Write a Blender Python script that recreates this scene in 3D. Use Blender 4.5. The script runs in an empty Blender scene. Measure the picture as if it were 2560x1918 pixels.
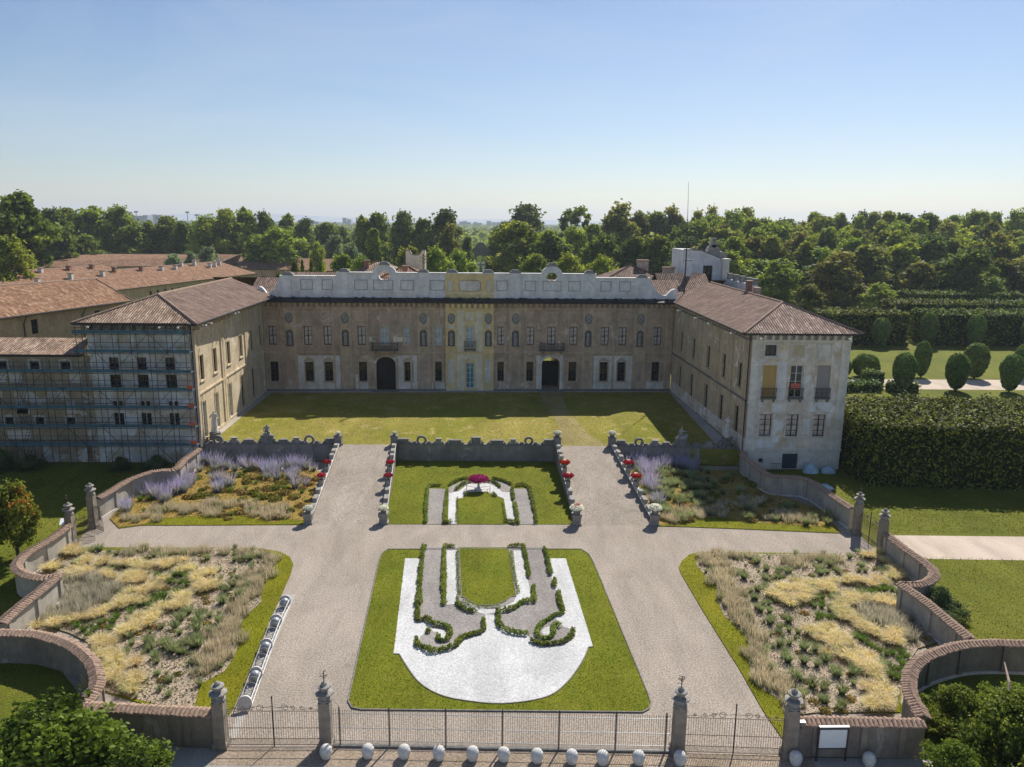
import bpy, math, random
import numpy as np
from mathutils import Vector, Matrix
R = math.radians
C = bpy.context.scene.collection
scene = bpy.context.scene

# ---------------------------------------------------------------- camera
cam_data = bpy.data.cameras.new('camera')
cam = bpy.data.objects.new('camera', cam_data)
C.objects.link(cam)
cam_data.sensor_fit = 'HORIZONTAL'
cam_data.sensor_width = 36.0
cam_data.lens = 36.0 * 1923.4 / 2560.0
cam_data.clip_start = 0.5
cam_data.clip_end = 30000
th, ps, ro = R(11.9), R(1.6), R(0.6)
fw = Vector((math.sin(ps) * math.cos(th), math.cos(ps) * math.cos(th), -math.sin(th)))
r0 = Vector((math.cos(ps), -math.sin(ps), 0))
u0 = r0.cross(fw)
rv = r0 * math.cos(ro) + u0 * math.sin(ro)
uv_ = -r0 * math.sin(ro) + u0 * math.cos(ro)
cam.matrix_world = Matrix(((rv.x, uv_.x, -fw.x, 0), (rv.y, uv_.y, -fw.y, 0), (rv.z, uv_.z, -fw.z, 26.0), (0, 0, 0, 1)))
scene.camera = cam

# ---------------------------------------------------------------- sky and sun
SUN_EL, SUN_AZ = R(44), R(26)          # azimuth measured from +Y towards +X
world = bpy.data.worlds.new("World")
scene.world = world
world.use_nodes = True
wt = world.node_tree
bg = wt.nodes['Background']
sky = wt.nodes.new('ShaderNodeTexSky')
sky.sky_type = 'NISHITA'
sky.sun_disc = False
sky.sun_elevation = SUN_EL
sky.sun_rotation = SUN_AZ
sky.altitude = 150
sky.air_density = 1.0
sky.dust_density = 0.35
sky.ozone_density = 3.0
wb = wt.nodes.new('ShaderNodeMix'); wb.data_type = 'RGBA'; wb.blend_type = 'MULTIPLY'; wb.inputs[0].default_value = 1.0   # white balance of the camera
wb.inputs[7].default_value = (1.04, 1.01, 1.05, 1)
wt.links.new(sky.outputs[0], wb.inputs[6]); wc = wt.nodes.new('ShaderNodeTexCoord'); wm = wt.nodes.new('ShaderNodeMapping'); wm.inputs['Scale'].default_value = (1.2, 1.2, 4.5)
wn = wt.nodes.new('ShaderNodeTexNoise'); wn.inputs['Scale'].default_value = 1.7; wn.inputs['Detail'].default_value = 7; wn.inputs['Roughness'].default_value = .62; wn.inputs['Distortion'].default_value = .7
wr = wt.nodes.new('ShaderNodeMapRange'); wr.inputs[1].default_value = .44; wr.inputs[2].default_value = .74; wr.inputs[3].default_value = 0.0; wr.inputs[4].default_value = .22
wx = wt.nodes.new('ShaderNodeMix'); wx.data_type = 'RGBA'; wx.inputs[7].default_value = (7.6, 8.3, 9.0, 1)      # thin high veil of cirrus
wt.links.new(wc.outputs['Generated'], wm.inputs[0]); wt.links.new(wm.outputs[0], wn.inputs['Vector']); wt.links.new(wn.outputs[0], wr.inputs[0]); wt.links.new(wr.outputs[0], wx.inputs[0])
wt.links.new(wb.outputs[2], wx.inputs[6]); wt.links.new(wx.outputs[2], bg.inputs[0])
bg.inputs[1].default_value = 0.073
sun_data = bpy.data.lights.new('sun', 'SUN')
sun_data.energy = 5.0
sun_data.angle = R(0.5)
sun_data.color = (1.0, 0.94, 0.84)
sun = bpy.data.objects.new('sun', sun_data)
C.objects.link(sun)
sv = Vector((math.sin(SUN_AZ) * math.cos(SUN_EL), math.cos(SUN_AZ) * math.cos(SUN_EL), math.sin(SUN_EL)))
sun.rotation_euler = sv.to_track_quat('Z', 'Y').to_euler()
sun.location = (60, 120, 120)
scene.view_settings.view_transform = 'Standard'
scene.view_settings.look = 'None'
scene.view_settings.exposure = 0.38
scene.view_settings.gamma = 1.0
scene.cycles.max_bounces = 6
scene.cycles.transparent_max_bounces = 4
# plan outlines in metres (x east, y away from the gate)
T = {
'lawn_low': [[-8.65,55.8],[-8.63,57.25],[-8.25,58.21],[-5.51,58.36],[-5.44,57.04],[-6.74,53.6],[-6.11,48.87],[-5.94,44.47],[-5.8,42.74],[-5.5,42.61],[-4.21,40.07],[-2.92,38.72],[-1.47,38.11],[0.78,37.79],[3.17,38.36],[4.47,39.75],[5.6,41.89],[6.15,43.43],[6.46,43.53],[5.96,56.42],[4.97,56.43],[4.64,58.33],[7.37,58.17],[7.89,57.19],[8.07,55.74],[8.93,38.6],[8.92,37.75],[8.72,37.25],[8.3,36.94],[-6.95,37.35],[-7.48,37.51],[-7.8,38.14]],
'lawn_low_out': [[-8.65,55.8],[-8.63,57.25],[-8.25,58.21],[7.37,58.17],[7.89,57.19],[8.07,55.74],[8.93,38.6],[8.92,37.75],[8.72,37.25],[8.3,36.94],[-6.95,37.35],[-7.48,37.51],[-7.8,38.14]],
'white_low': [[-6.68,56.47],[5.96,56.42],[6.46,43.53],[6.15,43.43],[5.6,41.89],[4.47,39.75],[3.17,38.36],[0.78,37.79],[-1.47,38.11],[-2.92,38.72],[-4.21,40.07],[-5.54,42.8],[-5.88,42.8]],
'grey_mid_low': [[-5.34,58.59],[4.51,58.56],[4.71,54.4],[4.55,53.55],[4.86,49.91],[4.99,47.77],[4.31,47.16],[3.73,46.7],[3.23,46.11],[3.03,45.24],[2.61,44.26],[2.42,44.96],[1.53,45.18],[0.79,45.69],[0.53,46.42],[0.5,47.49],[-0.32,47.65],[-0.26,45.69],[-0.7,44.98],[-1.58,44.57],[-1.98,43.62],[-2.39,43.23],[-3.39,43.1],[-4.14,43.64],[-4.47,44.04],[-4.39,44.73],[-3.61,46.16],[-3.89,46.46],[-4.21,46.99],[-4.81,46.92],[-4.94,48.7],[-5.09,52.15]],
'white_legL': [[-3.52,57.91],[-2.68,57.91],[-2.16,48.85],[-0.76,48.45],[-0.13,48.29],[0.19,48.28],[0.75,48.44],[1.65,49.34],[1.98,50.51],[1.89,57.89],[2.59,57.89],[2.71,54.02],[2.93,50.5],[2.81,49.92],[2.31,49.67],[1.46,48.44],[0.66,47.8],[0.27,47.81],[-0.28,47.65],[-0.67,47.81],[-1.72,48.62],[-2.29,49.03],[-3.01,48.92],[-3.0,48.85]],
'lawn_mid_low': [[-2.52,58.47],[1.48,58.46],[1.84,50.16],[1.49,50.08],[1.13,49.49],[0.56,48.99],[-0.16,48.8],[-0.88,48.92],[-1.46,49.42],[-1.75,49.88],[-2.0,50.01]],
'white_gapL': [[-0.32,47.81],[0.43,47.81],[0.53,46.42],[0.79,45.69],[0.93,44.97],[-0.7,44.7],[-0.26,45.69]],
'scrollR_lobe': [[2.74,43.98],[3.23,46.11],[4.26,47.47],[4.82,45.95],[5.32,45.65],[5.4,44.93],[4.86,43.97],[3.8,43.5],[3.09,43.64]],
'scrollL_lobe': [[-4.35,43.91],[-4.46,44.73],[-3.95,45.72],[-3.3,46.16],[-2.6,45.71],[-2.47,44.72],[-1.99,43.89],[-2.39,43.23],[-3.38,43.04],[-4.04,43.31]],
'curlL_white': [[-3.8,45.72],[-3.35,45.72],[-2.88,45.43],[-2.7,44.86],[-2.82,44.44],[-3.13,44.72],[-3.32,45.29],[-3.7,45.43]],
'curlR_white': [[3.34,45.38],[3.6,45.88],[3.91,45.95],[3.94,45.37],[3.76,44.95],[3.46,44.95]],
'hedges': [[[-5.38,58.7],[-5.36,56.93],[-5.17,53.09],[-4.99,48.86],[-5.0,50.83],[-4.91,48.8]],[[-4.91,48.32],[-4.8,46.76],[-4.21,46.99],[-3.92,46.46]],[[-3.85,46.31],[-3.22,46.08],[-2.67,45.71],[-2.55,44.86],[-2.74,44.3]],[[-3.29,44.86],[-3.18,44.24],[-2.88,44.1]],[[-3.98,45.58],[-3.98,45.15]],[[-4.62,44.46],[-4.5,43.64],[-4.25,43.57]],[[-4.2,43.51],[-3.82,43.17],[-3.38,42.97],[-2.68,43.23],[-2.34,43.49]],[[-2.19,43.49],[-1.86,44.3],[-1.51,44.71],[-0.93,44.98],[-0.56,45.26],[-0.38,45.69],[-0.47,46.88]],[[-3.72,58.24],[-3.55,55.04],[-3.36,51.24],[-3.45,53.58],[-3.18,48.87]],[[-3.69,58.47],[-2.94,58.58]],[[-2.3,49.11],[-1.87,48.38],[-1.38,47.98],[-0.91,47.89]],[[-2.67,57.79],[-2.38,53.07],[-2.2,50.19]],[[-1.91,49.44],[-1.08,48.7],[-0.21,48.53],[0.75,48.77]],[[-2.3,50.19],[-2.2,48.85]],[[1.67,57.56],[1.79,54.22],[1.97,51.75],[2.06,50.51]],[[1.53,58.57],[2.81,58.68]],[[2.7,58.23],[2.85,55.22],[2.92,53.05]],[[3.1,51.5],[3.09,49.08]],[[2.86,49.25],[2.29,49.17],[1.54,48.27],[0.9,47.96]],[[0.59,47.96],[0.57,46.42],[0.79,45.69]],[[0.94,45.54],[1.6,45.1],[2.49,44.96]],[[2.6,44.19],[3.09,43.78],[3.89,43.77],[4.64,43.97]],[[4.72,44.04],[5.24,44.79],[5.39,45.5]],[[4.4,58.0],[4.51,55.83],[4.55,53.42]],[[4.73,52.66],[4.69,51.56]],[[4.84,50.66],[4.87,48.64],[4.87,50.08],[4.95,47.77]],[[4.89,47.54],[4.32,47.31],[3.97,46.85],[3.39,46.18],[3.03,45.24],[3.14,44.6],[3.65,44.39],[4.06,44.94],[4.21,45.95],[4.67,45.95]],[[-6.22,72.89],[-5.97,67.81],[-5.67,63.61]],[[-6.13,73.17],[-5.03,73.24]],[[-4.07,73.52],[-3.37,74.82],[-2.27,75.73]],[[0.24,75.56],[1.24,74.73],[2.1,73.61]],[[2.49,73.19],[3.32,73.44],[3.8,72.58]],[[3.85,72.42],[3.99,68.42],[4.04,63.6]],[[-4.26,71.89],[-4.14,67.51],[-4.0,63.61]],[[-4.0,63.61],[-3.4,63.74]],[[-3.42,72.06],[-2.74,73.76],[-1.89,74.58]],[[-0.36,74.65],[0.41,74.23],[0.98,72.75]],[[2.14,72.24],[2.18,69.34]],[[2.29,68.12],[2.43,63.6]],[[1.35,64.0],[2.4,63.47]],[[-3.17,69.8],[-2.93,63.61]],[[1.16,68.72],[1.25,66.36],[1.32,64.41]],[[-2.35,70.59],[-2.3,70.92]],[[0.23,70.76],[0.51,70.28]]],
'hedge_dot': [False,False,False,False,False,False,False,False,False,False,False,True,True,True,True,False,False,False,False,False,False,False,False,False,False,False,False,False,False,False,False,False,False,False,False,False,False,False,False,False,True,True,False,False],
'lawn_up': [[-9.12,63.45],[-9.86,73.57],[-10.46,82.4],[7.13,82.52],[7.3,73.62],[7.34,63.39]],
'greyL_up': [[-6.08,72.62],[-4.58,72.49],[-4.4,72.23],[-3.89,73.41],[-2.79,75.0],[-1.37,75.37],[0.41,75.19],[1.59,74.31],[2.29,72.24],[2.36,72.58],[3.63,72.58],[4.03,63.39],[2.61,63.39],[1.93,71.58],[1.08,71.74],[0.52,73.26],[-1.35,74.3],[-2.72,73.25],[-3.18,71.73],[-4.0,71.17],[-4.17,63.45],[-5.56,63.45]],
'white_up': [[-4.05,71.24],[-3.12,71.73],[-2.28,73.87],[-0.29,74.05],[0.77,72.85],[1.08,71.67],[1.9,71.51],[2.21,63.73],[1.55,63.73],[1.28,69.81],[0.51,70.6],[-0.4,71.74],[-2.21,71.5],[-2.71,69.89],[-3.17,69.8],[-2.92,63.45],[-3.7,63.45]],
'lawn_up_in': [[-2.72,63.45],[-2.98,69.64],[-2.71,69.89],[-2.08,71.08],[-0.39,71.24],[0.4,70.28],[1.16,69.18],[1.26,63.39]],
'urn': [[-1.18,72.23]],
'grassBL': [[-33.53,58.37],[-32.24,58.59],[-25.26,58.48],[-20.62,58.43],[-18.57,58.35],[-16.72,57.68],[-15.68,56.66],[-15.13,55.41],[-14.89,53.53],[-14.68,49.94],[-14.56,46.91],[-14.15,41.57],[-13.87,37.77],[-13.94,36.19],[-14.81,36.2],[-21.63,39.15],[-22.5,41.08],[-23.61,42.8],[-25.04,44.25],[-26.76,45.37],[-28.7,46.24],[-29.7,46.35],[-29.82,50.02],[-31.7,53.33],[-33.7,54.6],[-33.51,56.15]],
'soilBL': [[-33.6,58.13],[-31.82,57.77],[-28.96,58.0],[-22.09,58.34],[-19.03,58.21],[-17.02,57.1],[-16.71,56.14],[-16.53,54.51],[-16.33,53.26],[-16.49,51.6],[-15.8,49.36],[-16.29,47.61],[-16.35,46.11],[-15.59,43.74],[-15.44,42.19],[-15.52,40.98],[-16.01,40.29],[-16.47,39.73],[-15.87,37.09],[-21.63,39.15],[-22.5,41.08],[-23.61,42.8],[-25.04,44.25],[-26.76,45.37],[-28.7,46.24],[-29.7,46.35],[-29.82,50.02],[-31.7,53.33],[-33.7,54.6],[-33.51,56.15]],
'grassBR': [[29.23,57.14],[16.92,57.56],[16.05,57.12],[15.05,55.9],[14.55,54.76],[14.45,53.77],[14.46,53.21],[14.6,47.55],[14.88,40.93],[14.92,37.05],[15.13,34.46],[15.83,36.24],[16.22,36.43],[17.64,36.81],[22.37,36.76],[23.49,38.76],[24.47,40.47],[26.82,43.1],[30.67,44.45],[28.5,48.09],[28.44,48.18],[31.04,52.91],[31.67,57.25],[30.47,57.51]],
'soilBR': [[16.61,57.29],[15.96,54.96],[16.31,52.98],[16.63,51.97],[16.0,49.5],[15.82,47.38],[16.31,45.42],[16.53,44.14],[15.81,42.16],[15.45,40.56],[15.3,39.29],[16.16,37.97],[15.91,36.43],[16.24,36.48],[17.62,36.76],[22.06,36.76],[23.79,39.32],[24.47,40.47],[26.82,43.1],[29.91,44.45],[28.5,47.77],[28.53,48.18],[30.67,52.03],[31.52,56.73],[30.34,57.25],[23.63,57.02]],
'grassUL': [[-16.08,63.33],[-27.12,63.18],[-29.95,63.21],[-31.67,62.51],[-33.44,64.65],[-33.91,68.04],[-33.4,77.48],[-32.81,82.29],[-27.31,78.28],[-18.58,78.32],[-17.92,77.56],[-16.23,64.17]],
'soilUL': [[-16.28,64.17],[-18.15,64.57],[-19.01,63.64],[-21.82,65.26],[-24.98,65.53],[-27.72,64.95],[-29.14,64.65],[-30.01,63.35],[-31.73,62.65],[-33.44,64.65],[-33.91,68.04],[-33.4,77.48],[-32.81,82.29],[-27.38,78.47],[-18.62,78.52],[-17.92,77.56],[-16.23,64.17]],
'grassUR': [[14.57,62.93],[16.49,62.85],[20.95,62.41],[30.09,61.38],[30.41,62.79],[30.64,67.25],[26.55,72.99],[27.15,78.52],[14.6,78.46],[14.16,64.95]],
'soilUR': [[14.83,63.2],[16.54,63.06],[18.5,64.67],[21.21,64.95],[22.44,63.86],[28.77,62.79],[30.41,62.79],[30.64,67.25],[26.55,72.99],[27.15,78.52],[14.6,78.46],[14.16,64.95]],
'fgBL1': [[-33.74,57.65],[-33.0,58.13],[-32.71,56.83],[-30.66,55.46],[-29.42,55.46],[-28.02,54.9],[-26.83,55.01],[-25.69,55.0],[-24.69,54.89],[-23.87,55.22]],
'fgBL2': [[-32.91,54.71],[-31.2,53.96],[-29.68,53.53],[-28.15,53.21],[-26.58,52.8],[-25.26,52.29],[-24.1,51.69],[-24.48,50.73],[-24.94,50.36],[-24.36,49.09],[-25.06,48.74],[-25.62,48.14],[-26.0,47.21],[-26.82,46.89],[-27.63,46.57],[-28.27,46.26],[-25.98,52.49]],
'fgBL3': [[-22.31,54.13],[-21.22,53.7],[-21.4,52.67],[-20.38,51.87],[-20.67,50.71],[-21.03,49.79],[-21.3,48.71],[-21.94,48.2],[-22.19,47.19],[-22.73,46.54],[-22.95,45.59],[-23.31,44.98],[-23.29,43.94]],
'fgBL4': [[-23.73,43.32],[-23.01,42.55],[-22.55,41.32],[-22.31,41.8],[-21.48,41.19],[-20.63,40.48],[-21.5,40.37],[-21.81,39.93],[-20.01,39.68]],
'gtBL': [[-24.5,53.3],[-23.73,52.78],[-23.39,53.29],[-22.74,53.29],[-22.12,52.88],[-23.16,52.28],[-22.45,52.08],[-21.83,51.88],[-23.98,52.28],[-22.09,50.72],[-22.14,50.16],[-23.39,49.62],[-23.6,48.9],[-22.88,49.44],[-22.75,50.16],[-23.1,48.55],[-24.07,47.87],[-23.27,47.03],[-24.59,47.2],[-23.86,46.87],[-24.53,46.55],[-24.32,45.6],[-25.1,46.55],[-25.28,45.76],[-24.36,44.53],[-25.21,44.99],[-26.0,45.61],[-26.57,46.09],[-26.16,53.93],[-28.18,54.26],[-23.06,47.86]],
'ggBL': [[-31.31,57.53],[-29.21,57.05],[-31.03,57.76],[-21.89,56.1],[-23.91,56.8],[-19.68,55.87],[-19.78,52.76],[-18.58,56.09],[-18.5,51.66],[-18.78,50.89],[-18.4,49.23],[-19.32,47.5],[-20.22,47.67],[-18.59,47.33],[-17.72,46.5],[-18.95,46.51],[-18.71,45.4],[-17.87,45.09],[-19.98,43.62],[-18.78,43.9],[-20.34,45.88],[-20.23,46.84],[-21.18,44.07],[-18.3,43.46],[-31.48,55.03],[-31.35,55.69],[-18.02,54.54],[-17.51,49.95],[-20.85,43.29],[-19.95,43.68],[-18.74,44.2],[-17.92,43.53],[-18.75,42.76],[-20.12,42.39],[-17.54,41.75],[-19.1,43.67],[-21.89,42.66],[-18.46,44.6],[-21.12,44.08],[-19.41,43.02]],
'drBL': [[-28.34,57.52],[-27.66,57.75],[-26.36,57.51],[-25.28,57.04],[-24.73,57.39],[-23.69,57.27],[-23.19,57.5],[-22.39,57.5],[-20.92,57.26],[-19.8,57.49],[-18.67,57.02],[-17.81,56.78],[-17.12,56.09],[-16.68,55.19],[-16.66,54.1],[-16.85,53.47],[-17.02,52.45],[-17.26,52.05],[-16.74,52.45],[-16.58,51.26],[-17.18,50.88],[-16.95,49.58],[-16.63,49.94],[-17.13,49.04],[-16.91,47.82],[-16.6,48.16],[-16.89,46.98],[-16.93,45.85],[-16.9,46.49],[-16.94,45.39],[-17.05,44.77],[-16.55,44.47],[-16.9,43.88],[-16.39,43.3],[-16.13,44.62],[-16.93,43.31],[-17.94,53.06],[-17.2,45.15],[-17.4,44.46],[-16.44,44.18],[-16.78,43.52],[-17.17,43.0],[-16.32,42.99],[-16.66,42.36],[-16.85,41.75],[-16.17,41.74],[-16.46,41.02],[-16.21,41.26],[-16.68,45.57],[-16.03,42.74]],
'svBL': [[-30.41,52.12],[-30.0,52.71],[-29.26,52.51],[-28.52,52.31],[-29.62,50.95],[-29.11,51.33],[-28.39,51.33],[-27.87,51.71],[-27.06,51.32],[-26.43,51.13],[-29.03,49.84],[-28.43,50.01],[-27.83,50.19],[-27.31,50.38],[-26.6,50.37],[-27.87,48.93],[-27.28,49.11],[-26.68,49.28],[-28.28,48.41],[-28.86,48.24],[-28.97,47.24],[-29.19,46.75],[-28.48,47.23],[-27.83,47.56],[-27.34,47.89],[-28.99,49.12],[-26.51,49.64],[-28.49,49.47]],
'fgBR1': [[20.49,50.16],[21.18,50.68],[21.62,50.5],[22.42,51.03],[23.09,51.21],[23.85,51.38],[24.53,51.38],[25.46,51.74],[26.24,51.74],[27.01,51.92],[27.53,51.73],[20.52,49.13],[21.08,49.3],[21.64,49.46],[22.24,50.15],[22.9,50.32],[23.88,50.67],[24.56,50.66],[20.68,48.47],[21.7,48.79]],
'fgBR2': [[24.54,49.11],[24.5,48.28],[25.29,48.77],[23.87,47.96],[23.84,47.17],[24.38,47.32],[23.88,46.4],[24.23,45.8],[24.34,45.07],[24.8,44.92],[24.98,44.35],[25.08,43.66],[25.59,44.07],[25.39,49.44],[25.9,49.1],[26.64,48.93],[27.46,49.26],[28.04,49.09],[28.27,48.42],[25.62,44.21],[25.78,43.79]],
'fgBR3': [[20.72,44.81],[21.37,45.09],[21.59,44.52],[20.99,43.83],[21.53,43.69],[22.21,44.23],[21.53,43.02],[21.74,42.36],[22.54,43.14],[21.97,41.6],[22.7,42.1],[22.38,40.98],[22.86,41.09],[23.1,40.73],[22.24,40.26],[22.04,45.23],[21.85,43.42]],
'fgBR4': [[21.56,38.78],[22.45,39.22],[22.28,38.22],[21.43,37.7],[22.05,37.38],[21.41,36.87],[20.8,37.08],[30.18,56.23],[30.96,56.48],[30.79,55.49],[31.01,54.06],[30.85,53.14],[30.0,52.69],[28.85,52.04]],
'gtBR': [[22.44,48.71],[22.92,49.37],[23.53,49.54],[23.24,48.95],[23.0,48.29],[23.35,47.89],[23.9,48.78],[24.32,49.45],[22.22,47.03],[22.0,46.49],[22.84,46.71],[23.5,46.86],[25.88,50.13],[26.46,50.3],[27.05,50.47],[27.56,50.47],[28.15,50.64],[28.66,50.64],[29.26,50.81],[29.23,50.11],[26.3,49.61],[27.22,49.77],[28.14,49.94],[28.63,49.42],[23.58,44.5],[23.61,43.95],[23.93,43.67],[23.96,43.13],[24.14,42.6],[24.44,42.34],[24.87,42.33],[25.44,42.59],[25.46,42.07],[23.66,41.09],[23.9,40.72],[24.32,40.71],[24.92,41.32],[23.53,40.01],[23.69,39.78],[24.97,41.82]],
'ggBR': [[21.19,54.13],[22.48,53.53],[18.87,52.78],[20.01,51.29],[21.42,52.58],[19.23,50.76],[19.92,49.37],[18.6,49.38],[25.09,54.02],[25.02,53.23],[26.65,54.11],[26.2,54.72],[20.8,55.35],[20.08,50.05],[18.91,52.52],[21.43,52.51],[19.96,51.04],[19.19,50.78],[18.68,50.52],[18.59,49.48],[19.28,48.64],[19.04,47.52],[18.38,47.68],[16.37,49.5],[18.47,46.14],[18.95,45.54],[19.82,44.82],[18.94,43.71],[18.18,43.45],[19.49,43.03],[20.18,42.77],[20.34,41.61],[18.89,41.38],[19.57,41.12],[21.51,42.49],[18.43,39.03],[19.28,39.14],[18.56,37.63],[21.36,40.15],[21.07,39.23],[19.92,38.47],[19.36,37.51],[17.54,38.17],[17.78,39.95],[20.33,40.16],[19.77,46.28],[18.81,46.44],[18.08,41.63],[25.09,53.97],[26.5,53.85],[28.7,53.84],[29.84,53.6],[28.72,54.54],[26.39,54.78]],
'drBR': [[16.67,56.64],[17.02,56.21],[17.85,56.85],[18.44,56.63],[18.93,56.42],[19.51,56.2],[16.55,55.16],[17.04,54.96],[17.67,54.96],[18.3,54.95],[16.88,53.76],[17.39,53.36],[18.18,53.95],[20.41,56.41],[16.91,52.04],[17.49,51.67],[16.91,50.59],[17.58,50.59],[16.35,49.56],[17.18,49.56],[16.59,48.72],[17.24,48.72],[23.51,55.76],[24.17,55.55],[25.07,55.97],[25.9,56.18],[26.73,56.39],[24.28,54.93],[16.82,53.1],[17.41,52.72],[16.8,51.24],[17.59,51.6],[16.72,49.84],[17.49,50.18],[16.48,48.5],[17.23,48.82],[16.46,47.38],[17.19,47.69],[16.54,46.15],[17.23,46.6],[16.67,45.13],[17.27,45.56],[16.6,44.0],[17.29,44.27],[16.46,42.93],[17.06,43.19],[16.04,41.9],[16.65,42.02],[15.92,40.92],[16.52,41.03],[15.8,39.97],[16.36,40.2],[16.17,39.28],[16.7,39.62],[16.62,38.5],[16.3,38.72],[16.47,37.75]],
'svBR': [[25.45,47.47],[25.85,47.31],[26.49,47.47],[26.97,47.31],[27.44,47.15],[25.39,46.7],[25.95,46.54],[26.5,46.38],[27.05,46.23],[25.73,45.79],[26.35,45.63],[26.89,45.48],[26.74,44.48],[27.04,44.19],[27.2,45.92]],
'sgUL': [[-31.37,79.43],[-30.92,80.23],[-29.92,79.84],[-28.53,78.66],[-27.8,78.28],[-26.1,79.06],[-25.25,78.29],[-24.76,78.68],[-23.35,77.15],[-23.18,78.69],[-22.3,76.78],[-22.6,75.32],[-21.74,78.31],[-21.21,79.09],[-20.37,78.7],[-19.43,78.32],[-20.58,75.69],[-20.06,76.42],[-19.1,72.55],[-26.56,73.21],[-26.55,71.54],[-31.11,77.12],[-31.02,75.65],[-30.82,74.23],[-30.49,72.52],[-30.42,71.21],[-29.77,71.53],[-27.26,74.59],[-33.87,71.08],[-32.73,70.38],[-31.75,70.04],[-30.8,70.04],[-30.13,70.73],[-29.96,72.15],[-30.15,69.03],[-33.43,66.77],[-32.58,66.15],[-26.53,72.53],[-29.9,73.63]],
'drUL': [[-28.08,66.37],[-27.25,66.09],[-26.74,66.66],[-25.9,66.09],[-25.48,66.94],[-24.66,66.09],[-25.68,68.41],[-24.83,68.12],[-23.79,67.53],[-23.25,67.82],[-22.01,67.24],[-21.29,66.95],[-20.42,66.09],[-19.56,65.26],[-18.87,64.98],[-18.26,64.98],[-20.03,66.95],[-19.19,66.95],[-21.78,65.81],[-20.67,65.53],[-19.17,66.09],[-26.32,67.82],[-31.9,64.65],[-31.0,64.36],[-30.49,64.95],[-30.47,66.46],[-29.43,66.16],[-28.66,66.46],[-27.99,67.09],[-26.96,66.46],[-29.6,64.95]],
'mdUL': [[-25.87,76.4],[-24.37,74.6],[-23.77,75.31],[-22.27,72.54],[-24.32,71.87],[-25.22,71.22],[-23.03,70.58],[-21.78,69.33],[-20.87,69.95],[-20.34,71.23],[-20.01,72.55],[-18.54,72.55],[-18.17,73.92],[-17.22,71.24],[-18.68,69.96],[-21.14,72.55],[-25.42,73.9],[-27.66,71.54],[-27.97,70.57],[-29.2,77.13],[-27.2,69.94],[-26.1,74.59],[-20.82,73.91],[-21.63,71.88],[-22.98,71.88],[-23.08,69.33],[-23.93,66.37],[-22.71,65.81],[-18.0,66.38],[-17.65,67.53],[-16.96,65.53],[-19.08,75.33],[-25.47,68.72],[-28.39,69.94]],
'sgUR': [[15.46,80.47],[15.82,79.66],[16.4,80.06],[16.76,79.26],[15.78,78.07],[16.25,77.3],[16.9,78.08],[15.79,76.17],[16.25,75.44],[16.84,76.55],[15.72,74.0],[16.06,73.3],[15.55,71.94],[15.94,71.61],[18.57,80.08],[19.12,79.67],[19.79,79.28],[20.46,78.88],[21.11,78.49],[21.52,78.1],[17.94,78.87],[15.51,68.43]],
'ggUR': [[17.94,76.55],[18.76,76.93],[19.65,76.56],[20.54,76.19],[20.89,74.73],[21.52,74.38],[19.5,72.97],[20.03,72.29],[18.94,71.62],[16.95,70.96],[17.34,69.68],[15.99,69.67],[17.86,69.05],[18.6,68.44],[19.59,69.68],[20.73,72.29],[15.79,66.65],[16.09,66.07],[18.49,73.66],[17.63,72.97],[16.69,72.96],[19.33,67.83]],
'drUR': [[15.71,64.4],[16.21,63.86],[16.97,64.4],[16.6,65.51],[17.44,65.51],[18.01,65.23],[18.79,65.79],[19.59,66.36],[20.23,66.36],[20.96,66.65],[21.24,65.79],[18.51,66.36],[19.07,65.23],[20.2,65.51],[22.22,67.24],[23.31,67.24],[24.2,66.65],[24.71,64.4],[25.65,64.67],[26.39,64.4],[27.12,64.12],[27.85,63.85],[28.58,63.58],[30.73,64.95],[30.91,64.39],[26.59,65.51],[24.11,69.06],[25.14,68.14]],
'wallUL': [[-31.14,77.82],[-31.22,76.01],[-30.92,72.92],[-32.01,72.55],[-32.89,72.01],[-33.49,70.86],[-33.99,69.34],[-34.18,66.85],[-34.39,64.67]],
'wallLL': [[-33.71,58.75],[-33.7,55.86],[-33.97,53.56],[-33.71,52.04],[-33.19,51.01],[-32.14,50.11],[-30.86,49.52],[-30.06,49.61],[-29.76,50.0]],
'wallLL2': [[-29.76,50.0],[-29.7,47.48],[-29.76,45.51],[-29.63,43.38]],
'exedraL': [[-29.32,42.22],[-28.24,42.21],[-26.82,42.07],[-25.55,41.6],[-24.18,40.9],[-22.89,39.91],[-21.85,38.85],[-21.16,37.85],[-20.7,36.99],[-20.56,36.27]],
'wallUR': [[26.8,77.43],[26.96,75.33],[27.04,73.1],[27.43,71.13],[28.64,70.8],[30.11,70.49],[30.73,69.41],[31.0,67.87],[31.11,65.5],[31.41,62.39]],
'wallLR': [[31.66,56.8],[31.65,54.32],[31.84,52.02],[31.78,50.65],[31.35,49.57],[30.49,48.73],[29.45,48.22],[28.23,48.23]],
'wallLR2': [[28.2,48.17],[28.31,45.99],[28.39,43.34],[28.8,41.09]],
'exedraR': [[32.13,40.46],[30.48,40.6],[29.44,40.61],[27.94,40.43],[26.2,39.82],[24.77,39.1],[23.54,38.06],[22.75,36.95],[22.27,36.0],[21.99,35.1],[21.87,34.32],[21.73,33.76]],
'frontR': [[15.9,33.5],[18.17,33.43],[20.44,33.31],[21.51,33.26]],
'frontL': [[-14.35,34.53],[-15.31,34.63],[-18.59,34.95]],
'bollards': [[-8.04,33.57],[-5.99,33.58],[-4.2,33.52],[-2.48,33.4],[-0.82,33.35],[0.71,33.26],[2.35,33.14],[4.05,33.05],[5.55,32.97],[7.32,32.94],[9.35,32.89],[15.06,32.81],[18.64,32.67]],
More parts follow.
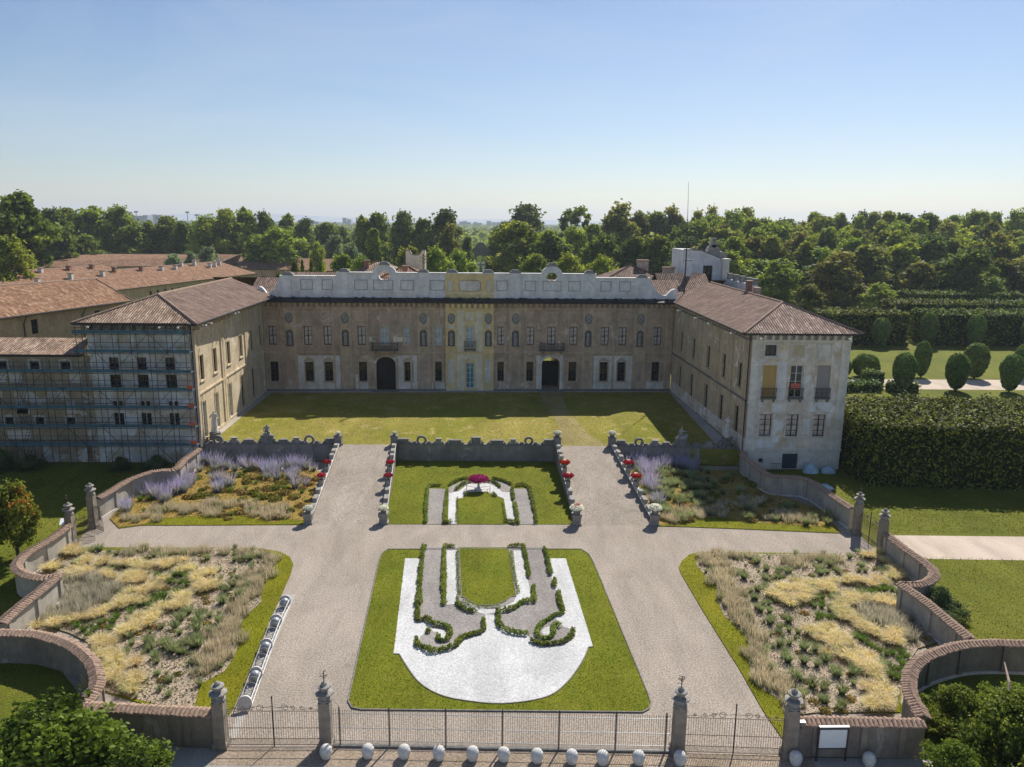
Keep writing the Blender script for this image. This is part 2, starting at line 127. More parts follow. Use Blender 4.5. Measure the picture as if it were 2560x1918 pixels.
'disc': [[-14.04,48.86],[-13.95,46.24],[-13.74,43.26],[-13.47,40.2],[-13.23,37.41]],
'up_win': [1.42,6.37,9.13,13.93,33.88,38.03,41.1,44.3,48.86,51.46,56.59],
'up_pale': [17.21,20.51,24.72],
'up_yellow': 29.34,
'niche': [3.8,11.63,22.7,26.71,32.0,35.91,46.45,54.04],
'low_win': [1.43,6.38,9.12,13.99,20.5,24.72,33.89,37.98,44.27,48.86,51.46,56.51],
'doors': [17.26,41.11],
'low_yellow': 29.36,
'pil': [[3.15,4.78],[10.9,12.53],[21.83,23.65],[35.02,36.69],[45.6,47.21],[53.05,54.92]],
'yel': [25.88,27.46,31.2,32.77],
'white': [[4.79,10.77],[19.0,21.75],[47.37,53.1]],
'balc': [[15.41,19.1],[39.37,42.95]],
'par': [-0.32,2.8,10.76,15.3,19.35,39.23,42.87,47.38,55.08,59.16],
'caps': [3.91,11.69,22.77,26.85,31.97,35.81,46.42,54.0],
'parpan': [[3.43,4.32],[5.6,7.29],[8.57,10.1],[11.39,12.12],[13.09,14.95],[15.76,18.52],[19.58,21.45],[22.26,23.16],[23.73,25.77],[33.06,34.7],[35.53,36.27],[37.18,38.75],[39.74,42.4],[43.39,45.14],[46.05,46.89],[48.05,49.56],[50.73,52.4],[53.57,54.5]],
}
# ---------------------------------------------------------------- mesh helpers
class MB:
    """collects faces and links them as ONE mesh object"""
    def __init__(s):
        s.v = []; s.f = []; s.uv = {}
    def add(s, pts):
        i = len(s.v); s.v.extend([tuple(p) for p in pts]); return i
    def face(s, pts, uv=None):
        i = s.add(pts); s.f.append(tuple(range(i, i + len(pts))))
        if uv: s.uv[len(s.f) - 1] = uv
        return s
    def box(s, x0, x1, y0, y1, z0, z1, tr=None):
        p = [(x, y, z) for z in (z0, z1) for y in (y0, y1) for x in (x0, x1)]
        if tr: p = [tr(*q) for q in p]
        i = s.add(p)
        for a in ((0, 2, 3, 1), (4, 5, 7, 6), (0, 1, 5, 4), (2, 6, 7, 3), (0, 4, 6, 2), (1, 3, 7, 5)):
            s.f.append(tuple(i + k for k in a))
        return s
    def prism(s, poly, z0, z1, tr=None):
        n = len(poly)
        p = [(x, y, z0) for x, y in poly] + [(x, y, z1) for x, y in poly]
        if tr: p = [tr(*q) for q in p]
        i = s.add(p)
        s.f.append(tuple(i + n - 1 - k for k in range(n))); s.f.append(tuple(i + n + k for k in range(n)))
        for k in range(n):
            j = (k + 1) % n
            s.f.append((i + k, i + j, i + n + j, i + n + k))
        return s
    def tube(s, p, q, r, n=6, r2=None):
        p = Vector(p); q = Vector(q); r2 = r if r2 is None else r2
        d = (q - p)
        if d.length < 1e-6: return s
        d.normalize()
        a = d.orthogonal().normalized(); b = d.cross(a)
        A = []; B = []
        for k in range(n):
            t = 2 * math.pi * k / n; o = a * math.cos(t) + b * math.sin(t)
            A.append(p + o * r); B.append(q + o * r2)
        i = s.add(A + B)
        for k in range(n):
            j = (k + 1) % n; s.f.append((i + k, i + j, i + n + j, i + n + k))
        s.f.append(tuple(i + n - 1 - k for k in range(n))); s.f.append(tuple(i + n + k for k in range(n)))
        return s
    def path(s, pts, r, n=5):
        for a, b in zip(pts[:-1], pts[1:]): s.tube(a, b, r, n)
        return s
    def lathe(s, prof, c=(0, 0, 0), n=14, sq=None):
        """prof: (radius, z) bottom to top; sq=4 gives a square section"""
        n = sq or n; off = math.pi / 4 if sq == 4 else 0; k2 = math.sqrt(2) if sq == 4 else 1
        i = len(s.v)
        for r, z in prof:
            for k in range(n):
                t = 2 * math.pi * k / n + off
                s.v.append((c[0] + r * k2 * math.cos(t), c[1] + r * k2 * math.sin(t), c[2] + z))
        for a in range(len(prof) - 1):
            for k in range(n):
                j = (k + 1) % n
                s.f.append((i + a * n + k, i + a * n + j, i + (a + 1) * n + j, i + (a + 1) * n + k))
        s.f.append(tuple(i + n - 1 - k for k in range(n)))
        t = i + (len(prof) - 1) * n
        s.f.append(tuple(t + k for k in range(n)))
        return s
    def ell(s, c, rx, ry, rz, nu=10, nv=6):
        prof = [(math.sin(math.pi * k / nv), -math.cos(math.pi * k / nv)) for k in range(nv + 1)]
        i = len(s.v)
        for r, z in prof:
            for k in range(nu):
                t = 2 * math.pi * k / nu
                s.v.append((c[0] + rx * r * math.cos(t), c[1] + ry * r * math.sin(t), c[2] + rz * z))
        for a in range(nv):
            for k in range(nu):
                j = (k + 1) % nu
                s.f.append((i + a * nu + k, i + a * nu + j, i + (a + 1) * nu + j, i + (a + 1) * nu + k))
        return s
    def mesh(s, name, mat, smooth=False):
        me = bpy.data.meshes.new(name)
        me.from_pydata(s.v, [], s.f)
        if s.uv:
            l = me.uv_layers.new(name='UVMap')
            for fi, uvs in s.uv.items():
                p = me.polygons[fi]
                for k, li in enumerate(p.loop_indices): l.data[li].uv = uvs[k]
        if mat: me.materials.append(mat)
        if smooth:
            for p in me.polygons: p.use_smooth = True
        me.update()
        return me
    def build(s, name, mat, parent=None, loc=None, smooth=False):
        return link(name, s.mesh(name, mat, smooth), parent, loc)

def link(name, me, parent=None, loc=None, rz=0.0, scale=None):
    o = bpy.data.objects.new(name, me); C.objects.link(o)
    if parent: o.parent = parent
    if loc is not None: o.location = loc
    if rz: o.rotation_euler = (0, 0, rz)
    if scale is not None: o.scale = scale if isinstance(scale, (tuple, list)) else (scale,) * 3
    return o
def tag(o, label, cat, group=None):
    o['label'] = label; o['category'] = cat
    if group: o['group'] = group
    return o
def thing(name, label, cat, loc=(0, 0, 0), rz=0.0, group=None, scale=None):
    o = link(name, None, None, loc, rz, scale); o.empty_display_size = 0.5
    return tag(o, label, cat, group)
def struct(o, kind='structure'):
    o['kind'] = kind; return o
def dup(root, loc=None, rz=None, scale=None, label=None, group=None):
    def cp(o, par):
        c = o.copy(); C.objects.link(c)
        if par: c.parent = par
        for ch in [x for x in KIDS.get(o, [])]: cp(ch, c)
        return c
    c = cp(root, None)
    if loc is not None: c.location = loc
    if rz is not None: c.rotation_euler = (0, 0, rz)
    if scale is not None: c.scale = scale if isinstance(scale, (tuple, list)) else (scale,) * 3
    if label: c['label'] = label
    if group: c['group'] = group
    return c
KIDS = {}
def kids(root):
    """remember the children of a finished thing so that dup() can copy them"""
    for ch in list(root.children):
        KIDS.setdefault(root, []).append(ch); kids(ch)
    return root

def npquads(name, q, mat, rnd=None, smooth=False):
    """q: (N,4,3) array of quads -> mesh with a per-face value 'rnd'"""
    q = np.asarray(q, dtype=np.float32); n = len(q)
    me = bpy.data.meshes.new(name)
    me.vertices.add(n * 4); me.vertices.foreach_set('co', q.reshape(-1))
    me.loops.add(n * 4); me.loops.foreach_set('vertex_index', np.arange(n * 4, dtype=np.int32))
    me.polygons.add(n)
    me.polygons.foreach_set('loop_start', np.arange(0, n * 4, 4, dtype=np.int32))
    me.update(calc_edges=True)
    if rnd is not None:
        a = me.attributes.new('rnd', 'FLOAT', 'FACE'); a.data.foreach_set('value', np.asarray(rnd, dtype=np.float32))
    if mat: me.materials.append(mat)
    me.validate()
    return me
def leaf_quads(rs, pos, nrm, size, jit=0.7, aspect=1.5):
    """small rhombic leaves at pos, facing roughly nrm"""
    n = len(pos)
    nn = nrm + rs.normal(0, jit, (n, 3)); nn /= np.linalg.norm(nn, axis=1, keepdims=True) + 1e-9
    h = rs.normal(0, 1, (n, 3)); a = np.cross(nn, h); a /= np.linalg.norm(a, axis=1, keepdims=True) + 1e-9
    b = np.cross(nn, a)
    s = (size * rs.uniform(0.65, 1.35, n))[:, None]
    a = a * s * 0.5 * aspect; b = b * s * 0.5
    return np.stack([pos - a, pos - b + a * .1, pos + a, pos + b + a * .1], axis=1)
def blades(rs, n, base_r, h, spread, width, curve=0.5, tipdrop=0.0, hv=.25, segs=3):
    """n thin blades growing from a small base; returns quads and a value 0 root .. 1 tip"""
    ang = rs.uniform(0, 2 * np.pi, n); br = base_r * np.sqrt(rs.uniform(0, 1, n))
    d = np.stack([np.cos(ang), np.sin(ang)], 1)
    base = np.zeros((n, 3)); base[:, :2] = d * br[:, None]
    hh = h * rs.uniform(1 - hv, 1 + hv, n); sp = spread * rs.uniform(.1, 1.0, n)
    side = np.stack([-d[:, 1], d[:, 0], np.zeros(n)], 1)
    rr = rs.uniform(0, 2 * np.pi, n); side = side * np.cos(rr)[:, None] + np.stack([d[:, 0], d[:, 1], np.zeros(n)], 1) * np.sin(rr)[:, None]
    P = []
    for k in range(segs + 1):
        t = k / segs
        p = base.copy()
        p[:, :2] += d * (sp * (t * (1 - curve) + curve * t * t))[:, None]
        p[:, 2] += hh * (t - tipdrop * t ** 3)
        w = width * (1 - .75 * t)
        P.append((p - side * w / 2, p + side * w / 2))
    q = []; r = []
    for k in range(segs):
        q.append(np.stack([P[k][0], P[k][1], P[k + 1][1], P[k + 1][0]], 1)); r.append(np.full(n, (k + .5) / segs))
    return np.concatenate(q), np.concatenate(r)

def frame(A, B, O=(0, 0, 0)):
    """s along A->B, d outward (to the right-hand side seen from above, i.e. towards the viewer), z up"""
    A = Vector((A[0], A[1])); B = Vector((B[0], B[1])); L = (B - A).length; t = (B - A) / L; n = Vector((t.y, -t.x))
    def f(s, d, z): return (A.x + t.x * s + n.x * d - O[0], A.y + t.y * s + n.y * d - O[1], z - O[2])
    return f, L, math.atan2(t.y, t.x)
def wall(m, fr, s0, s1, z0, z1, ops=(), d0=0.0, depth=0.3, rim=0.0):
    """upright wall sheet with rectangular or arched openings and their reveals; rim>0 closes the outer edge back by rim"""
    ops = [o for o in ops if o[0] > s0 + .01 and o[1] < s1 - .01 and o[3] > z0 and o[2] < z1]
    ops = [(o[0], o[1], max(o[2], z0), min(o[3], z1)) + tuple(o[4:]) for o in ops]
    xs = sorted(set([s0, s1] + [o[0] for o in ops] + [o[1] for o in ops]))
    for xa, xb in zip(xs[:-1], xs[1:]):
        xm = (xa + xb) / 2
        zs = sorted(set([z0, z1] + [k for o in ops if o[0] < xm < o[1] for k in (o[2], o[3])]))
        for za, zb in zip(zs[:-1], zs[1:]):
            zm = (za + zb) / 2
            if any(o[0] < xm < o[1] and o[2] < zm < o[3] for o in ops): continue
            m.face([fr(xa, d0, za), fr(xb, d0, za), fr(xb, d0, zb), fr(xa, d0, zb)])
    for o in ops:
        a, b, c, d = o[:4]; e = d0 - depth
        arch = len(o) > 4
        top = d
        if arch:
            r = (b - a) / 2; cz = d - r * o[4]; cs = (a + b) / 2; N = 10
            arc = [(cs - r * math.cos(math.pi * k / N), cz + r * o[4] * math.sin(math.pi * k / N)) for k in range(N + 1)]
            for (p, q) in zip(arc[:-1], arc[1:]):
                m.face([fr(p[0], d0, p[1]), fr(q[0], d0, q[1]), fr(q[0], d0, d), fr(p[0], d0, d)])
                m.face([fr(p[0], d0, p[1]), fr(p[0], e, p[1]), fr(q[0], e, q[1]), fr(q[0], d0, q[1])])
            top = cz
        else:
            m.face([fr(a, d0, d), fr(a, e, d), fr(b, e, d), fr(b, d0, d)])
        m.face([fr(a, d0, c), fr(a, e, c), fr(a, e, top), fr(a, d0, top)])
        m.face([fr(b, d0, c), fr(b, d0, top), fr(b, e, top), fr(b, e, c)])
        m.face([fr(a, d0, c), fr(b, d0, c), fr(b, e, c), fr(a, e, c)])
    if rim:
        e = d0 - rim
        m.face([fr(s0, d0, z0), fr(s0, d0, z1), fr(s0, e, z1), fr(s0, e, z0)]); m.face([fr(s1, d0, z0), fr(s1, e, z0), fr(s1, e, z1), fr(s1, d0, z1)])
        m.face([fr(s0, d0, z1), fr(s1, d0, z1), fr(s1, e, z1), fr(s0, e, z1)]); m.face([fr(s0, d0, z0), fr(s0, e, z0), fr(s1, e, z0), fr(s1, d0, z0)])
    return m
def fbox(m, fr, s0, s1, d0, d1, z0, z1): m.box(s0, s1, d0, d1, z0, z1, tr=fr); return m
def slope(m, pts, edir):
    """roof plane with UV in metres: u along the eave, v up the slope"""
    P = [Vector(p) for p in pts]; e = Vector(edir).normalized()
    nrm = (P[1] - P[0]).cross(P[2] - P[0]).normalized(); v = nrm.cross(e).normalized()
    if v.z < 0: v = -v
    m.face(P, [((p.dot(e)), (p.dot(v))) for p in P]); return m
def smooth_line(pts, step):
    """resample a polyline through a Catmull-Rom curve"""
    P = [Vector((p[0], p[1])) for p in pts]
    out = []
    for i in range(len(P) - 1):
        a = P[max(i - 1, 0)]; b = P[i]; c = P[i + 1]; d = P[min(i + 2, len(P) - 1)]
        n = max(1, int((c - b).length / step))
        for k in range(n):
            t = k / n
            out.append(.5 * ((2 * b) + (c - a) * t + (2 * a - 5 * b + 4 * c - d) * t * t + (3 * b - a - 3 * c + d) * t ** 3))
    out.append(P[-1]); return out
def even_line(pts, step):
    P = smooth_line(pts, step / 3); out = [P[0]]; acc = 0
    for a, b in zip(P[:-1], P[1:]):
        L = (b - a).length; pos = step - acc
        while pos <= L and L > 0:
            out.append(a + (b - a) * (pos / L)); pos += step
        acc = (acc + L) % step
    return out
# ---------------------------------------------------------------- materials
def newmat(name, rough=0.8, spec=0.3):
    m = bpy.data.materials.new(name); m.use_nodes = True
    b = m.node_tree.nodes['Principled BSDF']
    b.inputs['Roughness'].default_value = rough; b.inputs['Specular IOR Level'].default_value = spec
    return m, m.node_tree, b
def N(t, typ, **kw):
    n = t.nodes.new(typ)
    for k, v in kw.items():
        if k.startswith('i_'): n.inputs[k[2:].replace('_', ' ')].default_value = v
        else: setattr(n, k, v)
    return n
def coords(t, kind='Object', scale=None):
    c = N(t, 'ShaderNodeTexCoord'); out = c.outputs[kind]
    if scale is not None:
        mp = N(t, 'ShaderNodeMapping'); mp.inputs['Scale'].default_value = scale; t.links.new(out, mp.inputs[0]); out = mp.outputs[0]
    return out
def noise(t, vec, scale, detail=4, rough=.6, dist=0.0):
    n = N(t, 'ShaderNodeTexNoise'); n.inputs['Scale'].default_value = scale; n.inputs['Detail'].default_value = detail
    n.inputs['Roughness'].default_value = rough; n.inputs['Distortion'].default_value = dist
    t.links.new(vec, n.inputs['Vector']); return n.outputs[0]
def ramp(t, fac, stops):
    r = N(t, 'ShaderNodeValToRGB'); e = r.color_ramp.elements
    while len(e) < len(stops): e.new(.5)
    for k, (p, c) in enumerate(stops):
        e[k].position = p; e[k].color = (c, c, c, 1) if not isinstance(c, tuple) else c + (1,)
    t.links.new(fac, r.inputs[0]); return r.outputs[0]
def mix(t, fac, a, b, mode='MIX'):
    m = N(t, 'ShaderNodeMix', data_type='RGBA', blend_type=mode)
    if isinstance(fac, (int, float)): m.inputs[0].default_value = fac
    else: t.links.new(fac, m.inputs[0])
    for k, v in ((6, a), (7, b)):
        if isinstance(v, tuple): m.inputs[k].default_value = v + (1,)
        else: t.links.new(v, m.inputs[k])
    return m.outputs[2]
def bump(t, b, h, strength=.3, dist=.05):
    n = N(t, 'ShaderNodeBump'); n.inputs['Strength'].default_value = strength; n.inputs['Distance'].default_value = dist
    t.links.new(h, n.inputs['Height']); t.links.new(n.outputs[0], b.inputs['Normal'])
def plain(name, col, rough=.7, spec=.3, var=.12, scale=3.0, metal=0.0, bmp=0.0):
    m, t, b = newmat(name, rough, spec); b.inputs['Metallic'].default_value = metal
    v = coords(t); n = noise(t, v, scale, 5)
    dk = tuple(c * (1 - var) for c in col); lt = tuple(min(1, c * (1 + var)) for c in col)
    t.links.new(ramp(t, n, [(.3, dk), (.7, lt)]), b.inputs['Base Color'])
    if bmp: bump(t, b, noise(t, v, scale * 6, 4), bmp, .02)
    return m
def stucco(name, base, worn, pale, pale_amt=.62, streak=.5):
    """weathered plaster: base colour, worn patches, flaked pale patches and rain streaks"""
    m, t, b = newmat(name, .92, .15)
    v = coords(t); vs = coords(t, 'Object', (.7, .7, .10))
    c = mix(t, ramp(t, noise(t, v, .55, 6, .65, .4), [(.38, 0.0), (.62, 1.0)]), base, worn)
    c = mix(t, ramp(t, noise(t, v, .38, 7, .68, .8), [(pale_amt, 0.0), (pale_amt + .035, 1.0)]), c, pale)
    st = ramp(t, noise(t, vs, 1.5, 5, .7, .6), [(.30, 1.0 - streak * .42), (.60, 1.0)])
    c = mix(t, 1.0, c, st, 'MULTIPLY')
    c = mix(t, 1.0, c, ramp(t, noise(t, v, 5.0, 5, .7), [(.2, .82), (.8, 1.1)]), 'MULTIPLY')
    c = mix(t, 1.0, c, ramp(t, noise(t, v, .9, 3, .5, 1.2), [(.3, .84), (.7, 1.08)]), 'MULTIPLY')
    t.links.new(c, b.inputs['Base Color']); bump(t, b, noise(t, v, 7, 5), .2, .03)
    return m
def tile_mat(name, cols, pu=.27, pv=.42):
    """barrel roof tiles from UV in metres"""
    m, t, b = newmat(name, .9, .15)
    uv = coords(t, 'UV'); sp = N(t, 'ShaderNodeSeparateXYZ'); t.links.new(uv, sp.inputs[0])
    def M(op, a, bb=None, c=None):
        n = N(t, 'ShaderNodeMath', operation=op)
        for k, x in enumerate((a, bb, c)):
            if x is None: continue
            if isinstance(x, (int, float)): n.inputs[k].default_value = x
            else: t.links.new(x, n.inputs[k])
        return n.outputs[0]
    v = M('DIVIDE', sp.outputs[1], pv)
    wob = M('MULTIPLY', noise(t, uv, 1.3, 2), .5)
    u = M('ADD', M('DIVIDE', sp.outputs[0], pu), wob)
    cu = N(t, 'ShaderNodeCombineXYZ'); t.links.new(M('FLOOR', u), cu.inputs[0]); t.links.new(M('FLOOR', v), cu.inputs[1])
    wn = N(t, 'ShaderNodeTexWhiteNoise', noise_dimensions='2D'); t.links.new(cu.outputs[0], wn.inputs['Vector'])
    c = ramp(t, wn.outputs[0], [(k / (len(cols) - 1), c) for k, c in enumerate(cols)])
    c = mix(t, ramp(t, noise(t, uv, .4, 7, .75), [(.38, .0), (.68, .85)]), c, tuple(x * .5 for x in cols[1]))
    c = mix(t, ramp(t, noise(t, uv, 1.1, 5, .7), [(.56, .0), (.72, .6)]), c, tuple(min(.8, x * 1.25) for x in cols[-1]))
    c = mix(t, 1.0, c, ramp(t, noise(t, coords(t, 'UV', (2.0, .55, 1)), 1.0, 6, .8), [(.38, .55), (.62, 1.28)]), 'MULTIPLY')
    prof = M('ABSOLUTE', M('SINE', M('MULTIPLY', u, math.pi)))
    fv = M('FRACT', v)
    h = M('SUBTRACT', prof, M('MULTIPLY', fv, .55))
    gap = ramp(t, prof, [(.12, .38), (.45, 1.0)])
    c = mix(t, 1.0, c, gap, 'MULTIPLY')
    t.links.new(c, b.inputs['Base Color']); bump(t, b, h, .9, .12)
    return m
def leaf_mat(name, dark, light, transl=.5, alt=None, altp=.8):
    m, t, b = newmat(name, .65, .2)
    at = N(t, 'ShaderNodeAttribute', attribute_name='rnd')
    oi = N(t, 'ShaderNodeObjectInfo')
    c = ramp(t, at.outputs['Fac'], [(.1, dark), (.9, light)])
    if alt: c = mix(t, ramp(t, at.outputs['Fac'], [(altp, 0.0), (altp + .05, 1.0)]), c, alt)
    hs = N(t, 'ShaderNodeHueSaturation')
    mr = N(t, 'ShaderNodeMapRange'); mr.inputs[3].default_value = .84; mr.inputs[4].default_value = 1.22
    t.links.new(oi.outputs['Random'], mr.inputs[0]); t.links.new(mr.outputs[0], hs.inputs['Value'])
    mr2 = N(t, 'ShaderNodeMapRange'); mr2.inputs[3].default_value = .485; mr2.inputs[4].default_value = .515
    mm = N(t, 'ShaderNodeMath', operation='FRACT'); m3 = N(t, 'ShaderNodeMath', operation='MULTIPLY'); m3.inputs[1].default_value = 7.31
    t.links.new(oi.outputs['Random'], m3.inputs[0]); t.links.new(m3.outputs[0], mm.inputs[0]); t.links.new(mm.outputs[0], mr2.inputs[0]); t.links.new(mr2.outputs[0], hs.inputs['Hue'])
    t.links.new(c, hs.inputs['Color']); c = hs.outputs[0]
    t.links.new(c, b.inputs['Base Color'])
    tr = N(t, 'ShaderNodeBsdfTranslucent'); t.links.new(mix(t, 1.0, c, (1.0, .98, .7), 'MULTIPLY'), tr.inputs[0])
    ms = N(t, 'ShaderNodeMixShader'); ms.inputs[0].default_value = transl
    t.links.new(b.outputs[0], ms.inputs[1]); t.links.new(tr.outputs[0], ms.inputs[2])
    t.links.new(ms.outputs[0], t.nodes['Material Output'].inputs[0])
    return m
def ground_mat(name, c1, c2, c3, s_big=.15, s_mid=1.2, s_fine=14., p3=.62, bstr=.5, bdist=.05, fine=.35, rough=.95, spec=.1):
    m, t, b = newmat(name, rough, spec)
    v = coords(t)
    c = mix(t, ramp(t, noise(t, v, s_big, 5, .6, .5), [(.35, 0.0), (.65, 1.0)]), c1, c2)
    c = mix(t, ramp(t, noise(t, v, s_mid, 6, .7), [(p3, 0.0), (min(p3 + .14, .99), 1.0)]), c, c3)
    f = noise(t, v, s_fine, 4, .75)
    c = mix(t, 1.0, c, ramp(t, f, [(.34, 1 - fine), (.66, 1 + fine * .8)]), 'MULTIPLY')
    c = mix(t, 1.0, c, ramp(t, noise(t, coords(t, 'Object', (.32, .1, 1)), 1.4, 5, .65, .5), [(.38, .87), (.62, 1.08)]), 'MULTIPLY')
    t.links.new(c, b.inputs['Base Color']); bump(t, b, f, bstr, bdist)
    return m
M_ = {}
M_['gravel'] = ground_mat('gravel', (0.33, 0.283, 0.237), (0.371, 0.319, 0.271), (0.272, 0.236, 0.2), .12, 1.0, 9., .58, .5, .04, .5)
M_['grey_gravel'] = ground_mat('grey_gravel', (0.272, 0.252, 0.24), (0.312, 0.288, 0.272), (0.232, 0.216, 0.204), .3, 2.0, 11., .6, .5, .04, .45)
M_['white_gravel'] = ground_mat('white_gravel', (.52, .52, .52), (.58, .58, .58), (.43, .43, .42), .3, 2.5, 9., .62, .6, .04, .3)
M_['lawn'] = ground_mat('lawn', (.135, .165, .010), (.185, .195, .014), (.235, .21, .035), .3, 1.1, 20., .56, .9, .07, .6, .9, .12)
M_['lawn_edge'] = ground_mat('lawn_edge', (.165, .175, .007), (.21, .195, .009), (.24, .20, .025), .3, 1.2, 24., .6, .8, .05, .5, .9, .12)
M_['lawn_dry'] = ground_mat('lawn_dry', (.19, .195, .02), (.30, .255, .06), (.43, .335, .15), .09, .5, 16., .55, .8, .06, .4, .9, .1)
M_['worn'] = ground_mat('worn', (.26, .22, .08), (.33, .27, .14), (.20, .19, .045), .2, .8, 16., .55, .8, .05, .4)
M_['rough_grass'] = ground_mat('rough_grass', (.115, .14, .014), (.17, .175, .022), (.22, .18, .055), .1, .8, 11., .57, .9, .09, .6, .9, .1)
M_['field'] = ground_mat('field', (.05, .075, .022), (.075, .10, .03), (.12, .13, .045), .012, .05, 1.5, .6, .3, .2, .4)
M_['mulch'] = ground_mat('mulch', (0.389, 0.307, 0.234), (0.453, 0.366, 0.283), (0.231, 0.174, 0.114), .5, 3.0, 14., .56, .8, .06, .7)
M_['ground_cover'] = ground_mat('ground_cover', (.30, .21, .05), (.36, .24, .075), (.20, .20, .03), .5, 2.0, 10., .55, .9, .1, .6)
M_['concrete'] = ground_mat('concrete', (.36, .34, .31), (.42, .40, .37), (.28, .26, .235), .2, 1.5, 10., .62, .2, .02, .25)
M_['cobble'] = ground_mat('cobble', (.33, .26, .19), (.40, .32, .25), (.26, .19, .13), .3, 1.5, 8., .6, .7, .04, .5)
M_['dust_path'] = ground_mat('dust_path', (0.515, 0.426, 0.348), (0.556, 0.465, 0.386), (0.464, 0.378, 0.301), .2, 1.5, 10., .6, .2, .02, .2)
M_['stucco_brown'] = stucco('stucco_brown', (0.608, 0.457, 0.342), (0.459, 0.353, 0.274), (0.726, 0.633, 0.538), .59, .55)
M_['stucco_tan'] = stucco('stucco_tan', (0.728, 0.603, 0.417), (0.597, 0.486, 0.339), (0.815, 0.735, 0.648), .64, .5)
M_['stucco_right'] = stucco('stucco_right', (0.62, 0.503, 0.353), (0.535, 0.428, 0.306), (0.862, 0.789, 0.674), .6, .5)
M_['stucco_pale'] = stucco('stucco_pale', (0.84, 0.797, 0.742), (0.7, 0.574, 0.42), (0.88, 0.88, 0.88), .55, .45)
M_['stucco_scaff'] = stucco('stucco_scaff', (0.801, 0.801, 0.769), (0.64, 0.544, 0.4), (0.88, 0.88, 0.88), .52, .5)
M_['stucco_annex'] = stucco('stucco_annex', (0.54, 0.438, 0.297), (0.438, 0.347, 0.245), (0.708, 0.683, 0.644), .56, .5)
M_['stucco_yellow'] = stucco('stucco_yellow', (.84, .66, .34), (.76, .60, .32), (.86, .76, .52), .72, .2)
M_['stucco_cream'] = stucco('stucco_cream', (.86, .79, .60), (.78, .71, .54), (.86, .82, .70), .7, .2)
M_['stucco_white'] = stucco('stucco_white', (0.806, 0.78, 0.726), (0.713, 0.659, 0.578), (0.88, 0.874, 0.847), .66, .35)
M_['parapet_white'] = stucco('parapet_white', (0.872, 0.872, 0.872), (0.767, 0.753, 0.74), (0.88, 0.88, 0.88), .62, .4)
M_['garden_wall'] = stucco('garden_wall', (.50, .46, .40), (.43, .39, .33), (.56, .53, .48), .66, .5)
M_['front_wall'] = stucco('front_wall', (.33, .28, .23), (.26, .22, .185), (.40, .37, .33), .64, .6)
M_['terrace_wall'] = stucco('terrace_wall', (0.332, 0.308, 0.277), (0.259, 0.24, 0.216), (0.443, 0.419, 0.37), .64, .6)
M_['farm_wall'] = stucco('farm_wall', (.62, .46, .29), (.52, .39, .25), (.66, .54, .40), .66, .4)
M_['tower_white'] = stucco('tower_white', (0.806, 0.806, 0.818), (0.728, 0.728, 0.739), (0.851, 0.851, 0.851), .7, .3)
M_['tile_warm'] = tile_mat('tile_warm', [(.27, .135, .08), (.40, .215, .125), (.49, .30, .185), (.33, .18, .115), (.58, .41, .28)])
M_['tile_pale'] = tile_mat('tile_pale', [(.40, .27, .19), (.55, .39, .28), (.30, .19, .14), (.66, .51, .39), (.47, .30, .21)])
M_['tile_dark'] = tile_mat('tile_dark', [(.22, .145, .115), (.31, .21, .165), (.26, .175, .14), (.36, .26, .21), (.28, .20, .165)])
M_['tile_coping'] = plain('tile_coping', (.315, .22, .165), .85, .2, .5, 7.0, 0, .3)
M_['stone'] = plain('stone', (0.281, 0.265, 0.242), .9, .2, .3, 3.5, 0, .4)
M_['stone_dark'] = plain('stone_dark', (0.2, 0.191, 0.178), .9, .2, .35, 3.0, 0, .4)
M_['stone_pale'] = plain('stone_pale', (.60, .57, .53), .85, .2, .2, 3.5, 0, .3)
M_['pier_stone'] = plain('pier_stone', (0.264, 0.228, 0.188), .9, .2, .28, 2.5, 0, .4)
M_['statue_stone'] = plain('statue_stone', (.33, .32, .30), .9, .2, .35, 4.0, 0, .3)
M_['bollard_stone'] = plain('bollard_stone', (.60, .585, .555), .9, .2, .24, 5.0, 0, .5)
M_['iron'] = plain('iron', (.055, .05, .045), .55, .4, .3, 6.0, .5)
M_['iron_rust'] = plain('iron_rust', (.16, .115, .085), .7, .3, .3, 4.0, .2)
M_['gutter'] = plain('gutter', (.045, .042, .04), .7, .3, .2, 4.0)
M_['window_wood'] = plain('window_wood', (.045, .035, .03), .5, .4, .2, 6.0)
M_['window_pale'] = plain('window_pale', (.62, .66, .66), .5, .4, .08, 4.0)
M_['door_wood'] = plain('door_wood', (.02, .018, .018), .6, .3, .3, 5.0)
M_['shutter_tan'] = plain('shutter_tan', (.50, .34, .12), .6, .3, .1, 9.0)
M_['shutter_grey'] = plain('shutter_grey', (.34, .31, .30), .6, .3, .08, 9.0)
M_['white_paint'] = plain('white_paint', (.80, .80, .79), .5, .4, .06, 3.0)
M_['paper'] = plain('paper', (.74, .76, .78), .5, .4, .06, 5.0)
M_['deck_blue'] = plain('deck_blue', (.055, .13, .175), .6, .3, .3, 1.5)
M_['scaffold_steel'] = plain('scaffold_steel', (.06, .06, .075), .5, .4, .3, 5.0, .3)
M_['scaffold_red'] = plain('scaffold_red', (.45, .09, .04), .5, .4, .2, 5.0)
M_['tarp'] = plain('tarp', (.42, .58, .66), .5, .4, .25, 3.0)
M_['brick'] = plain('brick', (.27, .15, .105), .9, .2, .35, 3.0, 0, .4)
M_['brick_pale'] = plain('brick_pale', (.46, .37, .30), .9, .2, .3, 3.0, 0, .4)
M_['lattice_grey'] = plain('lattice_grey', (.33, .34, .35), .4, .5, .15, 4.0, .2)
M_['bark'] = plain('bark', (.12, .09, .065), .95, .1, .3, 3.0, 0, .5)
M_['dead_wood'] = plain('dead_wood', (.58, .42, .33), .9, .2, .2, 5.0)
